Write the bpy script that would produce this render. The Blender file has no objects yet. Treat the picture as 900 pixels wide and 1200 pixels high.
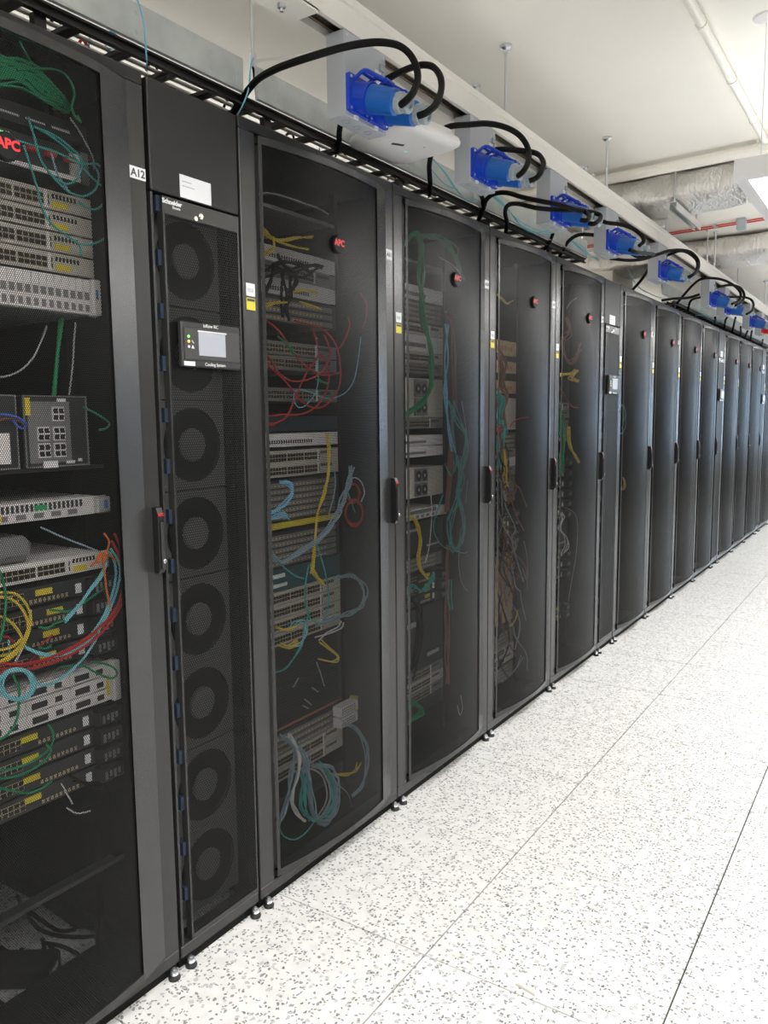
import bpy, bmesh, math, random
from mathutils import Vector, Matrix

# ---------------------------------------------------------------- camera, world, light, exposure
scene = bpy.context.scene
COL = scene.collection
R = math.radians
CAM = Vector((1.525, 0.0, 1.442))
YAW, PITCH, ROLL, FPX = 0.585, -0.117, -0.010, 929.3
cam_data = bpy.data.cameras.new('camera')
cam_data.sensor_fit = 'VERTICAL'
cam_data.sensor_height = 36.0
cam_data.lens = FPX * 36.0 / 1200.0
cam_data.clip_start = 0.02
cam_data.clip_end = 200
cam = bpy.data.objects.new('camera', cam_data)
COL.objects.link(cam)
_f = Vector((-math.sin(YAW) * math.cos(PITCH), math.cos(YAW) * math.cos(PITCH), math.sin(PITCH)))
_r = Vector((math.cos(YAW), math.sin(YAW), 0.0))
_u = _r.cross(_f)
_r2 = _r * math.cos(ROLL) + _u * math.sin(ROLL)
_u2 = -_r * math.sin(ROLL) + _u * math.cos(ROLL)
_m = Matrix((_r2, _u2, -_f)).transposed().to_4x4()
_m.translation = CAM
cam.matrix_world = _m
scene.camera = cam

world = bpy.data.worlds.new('daylight')
scene.world = world
world.use_nodes = True
_bg = world.node_tree.nodes['Background']
_bg.inputs['Color'].default_value = (0.62, 0.80, 1.0, 1.0)
_bg.inputs['Strength'].default_value = 4.0

scene.view_settings.view_transform = 'Standard'
scene.view_settings.look = 'None'
scene.view_settings.gamma = 1.0
scene.view_settings.use_curve_mapping = False
scene.view_settings.exposure = 0.12
LAMP_DOWN = 24.0      # watts of the downward side of one pendant luminaire
LAMP_UP = 3.0        # watts of its upward side
scene.cycles.transparent_max_bounces = 40
scene.cycles.max_bounces = 8
scene.cycles.diffuse_bounces = 6

random.seed(7)

# ---------------------------------------------------------------- materials
MAT = {}
def new_mat(name):
    m = bpy.data.materials.new(name)
    m.use_nodes = True
    MAT[name] = m
    return m, m.node_tree, m.node_tree.nodes['Principled BSDF']

def plain(name, col, rough=0.5, metal=0.0, spec=0.5, bump=0.0, bscale=300.0, vary=0.0, vscale=8.0, emit=0.0):
    m, nt, p = new_mat(name)
    p.inputs['Base Color'].default_value = (*col, 1)
    p.inputs['Roughness'].default_value = rough
    p.inputs['Metallic'].default_value = metal
    p.inputs['Specular IOR Level'].default_value = spec
    if emit:
        p.inputs['Emission Color'].default_value = (*col, 1)
        p.inputs['Emission Strength'].default_value = emit
    if bump or vary:
        tc = nt.nodes.new('ShaderNodeTexCoord')
    if bump:
        n = nt.nodes.new('ShaderNodeTexNoise'); n.inputs['Scale'].default_value = bscale
        b = nt.nodes.new('ShaderNodeBump'); b.inputs['Strength'].default_value = bump; b.inputs['Distance'].default_value = 0.002
        nt.links.new(tc.outputs['Object'], n.inputs['Vector'])
        nt.links.new(n.outputs['Fac'], b.inputs['Height']); nt.links.new(b.outputs['Normal'], p.inputs['Normal'])
    if vary:
        n = nt.nodes.new('ShaderNodeTexNoise'); n.inputs['Scale'].default_value = vscale; n.inputs['Detail'].default_value = 4
        r = nt.nodes.new('ShaderNodeValToRGB')
        r.color_ramp.elements[0].position = 0.3; r.color_ramp.elements[1].position = 0.7
        r.color_ramp.elements[0].color = (*[c * (1 - vary) for c in col], 1)
        r.color_ramp.elements[1].color = (*[min(1, c * (1 + vary)) for c in col], 1)
        nt.links.new(tc.outputs['Object'], n.inputs['Vector'])
        nt.links.new(n.outputs['Fac'], r.inputs['Fac']); nt.links.new(r.outputs['Color'], p.inputs['Base Color'])
    return m

def perforated(name, col, rough, radius):
    """punched sheet steel: a hexagonal field of round holes, in UV units of one hole pitch"""
    m, nt, p = new_mat(name)
    p.inputs['Base Color'].default_value = (*col, 1)
    p.inputs['Roughness'].default_value = rough
    p.inputs['Specular IOR Level'].default_value = 0.27
    N, Lk = nt.nodes, nt.links
    uv = N.new('ShaderNodeUVMap')
    sep = N.new('ShaderNodeSeparateXYZ'); Lk.new(uv.outputs['UV'], sep.inputs[0])
    def mth(op, a, b=None):
        n = N.new('ShaderNodeMath'); n.operation = op
        for i, v in enumerate((a, b)):
            if v is None: continue
            if isinstance(v, (int, float)): n.inputs[i].default_value = v
            else: Lk.new(v, n.inputs[i])
        return n.outputs[0]
    u = sep.outputs[0]; v = mth('DIVIDE', sep.outputs[1], math.sqrt(3))
    def cell(off):
        a = mth('SUBTRACT', mth('FRACT', mth('ADD', u, off)), 0.5)
        b = mth('MULTIPLY', mth('SUBTRACT', mth('FRACT', mth('ADD', v, off)), 0.5), math.sqrt(3))
        return mth('ADD', mth('MULTIPLY', a, a), mth('MULTIPLY', b, b))
    hole = mth('LESS_THAN', mth('MINIMUM', cell(0.0), cell(0.5)), radius * radius)
    tr = N.new('ShaderNodeBsdfTransparent')
    mix = N.new('ShaderNodeMixShader')
    Lk.new(hole, mix.inputs[0]); Lk.new(p.outputs[0], mix.inputs[1]); Lk.new(tr.outputs[0], mix.inputs[2])
    Lk.new(mix.outputs[0], N['Material Output'].inputs['Surface'])
    return m

def terrazzo(name):
    m, nt, p = new_mat(name)
    N, Lk = nt.nodes, nt.links
    geo = N.new('ShaderNodeNewGeometry')
    warp = N.new('ShaderNodeTexNoise'); warp.inputs['Scale'].default_value = 70; warp.inputs['Detail'].default_value = 1
    Lk.new(geo.outputs['Position'], warp.inputs['Vector'])
    wm = N.new('ShaderNodeVectorMath'); wm.operation = 'SCALE'; wm.inputs['Scale'].default_value = 0.016
    Lk.new(warp.outputs['Color'], wm.inputs[0])
    add = N.new('ShaderNodeVectorMath'); add.operation = 'ADD'
    Lk.new(geo.outputs['Position'], add.inputs[0]); Lk.new(wm.outputs[0], add.inputs[1])
    base = (0.80, 0.79, 0.765, 1)
    cur = None
    cloud = N.new('ShaderNodeTexNoise'); cloud.inputs['Scale'].default_value = 22; cloud.inputs['Detail'].default_value = 5
    Lk.new(geo.outputs['Position'], cloud.inputs['Vector'])
    cr = N.new('ShaderNodeValToRGB')
    cr.color_ramp.elements[0].position = 0.3; cr.color_ramp.elements[0].color = (0.75, 0.75, 0.74, 1)
    cr.color_ramp.elements[1].position = 0.62; cr.color_ramp.elements[1].color = (0.85, 0.85, 0.835, 1)
    Lk.new(cloud.outputs['Fac'], cr.inputs['Fac'])
    cur = cr.outputs['Color']
    for scale, keep, rad, c1, c2, off in ((96, 0.78, 0.36, (0.20, 0.20, 0.21), (0.36, 0.37, 0.41), 0.0),
                                          (60, 0.80, 0.32, (0.52, 0.53, 0.56), (0.62, 0.61, 0.60), 3.1),
                                          (120, 0.90, 0.34, (0.14, 0.14, 0.14), (0.36, 0.33, 0.28), 7.7)):
        sh = N.new('ShaderNodeVectorMath'); sh.operation = 'ADD'; sh.inputs[1].default_value = (off, off * 1.7, 0)
        Lk.new(add.outputs[0], sh.inputs[0])
        vo = N.new('ShaderNodeTexVoronoi'); vo.voronoi_dimensions = '2D'; vo.inputs['Scale'].default_value = scale
        Lk.new(sh.outputs[0], vo.inputs['Vector'])
        sp = N.new('ShaderNodeSeparateColor'); Lk.new(vo.outputs['Color'], sp.inputs[0])
        k = N.new('ShaderNodeMath'); k.operation = 'GREATER_THAN'; k.inputs[1].default_value = keep; Lk.new(sp.outputs[0], k.inputs[0])
        d = N.new('ShaderNodeMath'); d.operation = 'LESS_THAN'; d.inputs[1].default_value = rad; Lk.new(vo.outputs['Distance'], d.inputs[0])
        a = N.new('ShaderNodeMath'); a.operation = 'MULTIPLY'; Lk.new(k.outputs[0], a.inputs[0]); Lk.new(d.outputs[0], a.inputs[1])
        cc = N.new('ShaderNodeMix'); cc.data_type = 'RGBA'; cc.inputs[6].default_value = (*c1, 1); cc.inputs[7].default_value = (*c2, 1)
        Lk.new(sp.outputs[1], cc.inputs[0])
        mx = N.new('ShaderNodeMix'); mx.data_type = 'RGBA'
        Lk.new(a.outputs[0], mx.inputs[0]); Lk.new(cur, mx.inputs[6]); Lk.new(cc.outputs[2], mx.inputs[7])
        cur = mx.outputs[2]
    Lk.new(cur, p.inputs['Base Color'])
    p.inputs['Roughness'].default_value = 0.30
    p.inputs['Specular IOR Level'].default_value = 0.4
    return m

def foil(name):
    m, nt, p = new_mat(name)
    N, Lk = nt.nodes, nt.links
    p.inputs['Base Color'].default_value = (0.80, 0.78, 0.75, 1); p.inputs['Metallic'].default_value = 1.0; p.inputs['Roughness'].default_value = 0.36
    geo = N.new('ShaderNodeNewGeometry')
    mp = N.new('ShaderNodeMapping'); mp.inputs['Scale'].default_value = (26, 9, 9)
    Lk.new(geo.outputs['Position'], mp.inputs['Vector'])
    vo = N.new('ShaderNodeTexNoise'); vo.inputs['Scale'].default_value = 1.0; vo.inputs['Detail'].default_value = 3; vo.inputs['Distortion'].default_value = 1.4
    Lk.new(mp.outputs[0], vo.inputs['Vector'])
    vo.inputs['Detail'].default_value = 8; vo.inputs['Roughness'].default_value = 0.62
    b = N.new('ShaderNodeBump'); b.inputs['Strength'].default_value = 0.9; b.inputs['Distance'].default_value = 0.022
    Lk.new(vo.outputs['Fac'], b.inputs['Height']); Lk.new(b.outputs['Normal'], p.inputs['Normal'])
    return m

plain('rack_black', (0.011, 0.011, 0.0115), 0.42, bump=0.12, bscale=900)
plain('rack_post', (0.030, 0.030, 0.030), 0.27, bump=0.08, bscale=900)
plain('rack_inside', (0.005, 0.005, 0.0055), 0.7, spec=0.15)
plain('kick_black', (0.008, 0.008, 0.008), 0.7, spec=0.2)
plain('filler_black', (0.013, 0.013, 0.013), 0.45, bump=0.10, bscale=900)
perforated('door_mesh', (0.012, 0.012, 0.0115), 0.36, 0.450)
perforated('cooler_mesh', (0.012, 0.012, 0.012), 0.45, 0.40)
terrazzo('terrazzo')
plain('joint_dark', (0.03, 0.03, 0.028), 0.9)
plain('ceiling_paint', (0.83, 0.81, 0.755), 0.75, vary=0.02, vscale=2.5, bump=0.05, bscale=120)
plain('wall_paint', (0.80, 0.775, 0.715), 0.75, vary=0.02, vscale=2.5)
plain('wall_darkened', (0.07, 0.07, 0.072), 0.6, vary=0.05, vscale=2.5)  # unseen wall darkened, standing in for black racks in the reflections
plain('busway_white', (0.82, 0.80, 0.75), 0.38)
plain('slot_dark', (0.03, 0.028, 0.025), 0.5)
plain('brass', (0.55, 0.47, 0.30), 0.3, metal=1.0)
plain('galvanised', (0.60, 0.64, 0.64), 0.45, metal=0.15, vary=0.10, vscale=14)
plain('ladder_black', (0.018, 0.017, 0.016), 0.45)
plain('zinc', (0.62, 0.64, 0.66), 0.30, metal=1.0)
plain('box_grey', (0.42, 0.445, 0.49), 0.40, bump=0.04, bscale=500)  # bluish bounce light on the boxes mixed into the grey
plain('plug_blue', (0.012, 0.115, 0.46), 0.35)
plain('flange_blue', (0.008, 0.055, 0.52), 0.35)
plain('plug_red', (0.62, 0.02, 0.02), 0.35)
plain('gland_grey', (0.34, 0.40, 0.44), 0.4)
plain('rubber_black', (0.012, 0.012, 0.012), 0.5)
plain('label_white', (0.82, 0.83, 0.86), 0.5)
plain('label_yellow', (0.72, 0.62, 0.05), 0.5)
plain('label_print', (0.05, 0.05, 0.06), 0.6)
plain('print_grey', (0.45, 0.46, 0.48), 0.6)
plain('print_white', (0.80, 0.80, 0.80), 0.5)
plain('badge_red', (0.75, 0.02, 0.03), 0.4)
plain('badge_black', (0.008, 0.008, 0.009), 0.5, spec=0.2)
plain('handle_black', (0.012, 0.012, 0.013), 0.30)
plain('lock_chrome', (0.75, 0.73, 0.66), 0.25, metal=1.0)
plain('plastic_white', (0.82, 0.82, 0.83), 0.35)
plain('fan_black', (0.014, 0.014, 0.015), 0.5)
plain('fan_grey', (0.11, 0.11, 0.108), 0.55)
plain('clip_blue', (0.016, 0.028, 0.05), 0.5)
plain('screen_grey', (0.42, 0.44, 0.50), 0.20)
plain('bezel_dark', (0.030, 0.030, 0.031), 0.40)
plain('bezel_inner', (0.050, 0.050, 0.050), 0.45)
plain('led_green', (0.15, 0.9, 0.12), 0.4, emit=2.0)
plain('led_amber', (1.0, 0.45, 0.08), 0.4, emit=2.0)
plain('led_cyan', (0.1, 0.9, 0.65), 0.4, emit=0.8)
plain('foot_rubber', (0.02, 0.02, 0.02), 0.6)
foil('foil')
plain('pipe_white', (0.82, 0.80, 0.74), 0.40)
plain('pipe_red', (0.55, 0.05, 0.04), 0.45)
plain('steel_strut', (0.60, 0.61, 0.60), 0.35, metal=0.8)
plain('window_frame_paint', (0.75, 0.75, 0.74), 0.4)
plain('lamp_white', (0.84, 0.84, 0.86), 0.40)
m_, nt_, p_ = new_mat('lamp_lens')
p_.inputs['Base Color'].default_value = (0.9, 0.92, 0.95, 1); p_.inputs['Emission Color'].default_value = (0.93, 0.97, 1.0, 1); p_.inputs['Emission Strength'].default_value = 1.3
m_, nt_, p_ = new_mat('window_glass')
p_.inputs['Base Color'].default_value = (0.95, 0.98, 1, 1); p_.inputs['Roughness'].default_value = 0.0
p_.inputs['Transmission Weight'].default_value = 1.0; p_.inputs['IOR'].default_value = 1.02; p_.inputs['Specular IOR Level'].default_value = 0.1
# equipment
plain('eq_silver', (0.55, 0.54, 0.54), 0.38, metal=0.35)
plain('eq_light', (0.72, 0.70, 0.70), 0.45)
plain('eq_beige', (0.50, 0.47, 0.42), 0.45)
plain('eq_grey', (0.20, 0.20, 0.20), 0.45)
plain('eq_dark', (0.035, 0.036, 0.038), 0.45)
plain('eq_black', (0.012, 0.012, 0.013), 0.5)
plain('eq_blueblack', (0.02, 0.035, 0.05), 0.45)
plain('eq_teal', (0.03, 0.09, 0.10), 0.5)
plain('eq_rust', (0.42, 0.17, 0.10), 0.5)
plain('eq_tan', (0.52, 0.36, 0.20), 0.6)
plain('eq_yellow', (0.70, 0.58, 0.04), 0.5)
plain('eq_red', (0.60, 0.04, 0.04), 0.5)
plain('eq_blue', (0.08, 0.20, 0.50), 0.4)
plain('eq_green', (0.02, 0.38, 0.16), 0.45)
plain('port_gold', (0.50, 0.42, 0.28), 0.4, metal=0.5)
CABLE = {'green': (0.015, 0.28, 0.12), 'teal': (0.06, 0.42, 0.38), 'cyan': (0.22, 0.60, 0.68), 'sky': (0.25, 0.62, 0.85), 'red': (0.52, 0.035, 0.03),
         'yellow': (0.72, 0.55, 0.06), 'orange': (0.80, 0.20, 0.03), 'blue': (0.06, 0.14, 0.55), 'white': (0.72, 0.70, 0.68), 'grey': (0.35, 0.37, 0.38),
         'black': (0.005, 0.005, 0.005), 'cream': (0.70, 0.62, 0.50), 'steel': (0.30, 0.42, 0.50), 'brown': (0.25, 0.12, 0.08)}
for k_, c_ in CABLE.items():
    plain('cable_' + k_, c_, 0.55, spec=0.15 if k_ == 'black' else 0.3)

# ---------------------------------------------------------------- mesh helpers
class MB:
    """collects faces for one mesh"""
    def __init__(s): s.v = []; s.f = []; s.uv = {}; s.sm = False
    def box(s, x0, x1, y0, y1, z0, z1):
        b = len(s.v)
        s.v += [(x, y, z) for x in (x0, x1) for y in (y0, y1) for z in (z0, z1)]
        for q in ((0, 1, 3, 2), (4, 6, 7, 5), (0, 4, 5, 1), (2, 3, 7, 6), (0, 2, 6, 4), (1, 5, 7, 3)):
            s.f.append(tuple(b + i for i in q))
        return s
    def prism(s, pts, axis, a0, a1):
        """closed 2-D outline extruded along an axis; pts are the other two coordinates in xyz order"""
        b = len(s.v); n = len(pts)
        for a in (a0, a1):
            for p, q in pts:
                s.v.append((a, p, q) if axis == 'x' else (p, a, q) if axis == 'y' else (p, q, a))
        for i in range(n):
            j = (i + 1) % n
            s.f.append((b + i, b + j, b + n + j, b + n + i))
        s.f.append(tuple(b + i for i in range(n))[::-1]); s.f.append(tuple(b + n + i for i in range(n)))
        return s
    def lathe(s, prof, n=20, o=(0, 0, 0), ax=(0, 0, 1), ref=None):
        """profile of (radius, height) turned around an axis through o"""
        ax = Vector(ax).normalized(); o = Vector(o)
        e = ax.orthogonal().normalized() if ref is None else (Vector(ref) - ax * Vector(ref).dot(ax)).normalized()
        g = ax.cross(e)
        b = len(s.v)
        for r, h in prof:
            for i in range(n):
                t = 2 * math.pi * i / n
                s.v.append(tuple(o + ax * h + (e * math.cos(t) + g * math.sin(t)) * r))
        for k in range(len(prof) - 1):
            for i in range(n):
                j = (i + 1) % n
                s.f.append((b + k * n + i, b + k * n + j, b + (k + 1) * n + j, b + (k + 1) * n + i))
        if prof[0][0] > 0: s.f.append(tuple(b + i for i in range(n))[::-1])
        if prof[-1][0] > 0: s.f.append(tuple(b + (len(prof) - 1) * n + i for i in range(n)))
        return s
    def cyl(s, a, c, r, n=12):
        a = Vector(a); c = Vector(c)
        return s.lathe([(r, 0), (r, (c - a).length)], n, a, c - a)
    def tube(s, pts, r, n=6, sub=4):
        P = smooth(pts, sub)
        b = len(s.v); m = len(P)
        t0 = (P[1] - P[0]).normalized(); e = t0.orthogonal().normalized()
        for i, p in enumerate(P):
            t = (P[min(i + 1, m - 1)] - P[max(i - 1, 0)])
            t = t.normalized() if t.length > 1e-9 else t0
            e = e - t * e.dot(t)
            e = e.normalized() if e.length > 1e-6 else t.orthogonal().normalized()
            g = t.cross(e)
            for k in range(n):
                a = 2 * math.pi * k / n
                s.v.append(tuple(p + (e * math.cos(a) + g * math.sin(a)) * r))
        for i in range(m - 1):
            for k in range(n):
                j = (k + 1) % n
                s.f.append((b + i * n + k, b + i * n + j, b + (i + 1) * n + j, b + (i + 1) * n + k))
        s.f.append(tuple(b + k for k in range(n))[::-1]); s.f.append(tuple(b + (m - 1) * n + k for k in range(n)))
        s.sm = True
        return s

def smooth(pts, sub):
    P = [Vector(p) for p in pts]
    if len(P) < 3 or sub < 2:
        return P
    Q = [P[0] * 2 - P[1]] + P + [P[-1] * 2 - P[-2]]
    out = []
    for i in range(1, len(Q) - 2):
        a, b, c, d = Q[i - 1], Q[i], Q[i + 1], Q[i + 2]
        for k in range(sub):
            t = k / sub
            out.append(0.5 * ((2 * b) + (c - a) * t + (2 * a - 5 * b + 4 * c - d) * t * t + (3 * b - a - 3 * c + d) * t ** 3))
    out.append(P[-1])
    return out

MESH = {}
def mesh_of(mb, mat, key=None, bevel=0.0, smooth_shade=None):
    me = bpy.data.meshes.new(key or 'mesh')
    me.from_pydata(mb.v, [], mb.f)
    if mb.uv:
        lay = me.uv_layers.new(name='UVMap')
        for poly in me.polygons:
            for li in poly.loop_indices:
                lay.data[li].uv = mb.uv[me.loops[li].vertex_index]
    bm = bmesh.new(); bm.from_mesh(me)
    if not mb.uv:
        bmesh.ops.recalc_face_normals(bm, faces=bm.faces)
    if bevel > 0:
        bmesh.ops.bevel(bm, geom=list(bm.edges), offset=bevel, segments=1, affect='EDGES', profile=0.5)
    bm.to_mesh(me); bm.free()
    if mb.sm if smooth_shade is None else smooth_shade:
        me.polygons.foreach_set('use_smooth', [True] * len(me.polygons))
        try: me.set_sharp_from_angle(angle=R(40))
        except Exception: pass
    me.materials.append(MAT[mat])
    return me

def link(name, data, parent=None, loc=(0, 0, 0), rot=(0, 0, 0)):
    o = bpy.data.objects.new(name, data)
    COL.objects.link(o)
    o.parent = parent
    o.location = loc; o.rotation_euler = rot
    return o

def part(name, mat, parent, build, key=None, bevel=0.0, loc=(0, 0, 0), rot=(0, 0, 0), kind=None, label=None):
    """one mesh part; alike parts share their mesh through key"""
    if key is not None and key in MESH:
        me = MESH[key]
    else:
        mb = MB(); build(mb); me = mesh_of(mb, mat, name, bevel)
        if key is not None: MESH[key] = me
    o = link(name, me, parent, loc, rot)
    if kind: o['kind'] = kind
    if label: o['label'] = label
    return o

def tag(o, label, cat, group=None, kind=None):
    o['label'] = label; o['category'] = cat
    if group: o['group'] = group
    if kind: o['kind'] = kind
    return o

def thing(name, label, cat, loc=(0, 0, 0), group=None, rot=(0, 0, 0)):
    return tag(link(name, None, None, loc, rot), label, cat, group)

def single(name, mat, build, label, cat, group=None, bevel=0.0, loc=(0, 0, 0)):
    return tag(part(name, mat, None, build, None, bevel, loc), label, cat, group)

def structure(name, mat, build, bevel=0.0):
    o = part(name, mat, None, build, None, bevel); o['kind'] = 'structure'
    return o

FACE_X = (R(90), 0, R(90))     # lettering that faces the aisle
def lettering(text, size, mat, parent, loc, rot=FACE_X, bold=0.0):
    k = ('txt', text, size, mat, bold)
    if k not in MESH:
        cu = bpy.data.curves.new('lettering', 'FONT')
        cu.body = text; cu.size = size; cu.align_x = 'CENTER'; cu.align_y = 'CENTER'; cu.extrude = 0.0004; cu.offset = bold; cu.resolution_u = 3
        to = bpy.data.objects.new('lettering_source', cu); COL.objects.link(to)
        bpy.context.view_layer.update()
        me = bpy.data.meshes.new_from_object(to.evaluated_get(bpy.context.evaluated_depsgraph_get()))
        me.materials.clear(); me.materials.append(MAT[mat])
        bpy.data.objects.remove(to); bpy.data.curves.remove(cu)
        MESH[k] = me
    return link('lettering', MESH[k], parent, loc, rot)

# ---------------------------------------------------------------- the room
CEIL = 2.88
X0, X1, Y0, Y1 = -3.2, 3.6, -2.2, 15.5
floor = structure('floor', 'joint_dark', lambda b: b.box(X0, X1, Y0, Y1, -0.10, -0.006))
TS, TX, TY = 0.603, 0.508, 1.714
def _tile(b):
    b.box(0.0022, TS - 0.0022, 0.0022, TS - 0.0022, -0.006, 0.0)
ix0 = math.floor((X0 - TX) / TS) ; ix1 = math.ceil((X1 - TX) / TS)
iy0 = math.floor((Y0 - TY) / TS) ; iy1 = math.ceil((Y1 - TY) / TS)
outer = []
for i in range(ix0, ix1):
    for j in range(iy0, iy1):
        x, y = TX + i * TS, TY + j * TS
        if -1.4 < x < 3.0 and -1.2 < y < 13.6:
            part('floor_tile', 'terrazzo', floor, _tile, 'floor_tile', loc=(x, y, 0))
        else:
            outer.append((max(x, X0), min(x + TS, X1), max(y, Y0), min(y + TS, Y1)))
def _outer(b):
    for xa, xb, ya, yb in outer:
        if xb - xa > 0.01 and yb - ya > 0.01:
            b.box(xa + 0.0012, xb - 0.0012, ya + 0.0012, yb - 0.0012, -0.006, 0.0)
part('floor_border_tiles', 'terrazzo', floor, _outer, kind='stuff')
structure('ceiling', 'ceiling_paint', lambda b: b.box(X0, X1, Y0, Y1, CEIL, CEIL + 0.15))
structure('wall_left', 'wall_paint', lambda b: b.box(X0 - 0.15, X0, Y0, Y1, -0.1, CEIL + 0.15))
structure('wall_right', 'wall_darkened', lambda b: b.box(X1, X1 + 0.15, Y0, Y1, -0.1, CEIL + 0.15))
structure('wall_near', 'wall_paint', lambda b: b.box(X0 - 0.15, X1 + 0.15, Y0 - 0.15, Y0, -0.1, CEIL + 0.15))
WX0, WX1, WZ0, WZ1 = 0.35, 3.35, 0.75, 2.30
def _far(b):
    b.box(X0 - 0.15, WX0, Y1, Y1 + 0.15, -0.1, CEIL + 0.15); b.box(WX1, X1 + 0.15, Y1, Y1 + 0.15, -0.1, CEIL + 0.15)
    b.box(WX0, WX1, Y1, Y1 + 0.15, -0.1, WZ0); b.box(WX0, WX1, Y1, Y1 + 0.15, WZ1, CEIL + 0.15)
structure('wall_far', 'wall_paint', _far)
def _wf(b):
    w = 0.05
    b.box(WX0, WX1, Y1 + 0.04, Y1 + 0.1, WZ0, WZ0 + w); b.box(WX0, WX1, Y1 + 0.04, Y1 + 0.1, WZ1 - w, WZ1)
    for x in (WX0, WX0 + 0.9833, WX0 + 1.9666, WX1 - w):
        b.box(x, x + w, Y1 + 0.04, Y1 + 0.1, WZ0 + w, WZ1 - w)
win = structure('window_1', 'window_frame_paint', _wf)
for k in range(3):
    x = WX0 + 0.05 + 0.9833 * k
    part('pane', 'window_glass', win, lambda b: b.box(x, x + 0.933, Y1 + 0.066, Y1 + 0.072, WZ0 + 0.05, WZ1 - 0.05))
# boxed-in drop behind the row
structure('trim_1', 'wall_paint', lambda b: b.box(-1.5, -0.715, 7.02, 7.62, 2.30, CEIL))

# ---------------------------------------------------------------- pendant luminaires over the aisle
def luminaire(y0, y1, label, xa=0.915, boost=1.0, upboost=1.0):
    zb, zt, xb = 2.325, 2.395, xa + 0.30
    t = thing('pendant_light', label, 'light', (0.5 * (xa + xb), 0.5 * (y0 + y1), zb), 'pendant lights over the aisle')
    hx, hy = 0.5 * (xb - xa), 0.5 * (y1 - y0)
    def housing(b):
        b.box(-hx, -hx + 0.045, -hy, hy, 0, 0.07); b.box(hx - 0.045, hx, -hy, hy, 0, 0.07)
        b.box(-hx + 0.045, hx - 0.045, -hy, -hy + 0.045, 0, 0.07); b.box(-hx + 0.045, hx - 0.045, hy - 0.045, hy, 0, 0.07)
        b.box(-hx + 0.045, hx - 0.045, -hy + 0.045, hy - 0.045, 0.02, 0.045)
    part('housing', 'lamp_white', t, housing, ('lum', round(hy, 3)), bevel=0.0)
    part('lens', 'lamp_lens', t, lambda b: b.box(-hx + 0.046, hx - 0.046, -hy + 0.046, hy - 0.046, 0.008, 0.018), ('lens', round(hy, 3)))
    part('upper_lens', 'lamp_lens', t, lambda b: b.box(-hx + 0.046, hx - 0.046, -hy + 0.046, hy - 0.046, 0.047, 0.055), ('ulens', round(hy, 3)))
    for s in (-1, 1):
        part('suspension_wire', 'zinc', t, lambda b: b.cyl((-0.06, s * (hy - 0.01), 0.07), (-0.06, s * (hy - 0.01), CEIL - zb - 0.02), 0.0013, 6))
        part('ceiling_canopy', 'lamp_white', t, lambda b: b.lathe([(0.012, 0), (0.045, 0.014), (0.048, 0.022)], 18, (-0.06, s * (hy - 0.01), CEIL - zb - 0.022)))
    for nm, z, rx, en in (('down', zb + 0.004, 0.0, LAMP_DOWN), ('up', zt - 0.006, math.pi, LAMP_UP)):
        li = bpy.data.lights.new('luminaire_' + nm, 'AREA'); li.shape = 'RECTANGLE'
        li.size = 2 * hx - 0.1; li.size_y = 2 * hy - 0.1; li.energy = en * boost * (upboost if nm == 'up' else 1.0); li.color = (1.0, 0.985, 0.965)
        lo = bpy.data.objects.new('luminaire_' + nm, li); COL.objects.link(lo)
        lo.parent = t; lo.location = (0, 0, z - zb); lo.rotation_euler = (rx, 0, 0)
luminaire(3.325, 4.825, 'white pendant light hanging by thin wires over the aisle')
for ya, ln, wh in ((-1.75, 1.5, 'behind the camera'), (-0.05, 1.5, 'beside the camera'), (5.58, 1.2, 'between the two foil ducts'), (8.2, 1.5, 'just past the farther foil duct'), (10.7, 1.5, 'near the end of the row'), (13.0, 1.5, 'nearest the end window')):
    luminaire(ya, ya + ln, 'white pendant light over the aisle ' + wh)
for ya, ln, wh in ((-1.75, 1.5, 'first'), (-0.05, 1.5, 'second'), (3.325, 1.5, 'third'), (5.58, 1.2, 'fourth'), (8.2, 1.5, 'fifth'), (10.7, 1.5, 'sixth')):  # unseen second row, added to spread light evenly over the ceiling
    luminaire(ya, ya + ln, 'unseen pendant light added to even out the ceiling, ' + wh + ' from the camera end', 2.45, 1.0, 5.0)

for ya, wh in ((0.3, 'at its near end'), (2.4, 'behind the A10 rack'), (4.5, 'behind the second cooling unit'), (9.3, 'at its far end')):
    luminaire(ya, ya + 1.5, 'white pendant light over the aisle behind the racks, ' + wh, -2.25, 1.3, 4.5)

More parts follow.
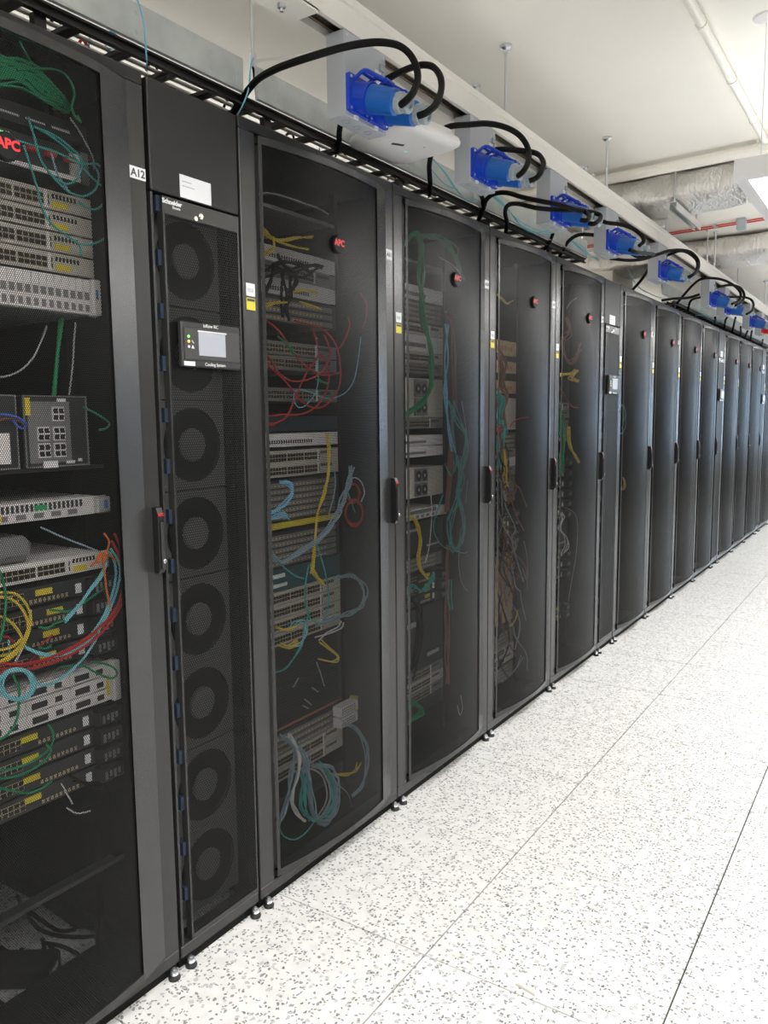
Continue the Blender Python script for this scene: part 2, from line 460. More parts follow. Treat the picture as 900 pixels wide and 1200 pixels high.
# ---------------------------------------------------------------- server racks
RH, RD = 2.242, 1.07
def rack(name_label, y, w, tagtext=None, stickers=True, group='black server racks in the row', mesh=True):
    big = tagtext == 'A12'
    t = thing('server_rack', name_label, 'rack', (0, y, 0), group)
    k = round(w, 3)
    P = lambda n, m, f, key, **kw: part(n, m, t, f, (key, k), **kw)
    P('front_post', 'rack_post', lambda b: b.box(-0.045, 0.0, 0.003, 0.064, 0.065, 2.212), 'post_l', bevel=0.002)
    P('front_post', 'rack_post', lambda b: b.box(-0.045, 0.0, w - 0.052, w - 0.003, 0.065, 2.212), 'post_r', bevel=0.002)
    def sill(b):
        b.box(-0.05, 0.0, 0.003, w - 0.003, 0.030, 0.0645)
    P('bottom_rail', 'rack_post', sill, 'sill', bevel=0.002)
    P('screw', 'slot_dark', lambda b: [b.lathe([(0.0045, 0), (0.0045, 0.0008)], 10, (0, yy, 0.046), (1, 0, 0)) for yy in (w * 0.3, w * 0.7)], 'screws', kind='stuff')
    P('top_rail', 'rack_black', lambda b: b.box(-0.05, 0.0, 0.003, w - 0.003, 2.2125, RH), 'trail', bevel=0.002)
    P('side_panel', 'rack_inside', lambda b: b.box(-RD, -0.046, 0.003, 0.006, 0.03, 2.21), 'sp_l')
    P('side_panel', 'rack_inside', lambda b: b.box(-RD, -0.046, w - 0.006, w - 0.003, 0.03, 2.21), 'sp_r')
    P('top_panel', 'rack_black', lambda b: b.box(-RD, -0.051, 0.003, w - 0.003, 2.2125, RH - 0.002), 'topp')
    P('rear_door', 'rack_inside', lambda b: b.box(-RD - 0.03, -RD - 0.001, 0.003, w - 0.003, 0.03, RH - 0.002), 'rear')
    for yy in (0.5 * w - 0.262, 0.5 * w + 0.242):
        P('mounting_rail', 'rack_inside', lambda b: b.box(-0.17, -0.152, yy, yy + 0.02, 0.06, 2.2), ('mr', round(yy - 0.5 * w, 3)))
    for yy in (0.028, w - 0.028):
        part('levelling_foot', 'zinc', t, lambda b: b.lathe([(0.0085, 0.012), (0.011, 0.014), (0.008, 0.017), (0.010, 0.019), (0.010, 0.024), (0.005, 0.026), (0.005, 0.0295)], 12), 'foot', loc=(0.006, yy, 0))
        part('foot_pad', 'foot_rubber', t, lambda b: b.lathe([(0.0155, 0.0), (0.016, 0.006), (0.011, 0.012)], 14), 'footpad', loc=(0.006, yy, 0))
        part('levelling_foot', 'zinc', t, lambda b: b.lathe([(0.011, 0.013), (0.011, 0.028), (0.006, 0.03), (0.006, 0.045)], 10), 'foot_b', loc=(-RD + 0.08, yy, 0))
        part('foot_pad', 'foot_rubber', t, lambda b: b.lathe([(0.0155, 0.0), (0.016, 0.006), (0.011, 0.012)], 14), 'footpad', loc=(-RD + 0.08, yy, 0))
    P('kick_plate', 'kick_black', lambda b: b.box(-0.03, -0.012, 0.004, w - 0.004, 0.001, 0.0295), 'kick')
    if big:
        P('base_plate', 'kick_black', lambda b: (b.box(-0.24, -0.051, 0.007, w - 0.007, 0.032, 0.036), b.box(-RD, -0.85, 0.007, w - 0.007, 0.032, 0.036), b.box(-0.85, -0.24, 0.007, 0.19, 0.032, 0.036), b.box(-0.85, -0.24, w - 0.055, w - 0.007, 0.032, 0.036)), 'base12')
    else:
        P('base_plate', 'kick_black', lambda b: b.box(-RD, -0.051, 0.007, w - 0.007, 0.032, 0.036), 'base')
    # bowed perforated door
    ya, yb, yc = 0.068, w - 0.142, w - 0.053
    z0, z1 = 0.074, 2.206
    def fx(y):
        s = (y - ya) / (yb - ya)
        return 0.008 + 0.022 * s + 0.026 * 4 * s * (1 - s)
    NS = 14
    ys = [ya + (yb - ya) * i / NS for i in range(NS + 1)]
    def door_frame(b):
        th = 0.014
        def strip(pl, za, zb):
            for (xa, p), (xb, q) in zip(pl[:-1], pl[1:]):
                c = len(b.v)
                b.v += [(xa, p, za), (xb, q, za), (xb, q, zb), (xa, p, zb), (xa - th, p, za), (xb - th, q, za), (xb - th, q, zb), (xa - th, p, zb)]
                b.f += [(c, c + 1, c + 2, c + 3), (c + 4, c + 7, c + 6, c + 5), (c, c + 4, c + 5, c + 1), (c + 3, c + 2, c + 6, c + 7)]
        arc = [(fx(y), y) for y in ys]
        strip(arc, z0, z0 + 0.020); strip(arc, z1 - 0.020, z1)
        strip([(fx(ya), ya), (fx(ya + 0.012), ya + 0.012)], z0 + 0.020, z1 - 0.020)
        strip([(fx(yb), yb), (0.004, yc)], z0, z1)
    d = P('door', 'rack_post', door_frame, 'door')
    def mesh_sheet(b):
        pitch = 0.0046
        ym = [ya + 0.011 + (yb - ya - 0.011) * i / NS for i in range(NS + 1)]
        for layer in (0.0, -0.0006, -0.0012):
            c = len(b.v); run = 0.0
            for i, y in enumerate(ym):
                if i: run += math.hypot(y - ym[i - 1], fx(y) - fx(ym[i - 1]))
                for z in (z0 + 0.015, z1 - 0.015):
                    b.uv[len(b.v)] = (run / pitch, z / pitch); b.v.append((fx(y) - 0.004 + layer, y, z))
            for i in range(NS):
                b.f.append((c + 2 * i, c + 2 * i + 2, c + 2 * i + 3, c + 2 * i + 1))
        b.sm = True
    part('perforated_sheet', 'door_mesh', d, mesh_sheet, ('mesh', k))
    # handle on the latch post, badge on the sheet
    h = part('handle', 'handle_black', t, lambda b: b.prism([(0.0, -0.081), (0.016, -0.081), (0.022, -0.07), (0.022, 0.066), (0.016, 0.081), (0.0, 0.081)], 'y', -0.0085, 0.0085), 'handle', bevel=0.001, loc=(0.0, w - 0.021, 1.153))
    part('lever', 'bezel_dark', h, lambda b: b.box(0.0222, 0.028, -0.005, 0.005, -0.072, 0.045), 'lever', bevel=0.002)
    part('lock', 'lock_chrome', h, lambda b: b.lathe([(0.0055, 0), (0.0055, 0.002), (0.004, 0.003)], 14, (0.028, 0.001, -0.05), (1, 0, 0)), 'lock')
    lettering('APC', 0.0095, 'badge_red', h, (0.0226, 0.0, 0.063), bold=0.0003)
    bx = fx(0.5 * w - 0.004)
    bd = part('badge', 'badge_black', t, lambda b: b.lathe([(0.027, -0.006), (0.027, 0.003), (0.024, 0.006)], 24, (0, 0, 0), (1, 0, 0)), 'badge', loc=(bx, 0.5 * w - 0.004, 1.968))
    lettering('APC', 0.026, 'badge_red', bd, (0.0066, 0, 0.003), bold=0.0010)
    if tagtext is not None:
        s = part('label_sticker', 'label_white', t, lambda b: b.box(0.0, 0.0012, -0.0225, 0.0225, -0.0135, 0.0135) if big else b.box(0.0, 0.0012, -0.018, 0.018, -0.017, 0.017), ('tagst', big), loc=(0.0, w - 0.0275, 2.0115 if big else 2.0))
        if tagtext:
            lettering(tagtext, 0.024 if big else 0.018, 'label_print', s, (0.0013, 0, -0.001), bold=0.0006)
    if stickers:
        s = part('barcode_sticker', 'label_white', t, lambda b: b.box(0.0, 0.0012, -0.017, 0.017, -0.017, 0.017), 'st_w', loc=(0, 0.031, 1.795))
        part('barcode_print', 'print_grey', s, lambda b: [b.box(0.0012, 0.0015, -0.012 + 0.003 * i, -0.0105 + 0.003 * i, -0.007, 0.004) for i in range(8)], 'st_wb', kind='stuff')
        s = part('caution_sticker', 'label_yellow', t, lambda b: b.box(0.0, 0.0012, -0.017, 0.017, -0.016, 0.016), 'st_y', loc=(0, 0.031, 1.757))
        part('caution_band', 'label_print', s, lambda b: b.box(0.0012, 0.0015, -0.015, 0.015, 0.007, 0.014), 'st_yb')
    return t

def cooler(label, y, w):
    t = thing('cooling_unit', label, 'cooling unit', (0, y, 0), 'narrow cooling units between the racks')
    k = round(w, 3)
    P = lambda n, m, f, key, **kw: part(n, m, t, f, (key, k), **kw)
    P('filler_panel', 'filler_black', lambda b: b.box(-0.06, 0.001, 0.010, w - 0.006, 1.985, RH - 0.004), 'fill', bevel=0.003)
    P('cabinet', 'rack_inside', lambda b: (b.box(-RD, -0.16, 0.008, w - 0.008, 0.03, 1.98), b.box(-0.16, -0.045, w - 0.011, w - 0.008, 0.03, 1.98), b.box(-0.16, -0.045, 0.008, 0.010, 0.03, 1.98), b.box(-RD, -0.06, 0.008, w - 0.008, 1.98, 2.236)), 'cab')
    P('base_rail', 'rack_post', lambda b: b.box(-0.06, -0.002, 0.006, w - 0.006, 0.030, 0.062), 'brail', bevel=0.002)
    P('side_channel', 'rack_post', lambda b: (b.box(-0.045, -0.006, 0.012, 0.019, 0.062, 1.982), b.box(-0.045, -0.040, 0.019, 0.044, 0.062, 1.982)), 'chan')
    for z in [1.96 - 0.126 * i for i in range(15)]:
        part('hinge_clip', 'clip_blue', t, lambda b: b.box(-0.039, -0.008, -0.005, 0.005, -0.018, 0.018), 'clip', loc=(0, 0.036, z))
    P('kick_plate', 'kick_black', lambda b: b.box(-0.03, -0.012, 0.006, w - 0.006, 0.001, 0.0295), 'ckick')
    # perforated grille door
    def gframe(b):
        b.box(-0.02, 0.0, 0.043, 0.049, 0.066, 1.978); b.box(-0.02, 0.0, w - 0.014, w - 0.008, 0.066, 1.978)
        b.box(-0.02, 0.0, 0.049, w - 0.014, 1.938, 1.978); b.box(-0.02, 0.0, 0.049, w - 0.014, 0.066, 0.078)
    g = P('grille_frame', 'rack_post', gframe, 'gframe')
    def sheet(b):
        p = 0.0072
        for layer in (0.0, -0.0008, -0.0016):
            c = len(b.v)
            for yy, zz in ((0.048, 0.077), (w - 0.0135, 0.077), (w - 0.0135, 1.939), (0.048, 1.939)):
                b.uv[len(b.v)] = (yy / p, zz / p); b.v.append((-0.001 + layer, yy, zz))
            b.f.append((c, c + 1, c + 2, c + 3))
    part('perforated_sheet', 'cooler_mesh', g, sheet, ('gmesh', k))
    part('key_lock', 'lock_chrome', g, lambda b: (b.lathe([(0.008, 0), (0.008, 0.004), (0.005, 0.006)], 14, (0, 0.165, 1.953), (1, 0, 0)), b.lathe([(0.006, 0), (0.006, 0.003)], 12, (0, 0.148, 1.944), (1, 0, 0))), 'clock')
    lettering('Schneider', 0.0155, 'print_white', g, (0.0008, 0.073, 1.967), bold=0.0005)
    lettering('Electric', 0.0085, 'print_white', g, (0.0008, 0.086, 1.956), bold=0.0001)
    # eight fans
    for i in range(8):
        z = 1.85 - 0.236 * i
        f = part('fan', 'fan_grey', t, lambda b: fan_plate(b), 'fanplate', loc=(-0.062, 0.168, z))
        part('fan_hub', 'fan_grey', f, lambda b: b.lathe([(0.044, -0.03), (0.044, 0.002), (0.040, 0.006)], 24, (0, 0, 0), (1, 0, 0)), 'fanhub')
        part('fan_blades', 'fan_black', f, fan_blades, 'fanbl')
        part('fan_rim', 'rack_post', f, lambda b: b.lathe([(0.094, -0.004), (0.094, 0.004), (0.098, 0.004), (0.098, -0.004), (0.094, -0.004)], 32, (0, 0, 0), (1, 0, 0)), 'fanrim')
    # display
    d = part('display_panel', 'bezel_dark', t, lambda b: b.box(0.0005, 0.016, -0.103, 0.103, -0.056, 0.056), 'disp', bevel=0.003, loc=(0, 0.176, 1.632))
    part('display_bezel', 'bezel_inner', d, lambda b: b.box(0.016, 0.0185, -0.095, 0.095, -0.038, 0.040), 'dbez', bevel=0.001)
    part('screen', 'screen_grey', d, lambda b: b.box(0.0186, 0.020, -0.050, 0.043, -0.027, 0.031), 'dscr')
    part('screen_lip', 'eq_light', d, lambda b: b.box(0.0186, 0.0212, -0.052, 0.047, 0.0315, 0.035), 'dlip')
    for nm, m, zz in (('led', 'led_green', 0.018), ('led', 'led_amber', 0.006), ('led', 'print_white', -0.007)):
        part(nm, m, d, lambda b: b.lathe([(0.0035, 0), (0.0035, 0.001)], 10, (0.0186, -0.083, zz), (1, 0, 0)), ('led', m))
    part('warning_mark', 'print_white', d, lambda b: b.prism([(-0.075, -0.011), (-0.065, -0.011), (-0.070, -0.002)], 'x', 0.0186, 0.0192), 'dwm')
    part('tool_mark', 'print_grey', d, lambda b: b.prism([(-0.075, 0.009), (-0.071, 0.009), (-0.065, 0.003), (-0.067, 0.001)], 'x', 0.0186, 0.0192), 'dtm')
    part('blank_label', 'label_white', d, lambda b: b.box(0.016, 0.0166, -0.098, -0.062, -0.0535, -0.043), 'dbl')
    lettering('InRow RC', 0.0125, 'print_white', d, (0.0165, -0.004, 0.048))
    lettering('Cooling System', 0.0115, 'print_white', d, (0.0165, 0.008, -0.048))
    s = part('asset_sticker', 'label_white', t, lambda b: b.box(0.0, 0.001, -0.052, 0.052, -0.027, 0.027), 'asst', loc=(0.0012, 0.151, 2.0135))
    part('print_line', 'print_grey', s, lambda b: (b.box(0.001, 0.0013, -0.045, -0.014, 0.011, 0.013), b.box(0.001, 0.0013, -0.045, -0.004, 0.000, 0.002)), 'aspr', kind='stuff')
    for yy in (0.03, w - 0.03):
        part('levelling_foot', 'zinc', t, lambda b: None, 'foot', loc=(0.006, yy, 0))
        part('foot_pad', 'foot_rubber', t, lambda b: None, 'footpad', loc=(0.006, yy, 0))
        part('levelling_foot', 'zinc', t, lambda b: None, 'foot_b', loc=(-RD + 0.08, yy, 0))
        part('foot_pad', 'foot_rubber', t, lambda b: None, 'footpad', loc=(-RD + 0.08, yy, 0))
    return t

def fan_plate(b):
    """square plate with a round mouth"""
    n = 32; h = 0.116; r = 0.096
    ring = [(r * math.cos(2 * math.pi * i / n), r * math.sin(2 * math.pi * i / n)) for i in range(n)]
    sq = []
    for i in range(n):
        c, s = math.cos(2 * math.pi * i / n), math.sin(2 * math.pi * i / n)
        q = h / max(abs(c), abs(s)); sq.append((c * q, s * q))
    c0 = len(b.v)
    for x in (0.0, -0.03):
        b.v += [(x, p, q) for p, q in ring]; b.v += [(x, p, q) for p, q in sq]
    for i in range(n):
        j = (i + 1) % n
        b.f.append((c0 + i, c0 + j, c0 + n + j, c0 + n + i))
        b.f.append((c0 + i, c0 + 2 * n + i, c0 + 2 * n + j, c0 + j))
        b.f.append((c0 + n + i, c0 + n + j, c0 + 3 * n + j, c0 + 3 * n + i))

def fan_blades(b):
    for k in range(9):
        a = 2 * math.pi * k / 9
        c = len(b.v)
        for r, da, xx in ((0.043, 0.0, -0.004), (0.091, 0.12, -0.006), (0.091, 0.55, -0.026), (0.043, 0.45, -0.022)):
            b.v.append((xx, r * math.cos(a + da), r * math.sin(a + da)))
            b.v.append((xx - 0.0015, r * math.cos(a + da), r * math.sin(a + da)))
        b.f += [(c, c + 2, c + 4, c + 6), (c + 1, c + 7, c + 5, c + 3), (c, c + 1, c + 3, c + 2), (c + 2, c + 3, c + 5, c + 4), (c + 4, c + 5, c + 7, c + 6), (c + 6, c + 7, c + 1, c)]

RACK_Y = [(0.562, 0.750)]
rack('black perforated server rack labelled A12, at the near end of the row', 0.562, 0.750, 'A12', stickers=False)
cooler('narrow black cooling unit with lit display, beside the A12 rack', 1.312, 0.310)
y = 1.622
for tg, lb in (('A11', 'black perforated server rack labelled A11, just past the cooling unit with the readable display'),
               ('A10', 'black server rack second past the nearest cooling unit, green cable bundle inside'),
               ('A9', 'black server rack third past the nearest cooling unit, dark cable tangle inside'),
               ('A8', 'black server rack just before the second cooling unit, yellow cable inside')):
    rack(lb, y, 0.7545, tg); RACK_Y.append((y, 0.7545)); y += 0.7545
cooler('second narrow cooling unit along the row, seen edge-on with small display', y, 0.303); y += 0.303
for i, lb in enumerate(('black server rack first past the second cooling unit', 'black server rack second past the second cooling unit',
                        'black server rack third past the second cooling unit', 'black server rack fourth past the second cooling unit')):
    rack(lb, y, 0.746, '' if i != 2 else '', True); RACK_Y.append((y, 0.746)); y += 0.746
cooler('third narrow cooling unit along the row, in the far half', y, 0.297); y += 0.297
for lb in ('black server rack first past the third cooling unit', 'black server rack second past the third cooling unit', 'black server rack third past the third cooling unit'):
    rack(lb, y, 0.748, '', True); RACK_Y.append((y, 0.748)); y += 0.748
cooler('farthest narrow cooling unit, at the right edge of the picture', y, 0.299); y += 0.299
for lb in ('farthest black server rack in the row', ):
    rack(lb, y, 0.748, '', True); RACK_Y.append((y, 0.748)); y += 0.748

# ---------------------------------------------------------------- busway with tap-off boxes
BX0, BX1, BZ = 0.085, 0.172, 2.505
bus = thing('power_busway', 'long cream overhead busway channel running above the rack fronts', 'busway', (0, 0, 0))
PROF = [(BX0, BZ), (BX0, 2.604), (0.164, 2.604), (BX1, 2.597), (BX1, 2.575), (0.167, 2.571), (0.167, 2.566), (BX1, 2.562), (BX1, BZ), (BX1 - 0.013, BZ), (BX1 - 0.013, 2.532), (BX0 + 0.013, 2.532), (BX0 + 0.013, BZ)]
for ya, yb in ((-0.6, 1.66), (1.664, 5.09), (5.094, 8.5), (8.504, 12.6)):
    part('busway_section', 'busway_white', bus, lambda b: b.prism(PROF, 'y', ya, yb))
    part('slot_liner', 'slot_dark', bus, lambda b: b.box(BX0 + 0.014, BX1 - 0.014, ya, yb, 2.526, 2.531))
    for xx in (BX0 + 0.030, BX0 + 0.055):
        part('contact_strip', 'brass', bus, lambda b: b.box(xx - 0.002, xx + 0.002, ya, yb, 2.518, 2.5255))
part('joint_cover', 'busway_white', bus, lambda b: (b.box(BX0 - 0.004, BX0 - 0.0005, 1.58, 1.75, 2.50, 2.606), b.box(BX1 + 0.0005, BX1 + 0.004, 1.58, 1.75, 2.50, 2.606), b.box(BX0 - 0.004, BX1 + 0.004, 1.58, 1.75, 2.494, 2.5045)))
part('joint_bolt', 'zinc', bus, lambda b: b.lathe([(0.010, 0), (0.010, -0.012), (0.005, -0.013), (0.005, -0.02)], 6, (0.128, 1.66, 2.494)))

def hanger(x, y, zb, lab, grp, r=0.0055):
    t = thing('threaded_rod', lab, 'rod', (x, y, zb), grp)
    part('rod', 'zinc', t, lambda b: b.cyl((0, 0, 0), (0, 0, CEIL - zb - 0.012), r, 10))
    part('ceiling_anchor', 'zinc', t, lambda b: b.lathe([(0.008, -0.03), (0.010, -0.02), (0.022, -0.012), (0.024, -0.002), (0.022, 0.0)], 16, (0, 0, CEIL - zb)))
    part('coupling_nut', 'zinc', t, lambda b: b.lathe([(0.010, 0.0), (0.010, 0.035)], 6))
    return t
for yy, lb in ((1.79, 'zinc rod holding the busway, nearest of the busway rods'), (3.0, 'thick zinc rod from ceiling to busway above the second tap-off box'), (4.24, 'thick zinc rod from ceiling to busway beside the foil duct'),
               (5.46, 'zinc rod from ceiling to busway behind the first foil duct'), (6.7, 'zinc rod from ceiling to busway in front of the second foil duct'), (8.0, 'zinc rod from ceiling to busway beyond the second foil duct'), (9.6, 'zinc rod from ceiling to the far end of the busway')):
    hanger(0.128, yy, 2.604, lb, 'rods holding the busway')
for yy, lb in ((1.845, 'thin zinc rod holding the cable trough beside the first joint'), (3.27, 'short zinc rod behind the busway above the second tap-off box'), (4.655, 'thin zinc rod holding the far end of the cable trough'),
               (6.4, 'zinc rod holding the second cable trough at its near end'), (8.3, 'zinc rod holding the second cable trough halfway along')):
    hanger(-0.142, yy, 2.47, lb, 'rods holding the cable troughs', 0.0045)

def frame_mat(o, ax, up=(0, 0, 1)):
    ax = Vector(ax).normalized(); s = Vector(up).cross(ax).normalized(); u = ax.cross(s)
    return ax, s, u
TILT = R(17)
def socket_axis():
    return Vector((math.cos(TILT), 0.06, -math.sin(TILT))).normalized()
def tap_box(y, label, colour='blue', n=2):
    t = thing('tap_off_box', label, 'tap-off box', (0.1395, y, 2.28), 'grey tap-off boxes on the busway')
    body, flange = ('plug_blue', 'flange_blue') if colour == 'blue' else ('plug_red', 'plug_red')
    part('box_body', 'box_grey', t, lambda b: b.box(-0.0325, 0.0305, 0.0, 0.205, 0.0, 0.2245), 'tapbody', bevel=0.0015)
    part('cover_screw', 'zinc', t, lambda b: [b.lathe([(0.0035, 0), (0.003, 0.001)], 8, (0.0305, yy, zz), (1, 0, 0)) for yy in (0.012, 0.193) for zz in (0.012, 0.212)], 'tapscrew', kind='stuff')
    for i in range(3):
        part('knockout', 'gland_grey', t, lambda b: b.lathe([(0.013, 0.0003), (0.013, -0.0012), (0.0105, -0.0012), (0.0105, 0.0003)], 18), 'ko', loc=(0, 0.045 + 0.055 * i, 0))
    part('rating_label', 'label_white', t, lambda b: (b.box(0.0306, 0.0312, 0.150, 0.185, 0.150, 0.170), b.box(0.0306, 0.0312, 0.155, 0.187, 0.120, 0.142)), 'taplab')
    part('clip_bracket', 'gland_grey', t, lambda b: (b.box(0.0306, 0.038, 0.172, 0.190, 0.172, 0.190), b.box(0.0306, 0.036, 0.180, 0.195, 0.128, 0.165)), 'tapclip')
    ax = socket_axis(); sd = Vector((0, 0, 1)).cross(ax).normalized(); up = ax.cross(sd)
    for i in range(n):
        o = Vector((0.0305, 0.052 + 0.100 * i, 0.062))
        s = part('socket', flange, t, lambda b: b.prism([(-0.045, -0.050), (0.045, -0.050), (0.048, -0.047), (0.048, 0.047), (0.045, 0.050), (-0.045, 0.050), (-0.048, 0.047), (-0.048, -0.047)], 'x', 0.0, 0.012), ('flg', flange), loc=o)
        def collar(b):
            b.lathe([(0.040, 0.0), (0.040, 0.045), (0.043, 0.047), (0.043, 0.056)], 24, (0, 0, 0), ax)
        part('socket_collar', flange, s, collar, ('collar', flange))
        part('plug', body, s, lambda b: b.lathe([(0.037, 0.05), (0.0385, 0.06), (0.0345, 0.125), (0.034, 0.135), (0.028, 0.140)], 24, (0, 0, 0), ax), ('plug', body))
        part('gland', 'gland_grey', s, lambda b: (b.lathe([(0.027, 0.138), (0.029, 0.142), (0.029, 0.155), (0.026, 0.158)], 8, (0, 0, 0), ax), b.lathe([(0.024, 0.158), (0.026, 0.166), (0.025, 0.178), (0.018, 0.182), (0.0125, 0.182), (0.0125, 0.174)], 16, (0, 0, 0), ax)), 'gland')
        def lever(b):
            for sg in (-1, 1):
                a = sd * (0.030 * sg)
                pts = [a + up * 0.040 + ax * 0.005, a + up * 0.062 + ax * 0.030, a * 0.9 + up * 0.056 + ax * 0.062, a * 0.75 + up * 0.046 + ax * 0.098]
                b.tube(pts, 0.0055, 6, 3)
            b.tube([sd * -0.030 + up * 0.058 + ax * 0.024, sd * 0.030 + up * 0.058 + ax * 0.024], 0.006, 6, 1)
            b.tube([sd * -0.022 + up * 0.046 + ax * 0.098, sd * 0.022 + up * 0.046 + ax * 0.098], 0.008, 6, 1)
        part('locking_lever', flange, s, lever, ('lever2', flange))
        part('flange_screw', 'zinc', s, lambda b: [b.lathe([(0.0045, 0.012), (0.004, 0.0135)], 8, (0, yy, zz), (1, 0, 0)) for yy in (-0.038, 0.038) for zz in (-0.041, 0.041)], 'flscrew', kind='stuff')
        part('flange_tab', 'label_white', s, lambda b: b.box(0.0, 0.006, -0.012, 0.004, -0.062, -0.052), 'fltab')
    return t
TAPS = [1.872, 2.620, 3.367, 4.122, 5.129, 6.62, 7.225, 8.447, 9.184]
_tl = ['grey tap-off box with blue plugs nearest the camera, over the A11 rack', 'second grey tap-off box with blue plugs, beside the white access point', 'third grey tap-off box with blue plugs along the busway',
       'fourth grey tap-off box with blue plugs, above the second cooling unit', 'fifth grey tap-off box with blue plugs, alone past the boxed-in drop', 'sixth grey tap-off box with blue plugs, looped cables above it',
       'seventh grey tap-off box with blue plugs, half hidden behind the sixth', 'eighth grey tap-off box with blue plugs, near the right edge', 'farthest grey tap-off box, with a red plug']
for i, yy in enumerate(TAPS):
    tap_box(yy, _tl[i], 'red' if i == 8 else 'blue')

# ---------------------------------------------------------------- ladder and galvanised trough above the racks
LZ = 2.338
def ladder(ya, yb, label, xa=-0.128, xb=-0.42, pitch=0.147):
    t = thing('cable_ladder', label, 'cable ladder', (0, ya, LZ), 'black cable ladders above the racks')
    for x in (xa, xb):
        part('side_rail', 'ladder_black', t, lambda b: b.prism([(x - 0.008, 0), (x + 0.008, 0), (x + 0.008, 0.005), (x - 0.003, 0.005), (x - 0.003, 0.021), (x + 0.008, 0.021), (x + 0.008, 0.026), (x - 0.008, 0.026)], 'y', 0, yb - ya))
    n = int((yb - ya - 0.05) / pitch)
    for i in range(n + 1):
        part('rung', 'ladder_black', t, lambda b: b.box(xb + 0.009, xa - 0.009, -0.016, 0.016, 0.004, 0.017), ('rung', xa), loc=(0, 0.06 + pitch * i, 0), bevel=0.002)
    for yy in [0.10 + 0.75 * i for i in range(int((yb - ya) / 0.75) + 1)]:
        if yy < yb - ya:
            for x in (xa - 0.02, xb + 0.02):
                part('support_leg', 'ladder_black', t, lambda b: b.box(-0.009, 0.009, -0.015, 0.015, RH - LZ, 0.004), 'lsup', loc=(x, yy, 0))
    return t
ladder(0.30, 4.66, 'black cable ladder above the near racks, carrying white cables')
ladder(6.75, 12.2, 'black cable ladder above the far racks')

def trough(ya, yb, label, x=-0.118, z0=2.366, z1=2.462):
    t = thing('cable_trough', label, 'cable trough', (0, ya, 0), 'galvanised cable trough plates')
    L_ = yb - ya
    part('front_plate', 'galvanised', t, lambda b: b.prism([(x, z0), (x + 0.012, z0), (x + 0.012, z0 + 0.0015), (x + 0.0015, z0 + 0.0015), (x + 0.0015, z1 - 0.0015), (x - 0.010, z1 - 0.0015), (x - 0.010, z1), (x, z1)], 'y', 0, L_))
    def holes(b):
        for yy in [0.10 + 0.25 * i for i in range(int(L_ / 0.25) + 1)]:
            if yy < L_ - 0.03:
                for zz in (z0 + 0.028, z1 - 0.026):
                    b.lathe([(0.0055, 0.0), (0.0045, 0.0012)], 10, (x + 0.0015, yy, zz), (1, 0, 0))
    part('bolt_head', 'zinc', t, holes, kind='stuff')
    for yy in (0.008, L_ - 0.03):
        part('joint_strip', 'galvanised', t, lambda b: b.box(x + 0.0016, x + 0.0035, yy, yy + 0.022, z0 + 0.004, z1 - 0.004))
    return t
trough(0.30, 1.775, 'galvanised cable trough section nearest the camera, above the first rack')
trough(1.825, 3.20, 'galvanised cable trough section behind the nearest tap-off box')
trough(3.205, 4.66, 'galvanised cable trough section with teal cables, behind the third tap-off box')
trough(6.35, 8.2, 'galvanised cable trough section just past the boxed-in drop')
trough(8.205, 12.2, 'galvanised cable trough section at the far end')

# white cables lying on the ladders
rnd = random.Random(3)
for i in range(7):
    xx = -0.160 - 0.038 * i
    zz = LZ + 0.017 + 0.006
    pts = [(xx + rnd.uniform(-0.004, 0.004), 0.32 + 0.62 * j, zz + rnd.uniform(0, 0.003)) for j in range(8)]
    single('cable', ['cable_cream', 'cable_white', 'cable_white', 'cable_cream'][i % 4], lambda b: b.tube(pts, 0.0055, 6, 2), 'pale cable lying lengthwise on the near cable ladder', 'cable', 'pale cables on the near ladder')
for i in range(10):
    xx = -0.16 - 0.025 * i
    pts = [(xx + rnd.uniform(-0.004, 0.004), 6.8 + 0.9 * j, LZ + 0.0245) for j in range(7)]
    single('cable', ['cable_cream', 'cable_black', 'cable_white'][i % 3], lambda b: b.tube(pts, 0.007, 6, 1), 'cable lying lengthwise on the far cable ladder', 'cable', 'cables on the far ladder')

# ---------------------------------------------------------------- wireless access point
ap = thing('access_point', 'white rounded wireless access point with a tiny green light, under the trough', 'access point', (0.035, 2.40, 2.352))
def ap_body(b):
    n = 8; h = 0.148; rr = 0.045
    def ring(e, z):
        out = []
        for cx, cy, a0 in ((h - rr, h - rr, 0), (-h + rr, h - rr, 90), (-h + rr, -h + rr, 180), (h - rr, -h + rr, 270)):
            for k in range(n + 1):
                a = R(a0 + 90 * k / n)
                out.append(((cx + rr * math.cos(a)) * e, (cy + rr * math.sin(a)) * e, z))
        return out
    rs = [ring(0.74, 0.0), ring(0.90, 0.004), ring(0.985, 0.013), ring(1.0, 0.022), ring(0.97, 0.034), ring(0.9, 0.036), ring(0.85, 0.058)]
    m = len(rs[0])
    for r_ in rs: b.v += r_
    for k in range(len(rs) - 1):
        for i in range(m):
            j = (i + 1) % m
            b.f.append((k * m + i, k * m + j, (k + 1) * m + j, (k + 1) * m + i))
    b.f.append(tuple(range(m))[::-1]); b.f.append(tuple((len(rs) - 1) * m + i for i in range(m)))
    b.sm = True
part('shell', 'plastic_white', ap, ap_body, rot=(0, 0, R(-8)))
part('logo_plate', 'eq_blueblack', ap, lambda b: b.box(-0.066, -0.022, -0.040, -0.026, -0.0012, 0.0005), rot=(0, 0, R(60)))
part('status_light', 'led_cyan', ap, lambda b: b.lathe([(0.0045, -0.001), (0.0045, 0.001)], 12, (-0.01, 0.022, 0)))
part('mark', 'print_grey', ap, lambda b: b.box(0.062, 0.067, 0.018, 0.026, -0.001, 0.0005))
